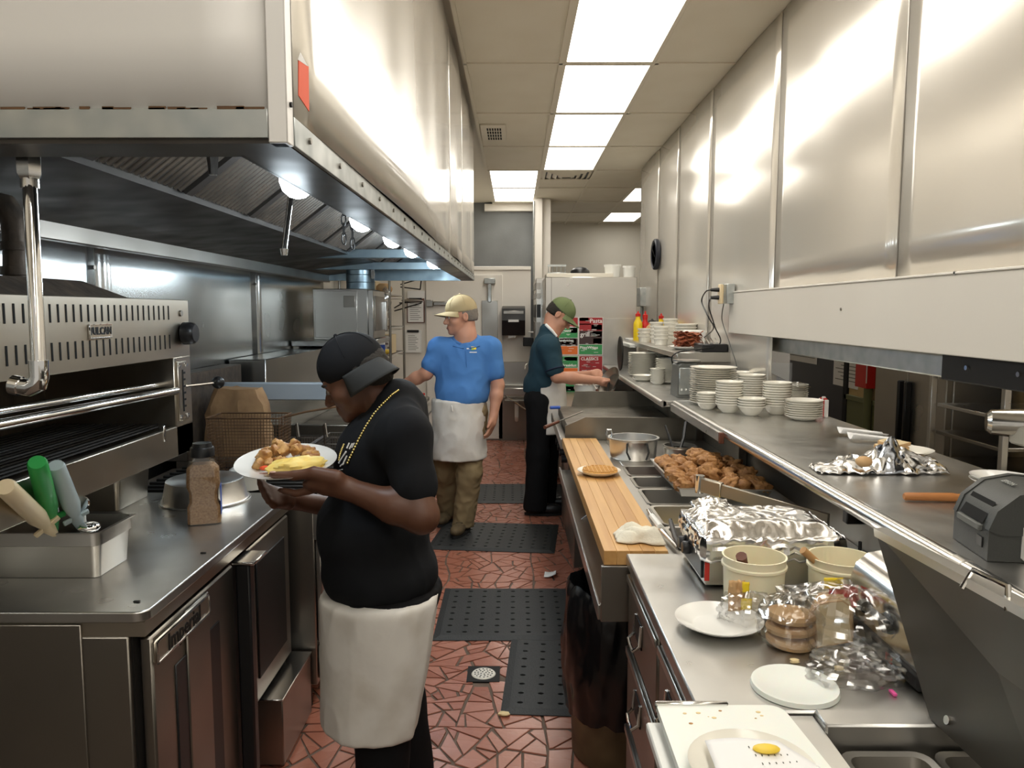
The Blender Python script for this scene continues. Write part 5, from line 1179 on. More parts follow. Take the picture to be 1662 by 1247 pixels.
MB().prism([(.30, 3.35, .728), (.485, 3.35, .728), (.485, 3.35, .872)], (0, 0, 0), (0, .012, 0)).build('bracket', 'steel', t)
for y in (2.4, 4.3):
    for x in (.66, 1.05): MB().cyl((x, y, 0), (x, y, .1), .02, n=10).build('leg', 'steel_dark', t)
bb = thing('butcher_board', 'long narrow butcher block board along the steam table', 'board', (.38, 3.36, .874))
for k in range(5):
    x0 = .279+k*.0402; MB().box(x0, x0+.0399, 2.305, 4.41, .876, .922, .0012).build('plank', ['wood', 'wood_b', 'wood', 'wood_c', 'wood_b'][k], bb)
# waffle on plate
q = at(973, 772, z=.923)
plate('plate', 'white plate with a waffle on the butcher board', q.x, q.y+.02, .9225, .100, 'white_china')
wx, wy = q.x+.004, q.y+.02
t = thing('waffle', 'golden square waffle on the butcher board plate', 'waffle', (wx, wy, .936))
b = MB(); b.lathe([(0, .0), (.078, .0), (.082, .006), (.078, .010), (0, .010)], 30, Matrix.Translation((wx, wy, .9365))); b.build('base', 'waffle', t)
r_ = MB()
for k in range(-4, 5):
    d = k*.018; L = math.sqrt(max(0, .079**2-d*d))
    r_.box(wx+d-.0025, wx+d+.0025, wy-L, wy+L, .946, .953, .001); r_.box(wx-L, wx+L, wy+d-.0025, wy+d+.0025, .946, .953, .001)
r_.build('ridges', 'waffle', t)
# folded rag
q = at(1037, 875, z=.924)
def fn(u, v):
    x = q.x-.075+.15*u+.012*nz((v*3, u*2, 1)); y = q.y-.045+.10*v-.03*u+.02*nz((u*3, v*3, 4)); e = min(1, 5*min(u, 1-u, v, 1-v))
    return (x, y, .9255+e*(.020+.020*nz((u*3.1, v*4.2, 8))+.020*abs(math.sin(v*7+u*5+2*nz((u*2, v*2, 1))))) if e > 0 else .9255)
solidify(MB().grid(fn, 26, 22).build('kitchen_rag', 'towel', label='crumpled cream kitchen rag on the end of the butcher board', cat='towel', angle=60), .003, 1)
# hot pans
def hot_pan(label, y0, y1, fill=None, fz=.03):
    p = gn_pan('steam_pan', label, .525, .935, y0, y1, .782, .128, 'steel', group='pans in the steam table')
    if fill:
        def fn(u, v): x = lerp(.555, .905, u); y = lerp(y0+.03, y1-.03, v); return (x, y, .79+fz+.010*nz((x*40, y*40, y0)))
        solidify(MB().grid(fn, 18, 10).build('pan_food', fill, p), .004)
hot_pan('steel pan with chopped meat in the steam table', 3.45, 3.67, 'meat', .03)
hot_pan('dark empty steel pan in the steam table before the chicken tray', 3.21, 3.43)
hot_pan('deep steel pan in the steam table under the chicken tray', 2.93, 3.19)
hot_pan('steel pan with yellow broth in the steam table', 2.64, 2.91, 'egg', .01)
hot_pan('steel pan with tongs resting in it next to the rag', 2.35, 2.62)
# tongs in the near pan
a = at(1056, 832, y=2.70); c = at(1068, 862, y=2.45)
t = thing('tongs', 'steel tongs with black grip resting in the near steam pan', 'tongs', (.56, 2.5, .92))
MB().tube([at(1052, 828, z=.915), at(1066, 853, z=.925), at(1100, 890, z=.925)], .007, 8).build('arm', 'chrome_soft', t)
MB().tube([at(1088, 845, z=.95), at(1096, 872, z=.935), at(1104, 890, z=.93)], [.008, .010, .008], 8).build('grip', 'black_plastic', t)
MB().tube([at(1058, 838, z=.93), at(1072, 856, z=.93)], .011, 8).build('collar', 'white_plastic', t)
# big round pot and sauce pot
def pot(label, x, y, z, r, h, m='alu', fill=None):
    t = thing('round_pot', label, 'pot', (x, y, z))
    MB().lathe([(0, 0), (r*.90, 0), (r*.95, .01), (r, h-.012), (r*1.07, h-.006), (r*1.07, h), (r*.98, h), (r*.965, h-.015), (r*.92, .012), (0, .008)], 40, Matrix.Translation((x, y, z))).build('pot_shell', m, t)
    if fill: MB().lathe([(0, h*.75), (r*.96, h*.75)], 30, Matrix.Translation((x, y, z))).build('contents', fill, t)
    return t
px_, py_ = .618, 3.90
t = pot('large aluminium pot at the far end of the steam table', px_, py_, .906, .125, .11)
for s in (-1, 1): MB().tube([(px_+s*.05, py_-.122, 1.0), (px_+s*.055, py_-.15, .96), (px_+s*.04, py_-.165, .925)], .005, 6).build('handle', 'black_iron', t)
MB().tube([(px_-.127, py_, 1.0), (px_-.14, py_+.01, 1.025), (px_-.135, py_+.015, 1.05), (px_-.115, py_+.015, 1.05), (px_-.11, py_+.01, 1.025), (px_-.12, py_, 1.0)], .006, 8).build('hook', 'chrome_soft', t)
t = pot('smaller pot of red sauce with a ladle on the steam table', .84, 3.80, .906, .080, .085, 'steel', 'sauce')
MB().tube([(.84, 3.80, .965), (.87, 3.85, 1.02), (.895, 3.92, 1.09)], .008, 8).build('ladle', 'black_plastic', t)
MB().tube([(.81, 3.81, .965), (.80, 3.87, 1.02), (.79, 3.93, 1.07)], .006, 8).build('spoon_handle', 'black_plastic', t)
# sheet tray of fried chicken
TZ = .918
c4 = [Vector((.66, 3.60, TZ)), Vector((.665, 3.00, TZ+.0)), Vector((1.03, 2.97, TZ+.0)), Vector((1.05, 3.60, TZ))]
b = MB(); cen = sum(c4, Vector())/4
def rg(k, z): return [cen+(p-cen)*k+Vector((0, 0, z)) for p in c4]
L = [rg(.93, 0), rg(1.0, .035), rg(1.03, .036), rg(1.03, .040), rg(.985, .039), rg(.92, .004)]
vs = [p for r in L for p in r]; b.add(vs, [(k*4+i, k*4+(i+1) % 4, (k+1)*4+(i+1) % 4, (k+1)*4+i) for k in range(5) for i in range(4)]+[(3, 2, 1, 0), (20, 21, 22, 23)])
b.build('sheet_tray', 'alu', label='aluminium sheet tray piled with fried chicken', cat='tray')
rng = random.Random(9)
cms = []
for k in range(5): cms.append(MB().sphere((0, 0, 0), .041, 26, 18, sc=(1.25, .85, .66), fn=lambda d, k=k: 1+.42*nz(d*1.5, 1, k*7)+.20*nz(d*4, 1, k)+.10*nz(d*9, 1, k)).mesh('chicken_piece', 'chicken', angle=60))
for k in range(30):
    u = (k % 5)/4; v = (k//5)/5; p = c4[0].lerp(c4[3], .10+.80*u).lerp(c4[1].lerp(c4[2], .10+.80*u), .07+.86*v)
    o = bpy.data.objects.new('chicken_piece', cms[k % 5]); COL.objects.link(o); o.rotation_euler = (rng.uniform(-.4, .4), rng.uniform(-.4, .4), rng.uniform(0, 6.3))
    place(o, None, (p.x+rng.uniform(-.012, .012), p.y+rng.uniform(-.015, .015), TZ+.038+.010*rng.random()), 'crisp brown piece of fried chicken on the sheet tray', 'chicken', 'fried chicken on the sheet tray')
for k in range(7):
    p = c4[0].lerp(c4[3], rng.uniform(.2, .8)).lerp(c4[1].lerp(c4[2], .5), rng.uniform(.05, .8))
    o = bpy.data.objects.new('chicken_piece', cms[k % 5]); COL.objects.link(o); o.rotation_euler = (rng.uniform(-.4, .4), rng.uniform(-.4, .4), rng.uniform(0, 6.3))
    place(o, None, (p.x, p.y, TZ+.075), 'crisp brown piece of fried chicken on the sheet tray', 'chicken', 'fried chicken on the sheet tray')
# long steel serving bar across tray and warmer
A = at(1123, 783, z=1.0); A2 = at(1165, 794, z=1.0); B2 = at(1345, 845, z=.985)
t = thing('steel_tongs', 'long flat steel tongs lying from the chicken tray to the backsplash', 'tongs', A)
d = (B2-A2).normalized()
Mx = frame(A2, d, (0, 0, 1)); Lh = (B2-A2).length
MB().box(0, Lh, -.024, .022, -.007, .007, .002, M=Mx).build('arm', 'steel_tan', t)
MB().box(-.075, .02, -.028, .027, -.012, .012, .003, M=Mx).build('head', 'steel_tan', t)
MB().cyl(Mx @ Vector((-.088, -.034, 0)), Mx @ Vector((-.088, .034, 0)), .018, n=14).build('roller', 'chrome', t)
# ================================================================ TRASH CAN
t = thing('trash_can', 'round trash can lined with a black plastic bag', 'trash can', (.39, 2.74, 0))
MB().lathe([(0, 0), (.165, 0), (.172, .01), (.188, .50), (.192, .52), (.186, .52), (.165, .02), (0, .015)], 32, Matrix.Translation((.39, 2.74, .002))).build('barrel', 'bin', t)
b = MB(); n = 90; rings = []
for j in range(29):
    v = j/28
    if v < .75: z = lerp(.18, .665, v/.75); r = .198+.020*math.sin(v*4)
    else: z = lerp(.665, .40, (v-.75)/.25); r = .188-.03*(v-.75)/.25
    ring = []
    for i in range(n):
        a = 2*math.pi*i/n; w = .016*nz((math.cos(a)*4+v, math.sin(a)*4, v*3))-.016*abs(nz((math.cos(a)*7+v*2, math.sin(a)*7, v*3.5)))-.006*abs(nz((math.cos(a)*15, math.sin(a)*15+v*3, v*9)))
        zz = z+(.02*nz((math.cos(a)*3, math.sin(a)*3, 2)) if .5 < v < .9 else .02*nz((math.cos(a)*4, math.sin(a)*4, 9)) if v < .05 else 0)
        ring.append(Vector((.39+(r+w)*math.cos(a), 2.74+(r+w)*math.sin(a), zz)))
    rings.append(ring)
b.add([p for r in rings for p in r], [(k*n+i, k*n+(i+1) % n, (k+1)*n+(i+1) % n, (k+1)*n+i) for k in range(28) for i in range(n)]); b.build('bin_liner', 'bag_black', t, angle=60)
# ================================================================ GRIDDLE AND PREP TABLE BEYOND
t = thing('flat_top_griddle', 'flat top griddle with steel splash guards in front of the green-capped man', 'griddle', (.7, 5.1, 0))
MB().box(.36, 1.05, 4.50, 5.72, .1, .88, .004).build('body', 'steel_dark', t)
MB().box(.33, 1.05, 4.50, 5.72, .88, .945, .004).build('plate', 'griddle', t)
MB().prism([(.30, 4.46, .86), (1.08, 4.46, .86), (1.08, 4.46, 1.035), (.42, 4.46, 1.04), (.30, 4.46, .985)], (0, 0, 0), (0, .022, 0)).build('near_guard', 'griddle', t)
MB().prism([(.42, 5.72, .90), (1.08, 5.72, .90), (1.08, 5.72, 1.06), (.46, 5.72, 1.06)], (0, 0, 0), (0, .02, 0)).build('far_guard', 'griddle', t)
MB().box(1.06, 1.08, 4.48, 5.72, .9, 1.10, .003).build('back_guard', 'griddle', t)
MB().box(.28, .335, 4.5, 5.70, .84, .86, .003).box(.275, .285, 4.5, 5.70, .84, .90, .002).build('grease_trough', 'steel', t)
MB().box(.33, .362, 4.6, 5.6, .62, .84, .004).build('control_panel', 'steel_dark', t)
for k in range(4): MB().cyl((.33, 4.75+k*.22, .73), (.295, 4.75+k*.22, .73), .025, n=14).build('knob', 'black_plastic', t)
for (x, y) in ((.42, 4.6), (.98, 4.6), (.42, 5.6), (.98, 5.6)): MB().cyl((x, y, 0), (x, y, .1), .02, n=10).build('leg', 'steel_dark', t)
a = at(884, 694, y=4.75); b2 = at(946, 668, y=5.05)
t = thing('grill_spatula', 'long spatula with a dark red grip resting over the griddle trough', 'spatula', a)
MB().cyl(a, a.lerp(b2, .35), .012, .010, n=10).build('grip', 'wood_dark', t); MB().cyl(a.lerp(b2, .35), b2, .005, n=8).build('shaft', 'chrome_soft', t)
a = at(893, 662, y=5.4); MB().cyl(a, a+Vector((.07, .02, .0)), .012, n=10).build('blue_scraper', 'blue_pl', label='blue scraper at the griddle edge by the apron', cat='scraper')
t = thing('prep_stand', 'steel stand beyond the griddle holding eggs', 'stand', (.75, 6.45, 0))
MB().box(.36, 1.08, 5.78, 7.2, .87, .90, .004).build('top', 'steel', t); MB().box(.42, 1.08, 5.8, 7.2, .1, .87, .003).build('body', 'steel_dark', t)
for (x, y) in ((.46, 5.86), (1.0, 5.86), (.46, 7.1), (1.0, 7.1)): MB().cyl((x, y, 0), (x, y, .1), .02, n=10).build('leg', 'steel_dark', t)
# white tub heaped with eggs
ex, ey = .585, 6.08
t = thing('egg_tub', 'white round tub full of white eggs beyond the griddle', 'tub', (ex, ey, .901))
MB().lathe([(0, 0), (.090, 0), (.105, .17), (.110, .172), (.110, .18), (.10, .18), (.086, .006), (0, .006)], 30, Matrix.Translation((ex, ey, .901))).build('tub_shell', 'white_plastic', t)
em = MB().lathe([(0, -.028), (.012, -.025), (.020, -.012), (.0215, 0), (.019, .014), (.011, .026), (0, .031)], 14).mesh('egg', 'egg_shell')
def egg(x, y, z, lab, grp, rot=(0, 0, 0)):
    o = bpy.data.objects.new('egg', em); COL.objects.link(o); o.rotation_euler = rot; place(o, None, (x, y, z), lab, 'egg', grp)
rng = random.Random(2)
MB().lathe([(0, .145), (.098, .145)], 24, Matrix.Translation((ex, ey, .901))).build('egg_bed', 'egg_shell', t)
for k in range(19):
    a = k*2.4; r = .021*math.sqrt(k); egg(ex+r*math.cos(a), ey+r*math.sin(a), .901+.185-.0020*k, 'white egg heaped in the round tub', 'eggs in the white tub', (rng.uniform(0, 1.5), rng.uniform(0, 1.5), 0))
# egg flats
t = thing('egg_tray', 'black egg tray with white eggs under the pass shelf', 'tray', (.88, 6.02, .90))
MB().box(.74, 1.02, 5.90, 6.12, .901, .955, .006).build('tray_body', 'black_plastic', t)
for i in range(5):
    for j in range(4): egg(.765+i*.055, 5.925+j*.055, .975, 'white egg standing in the black egg tray', 'eggs in the black tray')
# ================================================================ BACKSPLASH AND PASS SHELF
PZ = 1.15
bs = MB().box(1.12, 1.14, .35, 4.46, 0, PZ-.035, .002).build('backsplash_panel', 'steel_dark', label='dark steel backsplash between counter and pass shelf', cat='panel')
t = thing('pass_shelf', 'long stainless pass shelf with rounded front tube', 'shelf', (1.25, 2.5, PZ-.04))
MB().box(.935, 1.555, -.6, 4.36, PZ-.035, PZ, .003).build('shelf_top', 'steel_top', t)
MB().box(.86, 1.40, 4.36, 7.25, PZ-.035, PZ, .003).build('far_top', 'steel_top', t)
MB().cyl((.935, -.6, PZ-.018), (.935, 3.30, PZ-.018), .024, n=18).build('front_tube', 'chrome_soft', t)
MB().cyl((.935, 3.30, PZ-.018), (.935, 4.36, PZ-.018), .020, n=16).build('front_tube', 'steel', t)
MB().cyl((.86, 4.36, PZ-.018), (.86, 7.25, PZ-.018), .020, n=16).build('far_tube', 'steel', t)
MB().cyl((.935, 1.52, PZ-.018), (.935, 1.56, PZ-.018), .0255, n=18).build('tube_sleeve', 'steel', t)
MB().box(.898, .912, 3.28, 4.33, PZ-.055, PZ-.012, .002).build('ticket_rail', 'alu', t)
MB().box(.892, .914, 3.262, 3.28, PZ-.058, PZ-.010, .002).build('rail_end', 'wood_dark', t)
for y in (.6, 2.05, 3.6, 5.2, 6.9): MB().box(1.08, 1.12, y, y+.03, .905 if y < 4.4 else .905, PZ-.035, .002).build('strut', 'steel_dark', t)
MB().box(.92, 1.1, 2.05, 2.08, PZ-.07, PZ-.035, .003).build('clamp', 'black_iron', t)
US = 1.40
t = thing('upper_shelf', 'short upper steel shelf on the right wall holding bowls and bacon', 'shelf', (1.22, 6.0, US-.06))
MB().box(1.05, 1.40, 4.90, 7.30, US-.015, US, .002).build('shelf_top', 'steel', t)
MB().box(1.05, 1.40, 4.888, 4.90, US-.06, US+.002, .002).build('end_lip', 'steel', t); MB().box(1.045, 1.06, 4.90, 7.30, US-.035, US, .003).build('front_lip', 'steel', t)
MB().box(1.0, 1.06, 6.6, 7.3, US-.05, US-.02, .003).build('tag_rail', 'white_plastic', t)
for y in (5.3, 6.9): MB().prism([(1.10, y, US-.015), (1.40, y, US-.015), (1.40, y, US-.20)], (0, 0, 0), (0, .008, 0)).build('bracket', 'steel_dark', t)
# ================================================================ CHINA ON THE SHELVES
pm_cache = {}
def china(kind, r):
    if (kind, r) in pm_cache: return pm_cache[kind, r]
    if kind == 'plate': pr = plate_prof(r)
    elif kind == 'bowl': h = r*.72; pr = [(0, .004), (r*.40, .006), (r*.72, h*.45), (r*.92, h*.88), (r*.99, h), (r*1.02, h), (r*1.02, h*.90), (r*.96, h*.84), (r*.78, h*.42), (r*.48, .0), (0, 0)]
    else: h = r*.95; pr = [(0, .005), (r*.70, .006), (r*.85, h*.9), (r*.89, h), (r*1.0, h), (r*1.0, h*.80), (r*.88, h*.76), (r*.76, 0), (0, 0)]
    me = MB().lathe(pr, 30).mesh(kind, 'white_china'); pm_cache[kind, r] = me; return me
def stack(kind, x, y, z, r, n, pitch, label, rng=random.Random(5)):
    me = china(kind, r)
    for k in range(n):
        o = bpy.data.objects.new({'plate': 'plate', 'bowl': 'bowl', 'cup': 'ramekin'}[kind], me); COL.objects.link(o); o.rotation_euler = (0, 0, rng.uniform(0, 6))
        place(o, None, (x+rng.uniform(-.0018, .0018)*min(k, 1), y+rng.uniform(-.0018, .0018)*min(k, 1), z+.0008+k*pitch), label, 'plate' if kind == 'plate' else 'bowl', label.replace(' in the', 's in the', 1) if False else 'china: '+label)
stack('plate', 1.10, 4.18, PZ, .128, 17, .0118, 'dinner plate in the tall stack beside the kitchen scale')
stack('bowl', 1.100, 3.86, PZ, .068, 10, .0125, 'small bowl in the ten-high stack before the dinner plates')
stack('bowl', 1.345, 4.46, PZ, .070, 10, .0125, 'bowl in the stack standing against the window jamb')
stack('bowl', 1.285, 4.09, PZ, .072, 11, .0125, 'bowl in the tallest bowl stack')
stack('bowl', 1.185, 3.76, PZ, .068, 4, .0125, 'bowl in the short stack of four')
stack('bowl', 1.325, 3.80, PZ, .070, 10, .0125, 'bowl in the stack next to the small plates')
stack('bowl', 1.02, 3.98, PZ, .056, 5, .0125, 'tiny bowl in the stack half hidden by the ten-high bowl stack')
stack('plate', 1.385, 3.60, PZ, .088, 8, .0105, 'side plate in the short stack at the end of the bowls')
stack('plate', 1.49, 4.05, PZ, .085, 11, .0105, 'side plate in the film-covered stack behind the short plate stack')
stack('plate', 1.02, 6.02, PZ, .118, 15, .0118, 'dinner plate in the far stack under the upper shelf')
stack('plate', .955, 5.62, PZ, .080, 3, .0105, 'shallow dish at the foot of the far plate stack')
stack('plate', 1.12, 5.45, PZ, .105, 14, .0118, 'plate in the middle stack under the upper shelf')
stack('plate', 1.02, 5.38, PZ, .055, 8, .0125, 'saucer in the low stack beside the kitchen scale')
stack('plate', 1.20, 6.5, PZ, .12, 13, .0118, 'dinner plate in the rearmost stack under the upper shelf')
# film over side plates + striped straws packet
film_blob('film_cover', 'clear film draped over the side plates at the window edge', (1.49, 4.05, PZ+.115), .09, (1, 1, .3), 51, .2, zmin=PZ, mname='film')
b = MB()
t = thing('straw_bundle', 'red and white striped paper bundle beside the side plates', 'packet', (1.53, 3.72, PZ))
for k in range(9): MB().box(1.515, 1.53, 3.66+k*.018, 3.677+k*.018, PZ+.001, PZ+.10-.006*abs(k-2), .002).build('stripe', 'red' if k % 2 else 'paper', t)
# upper shelf china
for (x, y, n, lab) in ((1.13, 6.60, 3, 'ramekin in the front stack near the mustard bottle'), (1.19, 6.35, 5, 'ramekin in the second stack behind the bacon'), (1.27, 6.20, 6, 'ramekin in the tall stack against the wall'), (1.16, 6.02, 4, 'ramekin in the stack touching the bacon plate')):
    stack('cup', x, y, US, .062, n, .030, lab)
stack('bowl', 1.32, 5.85, US, .085, 6, .022, 'wide bowl in the stack behind the bacon plate')
bottle('mustard_bottle', 'yellow mustard bottle on the upper shelf', 1.135, 7.0, US, .042, .22, 'yellow', 'red', .05)
bottle('ketchup_bottle', 'red ketchup squeeze bottle on the upper shelf', 1.21, 7.05, US, .042, .20, 'red', 'red', .07)
bottle('dressing_jug', 'tan dressing jug with a black cap on the upper shelf', 1.22, 6.75, US, .055, .17, 'bread', 'black_plastic', .03)
bottle('yellow_bottle', 'yellow bottle with red cap beside the dressing jug', 1.32, 6.85, US, .040, .20, 'yellow', 'red', .05)
# paper bits at the end of the upper shelf
MB().box(1.06, 1.15, 7.05, 7.28, US+.0005, US+.012, .002).build('paper_pad', 'paper', label='white paper pad at the far end of the upper shelf', cat='paper')
# bacon
bxx, byy = 1.215, 5.32
plate('plate', 'white plate heaped with bacon on the upper shelf', bxx, byy, US+.0008, .135, 'white_plate')
rng = random.Random(12); bms = []
for k in range(6):
    def fn(u, v, k=k): return (-.085+.17*u+.006*nz((u*5, k, 0)), -.013+.026*v+.008*nz((u*4, k*3, 3)), .010*math.sin(u*13+k)+.005*nz((u*9, v*3, k)))
    me = MB().grid(fn, 18, 3).mesh('bacon_strip', 'bacon', angle=60); bms.append(me)
for k in range(46):
    o = bpy.data.objects.new('bacon_strip', bms[k % 6]); COL.objects.link(o); lay = k//6; a = rng.gauss(0, .35)
    o.rotation_euler = (rng.uniform(-.5, .5), rng.uniform(-.2, .2), a); solidify(o, .0035)
    place(o, None, (bxx+rng.uniform(-.018, .018), byy+rng.uniform(-.075, .075)*(1-.06*lay), US+.030+.0115*lay+rng.uniform(0, .004)), 'crispy brown bacon strip heaped on the upper shelf plate', 'bacon', 'bacon on the plate')
# black tray with utensils + white containers behind it
t = thing('utensil_tray', 'black tray of utensils at the near end of the upper shelf', 'tray', (1.30, 5.02, US))
MB().box(1.22, 1.39, 4.93, 5.16, US+.001, US+.055, .006).build('tray_body', 'black_plastic', t)
for k in range(4): MB().cyl((1.24+k*.035, 4.95, US+.05), (1.26+k*.033, 5.13, US+.085), .006, n=8).build('utensil', 'chrome_soft', t)
simple_box('white_container', 'white plastic container behind the utensil tray', 'container', 1.25, 1.395, 5.52, 5.66, US+.001, US+.13, 'white_plastic', .012)
# kitchen scale
t = thing('kitchen_scale', 'grey kitchen scale with a slanted face beside the dinner plates', 'scale', (1.04, 4.62, PZ))
MB().prism([(.975, 4.52, PZ+.001), (1.12, 4.52, PZ+.001), (1.12, 4.52, PZ+.16), (1.09, 4.52, PZ+.205), (1.00, 4.52, PZ+.205), (.985, 4.52, PZ+.19)], (0, 0, 0), (0, .20, 0)).build('housing', 'grey_plastic2', t)
MB().box(.985, 1.075, 4.512, 4.522, PZ+.02, PZ+.18, .003).build('face_plate', 'galv', t)
MB().lathe([(.07, 0), (.085, .01), (.085, .018), (0, .018)], 24, Matrix.Translation((1.05, 4.62, PZ+.205))).build('platform', 'steel', t)
for k in range(3): MB().cyl((1.0+k*.025, 4.513, PZ+.05), (1.0+k*.025, 4.507, PZ+.05), .007, n=8).build('button', 'white_plastic', t)
MB().lathe([(.145, 0), (.15, .006), (.15, .014), (.0, .03)], 28, frame((.93, 6.62, PZ+.15), (0, .3, 1), (0, 1, 0))).build('round_cover', 'black_iron', label='dark round pan cover leaning under the upper shelf', cat='cover')
# papers in clear holder at the jamb
t = thing('paper_holder', 'stack of white slips in a clear holder at the window jamb', 'holder', (1.50, 4.80, PZ))
for k in range(9):
    y = 4.80-.006*k; b = MB(); b.prism([(1.52, y, PZ+.20-.003*k), (1.73, y, PZ+.10-.003*k), (1.73, y, PZ+.30), (1.60, y, PZ+.35), (1.52, y, PZ+.38)], (0, 0, 0), (0, .003, 0)); b.build('slip', 'paper_white', t, smooth=False)
MB().box(1.52, 1.73, 4.70, 4.72, PZ+.001, PZ+.20, .002).box(1.52, 1.73, 4.81, 4.83, PZ+.001, PZ+.2, .002).build('clear_holder', 'film_clear', t)
# heat lamp strip under the beam, on the far side
t = thing('heat_lamp_strip', 'long grey heat lamp housing hung under the pass window beam', 'heat lamp', (1.5, 3.5, 1.45))
MB().box(1.45, 1.56, 2.55, 4.45, 1.445, 1.525, .006).build('housing', 'galv', t)
MB().box(1.44, 1.57, 2.05, 2.55, 1.44, 1.528, .004).build('end_box', 'black_iron', t)
for y in (2.15, 2.4): MB().cyl((1.44, y, 1.49), (1.432, y, 1.49), .008, n=8).build('bolt', 'chrome_soft', t)
MB().cyl((1.46, 4.45, 1.49), (1.46, 4.50, 1.49), .012, n=8).build('cord_grip', 'black_plastic', t)
t = thing('cable_bundle', 'tangle of green and blue cables above the paper holder', 'cables', (1.5, 4.65, 1.5))
for k, m in enumerate(('blue_pl', 'menu_green', 'ivory_pl')): MB().tube([(1.48, 4.86, 1.52), (1.49+.02*k, 4.75, 1.48-.02*k), (1.50, 4.62, 1.49-.015*k), (1.48, 4.50, 1.50)], .010, 8).build('cable', m, t)
# ---------------- near pass shelf: boats, toast, foil, rolling pin, printer, saucers, mixer nose
for k, (x, y) in enumerate(((1.40, 3.12), (1.38, 2.98))):
    b = MB()
    def fn(u, v, x=x, y=y): return (x-.045+.19*u, y-.028+.056*v, PZ+.004+.022*(2*v-1)**2*(.4+.6*(1-u))+.010*(1-u))
    solidify(MB().grid(fn, 10, 8).build('paper_boat', 'paper_white', label='folded white paper napkin on the pass shelf behind the foil', cat='napkin', group='napkins on the pass shelf'), .002, 1)
plate('plate', 'white plate holding toast behind the foil parcel', 1.405, 2.70, PZ+.0008, .10, 'white_china')
for k in range(2): bread_slice(1.39+.02*k, 2.69+.01*k, PZ+.022+.014*k, .048, .085, .013, .5+.2*k, 'toast slice lying on the plate behind the foil parcel', 'toast on the pass shelf', -1.5)
t = thing('foil_parcel', 'torn open foil parcel with bread inside on the pass shelf', 'foil', (1.2, 2.38, PZ))
fa = [at(1335, 773, z=PZ+.003), at(1395, 745, z=PZ+.004), at(1440, 770, z=PZ+.003), at(1515, 768, z=PZ+.003)]
def prof_(u):
    pts = ((0, .003), (.12, .018), (.28, .050), (.42, .040), (.55, .085), (.66, .075), (.80, .060), (.92, .050), (1, .012))
    for (a, b_), (c, d) in zip(pts, pts[1:]):
        if a <= u <= c: return lerp(b_, d, (u-a)/(c-a))
    return .01
def fn(u, v):
    x = lerp(.975, 1.385, u); y = 2.365+lerp(0, .19, v)*(.35+.65*math.sin(math.pi*min(1, u*.9+.12)))
    tent = 1-abs(v-.42)/.58 if v > .42 else v/.42
    h = prof_(u)*(max(0, tent)**.8)*(1+.35*nz((u*9, v*5, 2)))-.010*abs(nz((u*16, v*9, 6)))*tent
    ed = 1-max(0, tent)
    return (x+.012*nz((u*9, v*6, 7)), y+.026*nz((u*8, v*6, 5)), PZ+.003+max(0, h)+ed*.016*abs(nz((u*14, v*3, 11))))
foil_patch('foil_sheet', fn, 56, 26, parent=t)
P0, P1, P2_ = at(1408, 770, y=2.385), at(1447, 708, y=2.44), at(1482, 762, y=2.385)
def fn(u, v):   # the folded-up pointed flap
    p = P0.lerp(P2_, u).lerp(P1+Vector((.03*(u-.5), .02*(u-.5), -.01*abs(u-.5))), v)
    return (p.x+.006*nz((u*5, v*4, 3)), p.y-.030*math.sin(u*math.pi)*(1-v)+.012*abs(nz((u*4, v*3, 1))), max(p.z, PZ+.004))
foil_patch('foil_flap', fn, 16, 16, 'foil_dark', parent=t)
bq = at(1402, 752, z=PZ+.04); MB().sphere((bq.x, bq.y, PZ+.045), .022, 14, 9, sc=(1.2, 1, .8)).build('bread_roll', 'bread', t)
wa, wb_ = at(1467, 806, z=PZ+.013), at(1585, 808, z=PZ+.013)
t = thing('rolling_pin', 'brown turned wooden pin lying on the pass shelf', 'rolling pin', wa)
MB().tube([wa, wa.lerp(wb_, .02), wa.lerp(wb_, .3), wa.lerp(wb_, .68), wa.lerp(wb_, .74), wb_], [.008, .011, .0115, .012, .0095, .012], 14).build('grip', 'wood_roll', t)
# receipt printer
t = thing('receipt_printer', 'dark grey receipt printer on the pass shelf', 'printer', (1.12, 1.60, PZ))
pr0 = at(1535, 882, z=PZ); pr1 = at(1602, 912, z=PZ)
ang = math.atan2(pr1.y-pr0.y, pr1.x-pr0.x)+.0
Mp = Matrix.Translation((pr1.x, pr1.y, PZ+.001)) @ Matrix.Rotation(math.radians(-8), 4, 'Z')
Wp, Dp, Hp = .165, .25, .15  # local: x along depth away from viewer (to the right), y across (away)
side = [(0, 0), (0, .065), (.015, .105), (.055, .140), (.11, .152), (.20, .145), (.25, .12), (.25, 0)]
b = MB(); b.prism([Mp @ Vector((a, 0, c)) for a, c in side], (0, 0, 0), Mp.to_3x3() @ Vector((0, Wp, 0))); b.build('case', 'grey_plastic', t)
b = MB(); b.prism([Mp @ Vector((a*1.01-.002, 0, c*1.015)) for a, c in side[1:]+[(.25, .06), (.02, .055)]], Mp.to_3x3() @ Vector((0, -.003, 0)), Mp.to_3x3() @ Vector((0, .014, 0))); b.build('side_shell', 'grey_plastic', t)
b = MB(); b.prism([Mp @ Vector((a*1.01-.002, 0, c*1.015)) for a, c in side[1:]+[(.25, .06), (.02, .055)]], Mp.to_3x3() @ Vector((0, Wp-.014, 0)), Mp.to_3x3() @ Vector((0, Wp+.003, 0))); b.build('side_shell', 'grey_plastic', t)
MB().add([Mp @ Vector(p) for p in ((-.001, .03, .072), (-.001, Wp-.03, .072), (.024, Wp-.03, .118), (.024, .03, .118))], [(0, 1, 2, 3)]).build('paper_slot', 'void', t)
MB().box(-.008, .004, .03, Wp-.03, .056, .070, .002, M=Mp).build('tear_bar', 'grey_plastic2', t)
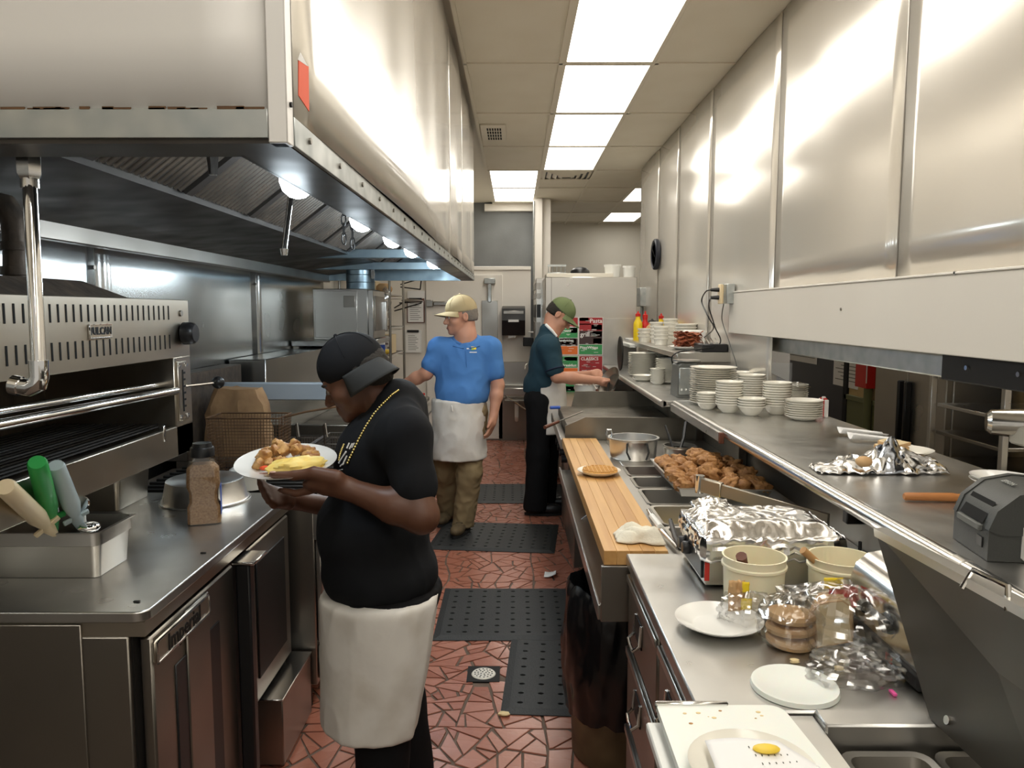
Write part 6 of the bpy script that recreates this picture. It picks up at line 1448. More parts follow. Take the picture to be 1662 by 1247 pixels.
MB().box(-.003, .001, .022, .048, .022, .045, .001, M=Mp).build('power_switch', 'black_plastic', t)
MB().box(.13, .21, .03, Wp-.03, .146, .156, .003, M=Mp).build('top_latch', 'grey_plastic2', t)
nrm = Vector((.035, 0, -.04)).normalized()
text('brand_lettering', 'EPSON', .016, 'galv', t, Mp @ frame((.075, Wp*.55, .1485), (.0, -1, 0), (.055, 0, .012)), .0004, bold=.0004)
q = at(1655, 912, z=PZ)
MB().box(q.x-.005, q.x+.12, q.y-.03, q.y+.10, PZ+.001, PZ+.085, .010).build('ticket_stack', 'paper_white', label='block of white ticket paper in front of the receipt printer', cat='paper')
for k in range(2): plate('plate', 'white saucer in the pair behind the receipt printer', 1.44, 2.20, PZ+.0008+.0115*k, .085, 'white_plate', group='saucers behind the printer')
# chrome scale/mixer nose at the right edge
c0 = at(1592, 683, x=1.66); yk = c0.y
t = thing('beverage_machine', 'rounded steel machine head at the edge of the pass window', 'machine', (1.85, yk-.25, .9))
MB().tube([(1.66, yk-.03, c0.z-.0), (1.672, yk-.035, c0.z), (1.75, yk-.07, c0.z), (2.2, yk-.3, c0.z)], [.03, .044, .050, .050], 20).build('head', 'chrome_soft', t)
MB().box(1.72, 1.98, yk-.30, yk-.06, c0.z-.07, c0.z-.005, .008).build('collar', 'wall_cream', t)
MB().cyl((1.83, yk-.16, PZ-.2), (1.83, yk-.16, c0.z-.04), .06, n=18).build('column', 'white_plastic', t)
MB().box(1.65, 2.1, yk-.5, yk, .9, .95, .01).build('base', 'wall_cream', t); MB().box(1.66, 2.1, yk-.5, yk, 0, .9, .004).build('stand', 'steel_dark', t)
for dz in (.06, .09): MB().lathe([(0, 0), (.035, 0), (.04, .008), (.03, .016), (0, .018)], 18, Matrix.Translation((1.80, yk-.12, c0.z+dz))).build('knob', 'white_plastic', t)
# ================================================================ BEYOND THE PASS WINDOW
t = thing('upright_fridge', 'two-door steel fridge with black handles beyond the pass window', 'fridge', (2.6, 5.0, 0))
MB().box(2.46, 3.1, 4.22, 5.08, .1, 2.05, .005).build('body', 'steel', t)
for (y0, y1) in ((4.23, 4.645), (4.655, 5.07)):
    d = MB().box(2.425, 2.462, y0, y1, .2, 1.95, .005).build('door', 'steel', t)
for y in (4.61, 4.69): MB().box(2.385, 2.426, y-.014, y+.014, .82, 1.24, .006).build('handle', 'black_plastic', t)
for y in (4.3, 5.0):
    for x in (2.52, 3.0): MB().cyl((x, y, 0), (x, y, .1), .02, n=8).build('foot', 'black_iron', t)
q0 = at(1403, 582, x=2.60); q1 = at(1420, 632, x=2.60)
t = thing('extinguisher_cabinet', 'red boxed sign on the wall beside the fridge', 'sign', (2.58, q0.y, q1.z))
MB().box(2.55, 2.615, max(5.46, q1.y-.06), q0.y+.03, q1.z, q0.z+.12, .004).build('box_body', 'red', t); MB().box(2.545, 2.551, max(5.46, q1.y-.06), q1.y+.03, q1.z+.04, q0.z+.1).build('picture', 'paper', t)
MB().cyl((2.582, 5.5, 0), (2.582, 5.5, q1.z), .03, n=12).build('pole', 'wall_green', t)
def sheet(label, x0, y0, x1, y1, x, m='paper'):
    a = at(x0, y0, x=x); c = at(x1, y1, x=x); t = thing('wall_notice', label, 'notice', (x, (a.y+c.y)/2, min(a.z, c.z)))
    zt = max(a.z, c.z); zb = min(a.z, c.z); ya, yb = sorted((a.y, c.y)); MB().box(x, x+.004, ya, yb, zb, zt, .0005).build('sheet', m, t)
    for k in range(7): MB().box(x-.001, x+.0005, ya+.04, yb-.04-.05*(k % 3), lerp(zt-.04, zb+.05, k/6), lerp(zt-.04, zb+.05, k/6)+.006).build('text_line', 'grey_plastic2', t)
sheet('white notice on the dark navy door', 1278, 555, 1325, 592, XD+.003)
sheet('tall printed notice on the yellow wall', 1354, 572, 1392, 633, XD-.006)
# speed rack
t = thing('speed_rack', 'tall tray rack with dark trays beyond the pass window', 'rack', (2.5, 4.0, 0))
for (x, y) in ((2.30, 3.52), (2.30, 4.14), (2.85, 3.52), (2.85, 4.14)): MB().box(x-.015, x+.015, y-.015, y+.015, .02, 1.9, .002).build('post', 'alu', t)
for k in range(11):
    z = .25+k*.15; MB().box(2.31, 2.84, 3.55, 4.11, z, z+.02, .003).build('tray', ('steel_dark' if k % 3 else 'alu'), t)
MB().box(2.83, 2.86, 3.52, 4.14, .1, 1.9).build('back_sheet', 'black_plastic', t)
t = thing('bus_cart', 'dark cart with a white cloth on top beyond the pass window', 'cart', (2.5, 3.3, 0))
MB().box(2.3, 2.8, 2.95, 3.45, .05, .88, .01).build('cart_body', 'door_navy', t)
MB().sphere((2.5, 3.25, .90), .16, 16, 10, sc=(1.1, 1.3, .35), fn=lambda d: 1+.2*nz(d*3)).build('cloth', 'towel', t)
for (x, y) in ((2.36, 3.06), (2.74, 3.06), (2.36, 3.44), (2.74, 3.44)): MB().cyl((x, y, 0), (x, y, .05), .02, n=8).build('caster', 'black_iron', t)
# ================================================================ PEOPLE: smooth-union bodies turned into one surface
def sdf_build(prims, res):
    lo = np.full(3, 1e9); hi = np.full(3, -1e9)
    bb = []
    for p in prims:
        if p[0] == 'c': a, b, ra, rb = np.array(p[1]), np.array(p[2]), p[3], p[4]; r = max(ra, rb); l = np.minimum(a, b)-r; h = np.maximum(a, b)+r
        elif p[0] in ('e', '-e'): c = np.array(p[1]); r = max(p[2]); l = c-r; h = c+r
        else: bb.append(None); continue
        bb.append((l, h))
        if p[0] != '-e': lo = np.minimum(lo, l); hi = np.maximum(hi, h)
    lo -= .03; hi += .03; dim = np.ceil((hi-lo)/res).astype(int)+1
    D = np.full(dim, 1.0, np.float32)
    ax = [lo[i]+res*np.arange(dim[i]) for i in range(3)]
    for p, q in zip(prims, bb):
        k = p[-1]
        if q is None:
            n = np.array(p[1]); c = np.array(p[2]); X, Y, Z = np.meshgrid(*ax, indexing='ij', sparse=True)
            d = (X-c[0])*n[0]+(Y-c[1])*n[1]+(Z-c[2])*n[2]
            h = np.clip(.5-.5*(D-d)/k, 0, 1); D = d*h+D*(1-h)+k*h*(1-h); D = D.astype(np.float32); continue
        i0 = np.clip(((q[0]-k*1.2-3*res-lo)/res).astype(int), 0, dim-1); i1 = np.clip(((q[1]+k*1.2+3*res-lo)/res).astype(int)+2, 1, dim)
        sl = tuple(slice(i0[i], i1[i]) for i in range(3))
        X, Y, Z = np.meshgrid(*[ax[i][sl[i]] for i in range(3)], indexing='ij', sparse=True)
        if p[0] == 'c':
            a, b, ra, rb = np.array(p[1]), np.array(p[2]), p[3], p[4]; ba = b-a; L2 = max(ba@ba, 1e-9)
            t = np.clip(((X-a[0])*ba[0]+(Y-a[1])*ba[1]+(Z-a[2])*ba[2])/L2, 0, 1)
            d = np.sqrt((X-a[0]-t*ba[0])**2+(Y-a[1]-t*ba[1])**2+(Z-a[2]-t*ba[2])**2)-(ra+(rb-ra)*t)
        else:
            c, r, R = np.array(p[1]), np.array(p[2]), np.array(p[3])
            x, y, z = X-c[0], Y-c[1], Z-c[2]
            l = [R[0][i]*x+R[1][i]*y+R[2][i]*z for i in range(3)]
            k0 = np.sqrt(sum((l[i]/r[i])**2 for i in range(3))); k1 = np.sqrt(sum((l[i]/r[i]**2)**2 for i in range(3)))+1e-9
            d = k0*(k0-1)/k1
        A = D[sl]
        if p[0] == '-e':
            d = -d; h = np.clip(.5-.5*(A-d)/k, 0, 1); D[sl] = d*h+A*(1-h)+k*h*(1-h)
        else:
            h = np.clip(.5+.5*(A-d)/k, 0, 1); D[sl] = A*(1-h)+d*h-k*h*(1-h)
    # surface nets
    s = D < 0; n0, n1, n2 = [d-1 for d in D.shape]
    acc = np.zeros((n0, n1, n2, 3), np.float32); cnt = np.zeros((n0, n1, n2), np.int16)
    cs = [(i, j, k) for i in (0, 1) for j in (0, 1) for k in (0, 1)]
    def view(A, c): return A[c[0]:c[0]+n0, c[1]:c[1]+n1, c[2]:c[2]+n2]
    for c in cs:
        for a in range(3):
            if c[a]: continue
            e = list(c); e[a] = 1; d0 = view(D, c); d1 = view(D, e); m = view(s, c) != view(s, e)
            t = np.where(m, d0/(d0-d1+1e-12), 0)
            for q in range(3): acc[..., q] += np.where(m, (t if q == a else c[q]), 0)
            cnt += m
    act = cnt > 0; idx = np.full(act.shape, -1, np.int64); idx[act] = np.arange(act.sum())
    ijk = np.argwhere(act); V = (ijk+acc[act]/cnt[act][:, None])*res+lo
    Fs = []
    for a in range(3):
        u, w = (a+1) % 3, (a+2) % 3
        sa = [slice(None)]*3; sb = [slice(None)]*3; sa[a] = slice(0, -1); sb[a] = slice(1, None)
        m = s[tuple(sa)] != s[tuple(sb)]; e = np.argwhere(m); inside = s[tuple(sa)][m]
        ok = (e[:, u] > 0) & (e[:, w] > 0) & (e[:, u] < D.shape[u]-1) & (e[:, w] < D.shape[w]-1); e = e[ok]; inside = inside[ok]
        q = []
        for du, dw in ((-1, -1), (0, -1), (0, 0), (-1, 0)):
            f = e.copy(); f[:, u] += du; f[:, w] += dw; q.append(idx[f[:, 0], f[:, 1], f[:, 2]])
        q = np.stack(q, 1); q[~inside] = q[~inside][:, ::-1]; Fs.append(q)
    return V, np.concatenate(Fs)
def sdf_obj(name, prims, m, res=.008, parent=None, wr=None, **kw):
    V, Q = sdf_build(prims, res)
    me = bpy.data.meshes.new(name); me.from_pydata(V.tolist(), [], Q.tolist()); me.update()
    # light smoothing
    bm = bmesh.new(); bm.from_mesh(me)
    for _ in range(2): bmesh.ops.smooth_vert(bm, verts=bm.verts, factor=.5, use_axis_x=True, use_axis_y=True, use_axis_z=True)
    bmesh.ops.recalc_face_normals(bm, faces=bm.faces); bm.to_mesh(me); bm.free(); me.update()
    if wr:
        amp, sc, st = wr
        nv = len(me.vertices); co = np.empty(nv*3, np.float32); no = np.empty(nv*3, np.float32)
        me.vertices.foreach_get('co', co); me.vertices.foreach_get('normal', no); co = co.reshape(-1, 3); no = no.reshape(-1, 3)
        for i in range(nv):
            p = Vector(co[i]); n = mnoise.noise(Vector((p.x*sc*st[0], p.y*sc*st[1], p.z*sc*st[2])))
            n2 = 1-2*abs(mnoise.noise(Vector((p.x*sc*1.9*st[0]+9, p.y*sc*1.9*st[1], p.z*sc*1.9*st[2]))))
            co[i] += no[i]*(amp*(n+.6*n2))
        me.vertices.foreach_set('co', co.ravel())
    me.materials.append(M_[m]); me.polygons.foreach_set('use_smooth', [True]*len(me.polygons)); me.update()
    o = bpy.data.objects.new(name, me); COL.objects.link(o); return place(o, parent, **kw)
I3 = ((1, 0, 0), (0, 1, 0), (0, 0, 1))
def C(a, b, ra, rb, k=.03): return ('c', tuple(a), tuple(b), ra, rb, k)
def E(c, r, R=I3, k=.03): return ('e', tuple(c), r, R, k)
class Head:
    eye = 'eye_white'
    def __init__(s, c, fwd, up, sc=1.0):
        s.c = Vector(c); f = Vector(fwd).normalized(); u = Vector(up); u = (u-f*u.dot(f)).normalized(); r = f.cross(u)
        s.r, s.f, s.u, s.s = r, f, u, sc; s.R = tuple(tuple(v) for v in Matrix((r, f, u)).transposed())
    def p(s, x, y, z): return s.c+(s.r*x+s.f*y+s.u*z)*s.s
    def prims(s, neck):
        q = s.s; P = s.p; Rm = s.R
        def e(x, y, z, a, b, c, k=.02): return E(P(x, y, z), (a*q, b*q, c*q), Rm, k)
        L = [e(0, -.01, .045, .077, .100, .086), e(0, .03, -.015, .063, .062, .088, .03), e(0, .045, -.072, .050, .046, .040, .03), e(0, .080, -.098, .020, .018, .016, .025)]
        L += [C(P(0, -.035, -.05), neck, .056*q, .064*q, .03)]
        L += [C(P(-.034, .086, .024), P(.034, .086, .024), .011*q, .011*q, .015)]
        for sx in (-1, 1):
            L += [e(sx*.040, .062, -.028, .026, .028, .026, .02), ('-e', tuple(P(sx*.031, .106, .003)), (.015*q, .016*q, .010*q), Rm, .010), e(sx*.031, .084, .003, .0125, .0125, .0115, .004)]
            L += [e(sx*.077, -.008, -.004, .010, .021, .033, .008), ('-e', tuple(P(sx*.086, -.004, -.002)), (.007*q, .011*q, .018*q), Rm, .006)]
            L += [e(sx*.012, .100, -.036, .0095, .011, .008, .008)]
        L += [C(P(0, .088, .010), P(0, .113, -.030), .0085*q, .0135*q, .010)]
        L += [C(P(-.017, .094, -.060), P(.017, .094, -.060), .0075*q, .0075*q, .008), C(P(-.015, .092, -.074), P(.015, .092, -.074), .0085*q, .0085*q, .008)]
        L += [('-e', tuple(P(0, .108, -.0668)), (.024*q, .012*q, .0020*q), Rm, .004)]
        return L
    def eyes(s, parent):
        for sx in (-1, 1):
            MB().sphere(s.p(sx*.031, .0885, .002), .0105*s.s, 12, 8).build('eye', s.eye, parent)
            MB().sphere(s.p(sx*.031, .0955, .001), .0052*s.s, 10, 6).build('pupil', 'eye_dark', parent)
            MB().tube([s.p(sx*.014, .098, .020), s.p(sx*.030, .0985, .026), s.p(sx*.048, .085, .021)], [.003, .0045, .003], 6).build('eyebrow', s.hair, parent)
    def hairdo(s, m, parent, low=-.045):
        q = s.s; V = [E(s.p(0, -.016, .030), (.082*q, .102*q, .080*q), s.R, .02), E(s.p(0, -.060, -.020), (.066*q, .052*q, .055*q), s.R, .03)]
        f = s.f; V.append(('p', tuple(s.f), tuple(s.p(0, .012, 0)), .01))          # keep the back
        V.append(('p', tuple(-s.u), tuple(s.p(0, 0, low)), .01))
        sdf_obj('hair', V, m, .006, parent, (.002, 60, (1, 1, 1)))
    def cap(s, crown_m, visor_m, parent, az=0.0, vlen=.075, drop=.012, name='cap', rim=.030, droop=.25, tilt=0.0, patch=None):
        q = s.s
        V = [E(s.p(0, -.008, .050), (.086*q, .108*q, .094*q), s.R, .02), ('p', tuple(-s.u), tuple(s.p(0, 0, rim)), .006)]
        co = sdf_obj(name, V, crown_m, .006, parent)
        MB().sphere(s.p(0, -.008, .146), .007*q, 10, 6).build('cap_button', crown_m, co)
        for k in range(6):
            a = k*math.pi/3+.5; pts = []
            for i in range(9):
                t = i/8*1.35; pts.append(s.p(.0875*math.sin(t)*math.sin(a), -.008+.1095*math.sin(t)*math.cos(a), .050+.0955*math.cos(t)))
            pts = [p for p in pts if (p-s.c).dot(s.u) > rim*q]
            MB().tube(pts, .0013, 5).build('cap_seam', crown_m, co)
        def fn(u, v):
            a = (u-.5)*2*1.12; rad = 1+v*vlen/.1*max(.0, math.cos((u-.5)*2*1.45))
            x = .084*math.sin(a)*(1+.12*v); y = -.008+.106*math.cos(a)+v*vlen*max(0, math.cos((u-.5)*math.pi))**.6
            ca, sa = math.cos(az), math.sin(az); yy = y+.008; X = x*ca-yy*sa; Y = x*sa+yy*ca-.008
            z = rim+.010-drop*(2*u-1)**2*2*(.3+v)-droop*v*vlen
            return s.p(X, Y, z)
        vo = MB().grid(fn, 20, 8).build('visor', visor_m, co, angle=80); solidify(vo, .004, 0)
        return co
def hand(palm, wrist, side_dir, curl, thumb_dir, fl=.078, q=1.0, spread=.019, k=.006):
    """palm + four unequal curled fingers + thumb; side_dir runs across the knuckles, curl is the vector the fingers bend toward"""
    palm = Vector(palm); wrist = Vector(wrist); f = (palm-wrist).normalized(); sd = Vector(side_dir); sd = (sd-f*sd.dot(f)).normalized(); cu = Vector(curl).normalized()
    L = [C(wrist, wrist.lerp(palm, .6), .026*q, .030*q, .02)]
    for i in (-1.5, -.5, .5, 1.5): L.append(C(wrist.lerp(palm, .35)+sd*i*.010*q, palm+sd*i*spread*q, .016*q, .0135*q, .014))
    ln = (.86, 1.0, .95, .74)
    for j, i in enumerate((-1.5, -.5, .5, 1.5)):
        b = palm+sd*i*spread*q; l = fl*ln[j]*q
        d1 = (f*.8+cu*.45).normalized(); p1 = b+d1*l*.45; d2 = (f*.25+cu).normalized(); p2 = p1+d2*l*.33; d3 = (cu-f*.45).normalized(); p3 = p2+d3*l*.24
        L += [C(b, p1, .0115*q, .0100*q, k), C(p1, p2, .0100*q, .0092*q, k), C(p2, p3, .0092*q, .0080*q, k)]
    tb = wrist.lerp(palm, .35)-sd*.024*q; td = Vector(thumb_dir).normalized(); p1 = tb+td*.036*q; p2 = p1+(td*.7+f*.6).normalized()*.032*q
    L += [C(tb, p1, .0155*q, .0125*q, .012), C(p1, p2, .0120*q, .0095*q, k)]
    return L
from mathutils.bvhtree import BVHTree
def sticker(o):
    bv = BVHTree.FromPolygons([v.co[:] for v in o.data.vertices], [p.vertices[:] for p in o.data.polygons])
    def hit(px, py, off=.004):
        d = (_f+_r*((px-CX)/F)-_u*((py-CY)/F)).normalized(); h = bv.ray_cast(Vector((0, 0, CAMZ)), d)
        return None if h[0] is None else h[0]-d*off
    return hit
# ---------------------------------------------------------------- man in black with the plate
Y1 = 2.36
def a1(px, py, y=Y1): return at(px, py, y=y)
P1 = thing('person', 'man in black T-shirt, backwards cap and white apron carrying a plate', 'person', (a1(628, 960).x, Y1, 0))
h1 = Head(a1(578, 614), (-.86, -.10, -.46), (-.46, 0, .88), 1.0); h1.hair = 'hair_dark'; h1.eye = 'eye_dim'
neck = a1(640, 668)
shL = a1(656, 712, 2.16); elL = a1(684, 838, 2.10); wrL = a1(560, 792, 2.11)
shR = a1(640, 712, 2.56); elR = a1(618, 838, 2.62); wrR = a1(478, 812, 2.44)
hip = a1(628, 950); footL = Vector((hip.x-.02, Y1-.10, .06)); footR = Vector((hip.x+.05, Y1+.10, .06))
palmL = a1(506, 782, 2.12)
body = h1.prims(neck)
body += [C(neck, a1(628, 760), .062, .09, .05), C(a1(625, 760), hip, .09, .09, .05), C(shL, shR, .06, .06, .05)]
body += [C(shL, elL, .052, .046, .03), C(elL, elL.lerp(wrL, .35), .047, .047, .03), C(elL.lerp(wrL, .35), wrL, .046, .030, .03)]
body += [C(shR, elR, .052, .045, .03), C(elR, wrR, .045, .030, .03)]
for ft, s in ((footL, -1), (footR, 1)):
    hp = hip+Vector((0, s*.09, -.02)); kn = Vector((hip.x-.01, Y1+s*.10, .48)); body += [C(hp, kn, .075, .055, .03), C(kn, ft+Vector((0, 0, .04)), .055, .04, .03)]
PLC = a1(465, 753, 2.20); PLT = .13
# left hand: fingers under the plate, thumb on the rim
body += [C(wrL, wrL.lerp(palmL, .5), .030, .033, .02), E(wrL.lerp(palmL, .75), (.050, .040, .022), tuple(tuple(v) for v in Matrix(((1, 0, 0), (0, 1, 0), (0, 0, 1)))), .02)]
tip0 = a1(545, 776, 2.09); tb1 = a1(510, 768, 2.085); tb2 = a1(478, 772, 2.08); tb3 = a1(442, 771, 2.075)
body += [C(tip0, tb1, .024, .019, .02), C(tb1, tb2, .017, .0145, .008), C(tb2, tb3, .0140, .0105, .006)]
for j, (dy, ln) in enumerate(((.00, .072), (.024, .082), (.047, .078), (.068, .062))):
    b0 = a1(505, 796, 2.11+dy); b1_ = b0+Vector((-ln*.62, .004, -.010)); b2_ = b1_+Vector((-ln*.5, .004, .008))
    body += [C(b0, b1_, .0125, .011, .006), C(b1_, b2_, .011, .009, .005)]
# right hand: palm up under the far side of the plate
pr_ = a1(440, 806, 2.30)
body += hand(pr_, wrR, (0, 1, .1), (-.3, 0, .6), (-.5, -.6, .4), .07)
bo = sdf_obj('body', body, 'skin_dark', .0055, P1)
h1.eyes(bo)
nl = MB().sphere(tb3+Vector((.002, -.003, .0085)), .0075, 10, 6, sc=(1.3, .9, .35)).build('thumbnail', 'nail', bo)
h1.hairdo('hair_dark', P1, -.07)
# T-shirt
zh = a1(630, 968).z
sh = [E(a1(622, 748), (.150, .195, .165), I3, .05), E(a1(606, 858), (.178, .205, .165), I3, .06), E(a1(618, 925), (.185, .200, .120), I3, .05), E(a1(644, 708), (.095, .205, .085), I3, .05), C(neck+Vector((.010, 0, .025)), a1(632, 700), .076, .10, .04)]
sh += [C(neck+Vector((.02, -.06, .0)), shL+Vector((0, .015, .012)), .070, .066, .06), C(neck+Vector((.02, .06, 0)), shR+Vector((0, -.02, .01)), .07, .066, .06), C(shL, shL.lerp(elL, .56), .068, .062, .06), C(shL.lerp(elL, .5), shL.lerp(elL, .62), .064, .064, .01), C(shR, shR.lerp(elR, .6), .070, .064, .04)]
sh.append(('p', (-.06, 0, -1), (hip.x, Y1, zh), .012))
sh.append(('-e', tuple(neck+Vector((-.06, 0, .045))), (.085, .076, .060), ((.8, 0, .6), (0, 1, 0), (-.6, 0, .8)), .012))
shirt1 = sdf_obj('t_shirt', sh, 'tee_black', .008, P1, (.006, 7, (1, 1, .6)))
# trousers
pt_ = [E(hip+Vector((.01, 0, -.02)), (.165, .185, .12), I3, .05)]
for s, ft in ((-1, footL), (1, footR)):
    kn = Vector((hip.x+.0, Y1+s*.10, .48)); pt_ += [C(hip+Vector((0, s*.09, -.06)), kn, .115, .092, .05), C(kn, ft+Vector((.01, 0, .0)), .092, .078, .04)]
pt_.append(('p', (0, 0, -1), (0, 0, .035), .01)); pt_.append(('p', (0, 0, 1), (0, 0, zh+.04), .01))
sdf_obj('trousers', pt_, 'pants_black', .010, P1, (.006, 8, (1, 1, .5)))
# apron: front and near-side skirt
z_ap = a1(620, 1212, 2.17).z
xa = at(688, 1080, y=2.20).x; xt = at(708, 960, y=2.2).x; dxa = (xt-xa)/(at(700, 960, y=2.2).z-at(688, 1080, y=2.2).z)
ap = [C((hip.x-.012, Y1, zh+.05), (hip.x-.045, Y1, z_ap-.04), .188, .176, .03), C((hip.x-.012, Y1-.04, zh), (hip.x-.03, Y1-.045, z_ap-.02), .185, .165, .03)]
nrm = Vector((1, 0, -dxa)).normalized()
ap += [('p', (0, 0, -1), (0, 0, z_ap), .004), ('p', (0, 0, 1), (0, 0, zh+.03), .01), ('p', tuple(nrm), tuple(at(689, 1080, y=2.20)), .004)]
sdf_obj('apron', ap, 'apron', .008, P1, (.007, 6, (1, 1, .45)))
for ft in (footL, footR):
    MB().sphere((ft.x-.06, ft.y, .045), .05, 18, 12, sc=(2.7, .95, .85)).build('shoe', 'shoe_black', P1)
h1.cap('cap_black', 'cap_char', P1, az=math.radians(180-52), vlen=.070, rim=.014, droop=.85, drop=.004)
hit = sticker(shirt1)
ch = [hit(x, y, .004) for x, y in ((646, 634), (636, 641), (622, 655), (607, 672), (594, 692), (583, 712), (572, 735), (562, 756))]
ch = [p for p in ch if p is not None]
def rope(pts, r, m, parent, name):
    n = len(pts); out = []
    for k in range(n-1):
        for i in range(10): out.append(pts[k].lerp(pts[k+1], i/10))
    b = MB()
    for i, p in enumerate(out[::2]): b.sphere(p, r, 8, 5, sc=(1, 1, 1))
    return b.build(name, m, parent)
if len(ch) > 2: rope(ch, .0042, 'gold', P1, 'gold_chain')
ch2 = [hit(x, y, .004) for x, y in ((558, 722), (553, 735), (549, 750))]; ch2 = [p for p in ch2 if p is not None]
if len(ch2) > 1: rope(ch2, .0038, 'gold', P1, 'gold_chain')
for (xa_, ya_, xb_, yb_, w) in ((563, 728, 567, 719, .004), (567, 729, 572, 720, .004), (571, 727, 575, 719, .003), (550, 752, 562, 733, .005), (556, 755, 563, 740, .004), (552, 757, 558, 752, .004), (548, 764, 556, 762, .002)):
    p, q = hit(xa_, ya_, .002), hit(xb_, yb_, .002)
    if p and q: MB().tube([p, q], w*.6, 5).build('shirt_print', 'paper', shirt1)
# the plate of food he carries
Rp = .147; tilt = .17
MP = Matrix.Translation(PLC) @ Matrix.Rotation(tilt, 4, 'X')
t = thing('dinner_plate', 'white plate of potatoes and eggs held by the man in black', 'plate', PLC)
MB().lathe([(r, z-.012) for r, z in plate_prof(Rp)], 44, MP).build('dish', 'white_plate', t)
pm_ = [MB().sphere((0, 0, 0), .0215, 16, 12, sc=(1.1, .95, .8), fn=lambda d, k=k: .72/max(abs(d.x), abs(d.y), abs(d.z))**.75*(1+.25*nz(d*1.6, 1, k*5)+.08*nz(d*6, 1, k))).mesh('potato_chunk', 'potato', angle=60) for k in range(5)]
rng = random.Random(21)
for k in range(26):
    for _ in range(30):
        x = rng.uniform(-.105, .075); y = rng.uniform(-.03, .10)
        if math.hypot(x, y) < .105 and y > -.04+.55*(x+.02): break
    lay = k//17; p = MP @ Vector((x*(1-.3*lay), y*(1-.2*lay)+.006*lay, .011+.022*lay))
    o = bpy.data.objects.new('potato_chunk', pm_[k % 5]); COL.objects.link(o); o.rotation_euler = (rng.uniform(0, 3), rng.uniform(0, 3), rng.uniform(0, 3))
    place(o, None, p, 'roasted brown potato chunk on the carried plate', 'potato', 'potatoes on the carried plate')
def fe(d): return 1+.22*nz(d*2.2, 1, 4)+.14*nz(d*5, 1, 1)+.06*nz(d*12, 1, 2)
b = MB().sphere((0, 0, 0), .055, 30, 20, sc=(1.55, .75, .40), fn=fe); Me = MP @ Matrix.Translation((.045, -.045, .014)) @ Matrix.Rotation(.42, 4, 'Z'); b.v = [tuple(Me @ Vector(p)) for p in b.v]
b.build('scrambled_egg', 'egg', label='yellow omelette with bits of vegetable on the carried plate', cat='egg')
b = MB().sphere((0, 0, 0), .012, 10, 7, sc=(1.4, .8, .6)); b.v = [tuple(MP @ (Vector(p)+Vector((-.045, -.055, .008)))) for p in b.v]; b.build('carrot_bit', 'orange', label='orange vegetable bit at the plate edge', cat='food')
# ---------------------------------------------------------------- man in the blue polo
Y2 = 5.62
def a2(px, py, y=Y2): return at(px, py, y=y)
P2 = thing('person', 'smiling man in blue polo, tan cap and white waist apron', 'person', (a2(745, 860).x, Y2, 0))
h2 = Head(a2(748, 514), (-.93, -.36, -.10), (-.08, 0, 1), 1.12); h2.hair = 'hair_grey'
nk = a2(757, 548)
sL = a2(795, 566); eL = a2(808, 625, 5.60); wL = a2(801, 676, 5.52); pL = a2(797, 694, 5.50)
sR = a2(714, 566); eR = a2(692, 606, 5.58); wR = a2(648, 628, 5.66); pR = a2(630, 634, 5.70)
hp2 = a2(748, 655)
kneeR = a2(722, 765, 5.72); ankR = a2(729, 832, 5.90); kneeL = a2(762, 770, 5.55); ankL = a2(752, 846, 5.56)
bd = h2.prims(nk)+[C(nk, a2(754, 580), .065, .08, .05), C(a2(752, 580), hp2, .08, .09, .05), C(sL, sR, .06, .06, .05)]
bd += [C(sL, eL, .054, .046, .03), C(eL, eL.lerp(wL, .35), .046, .046, .03), C(eL.lerp(wL, .35), wL, .046, .031, .03)]
bd += [C(sR, eR, .054, .047, .03), C(eR, eR.lerp(wR, .35), .047, .046, .03), C(eR.lerp(wR, .35), wR, .046, .031, .03)]
bd += hand(pL, wL, (.3, .95, 0), (-.35, -.3, -.45), (-.4, -.75, -.6), .085, 1.12)
bd += hand(pR, wR, (.2, .9, .2), (-.2, .1, -.9), (-.3, -.9, 0), .08, 1.1)
bd += [C(hp2+Vector((-.09, 0, -.03)), kneeR, .08, .055, .03), C(kneeR, ankR, .055, .04, .03), C(hp2+Vector((.09, 0, -.03)), kneeL, .08, .055, .03), C(kneeL, ankL, .055, .04, .03)]
bo2 = sdf_obj('body', bd, 'skin_light', .0065, P2); h2.eyes(bo2); h2.hairdo('hair_grey', P2, -.035)
MB().tube([h2.p(-.030, .080, -.058), h2.p(-.018, .101, -.067), h2.p(0, .1045, -.069), h2.p(.018, .101, -.067), h2.p(.030, .080, -.058)], .003, 6).build('lips', 'lip_light', bo2)
zb2 = a2(750, 652).z
ps = [E(a2(753, 585), (.205, .125, .17), I3, .05), E(a2(752, 608), (.195, .140, .13), I3, .06), E(a2(750, 632), (.205, .155, .15), I3, .06), C(sR, sL, .085, .085, .05), C(a2(757, 552), a2(755, 575), .085, .11, .04), C((a2(750, 640).x, Y2, zb2+.04), (a2(750, 650).x, Y2, zb2-.01), .190, .185, .03)]
ps += [C(sL, sL.lerp(eL, .66), .080, .074, .04), C(sR, sR.lerp(eR, .66), .080, .074, .04)]
ps.append(('p', (0, 0, -1), (0, 0, zb2), .008)); ps.append(('-e', tuple(nk+Vector((-.01, -.03, .01))), (.090, .10, .060), I3, .012))
polo2 = sdf_obj('polo_shirt', ps, 'polo_blue', .008, P2, (.008, 6, (1, 1, .8)))
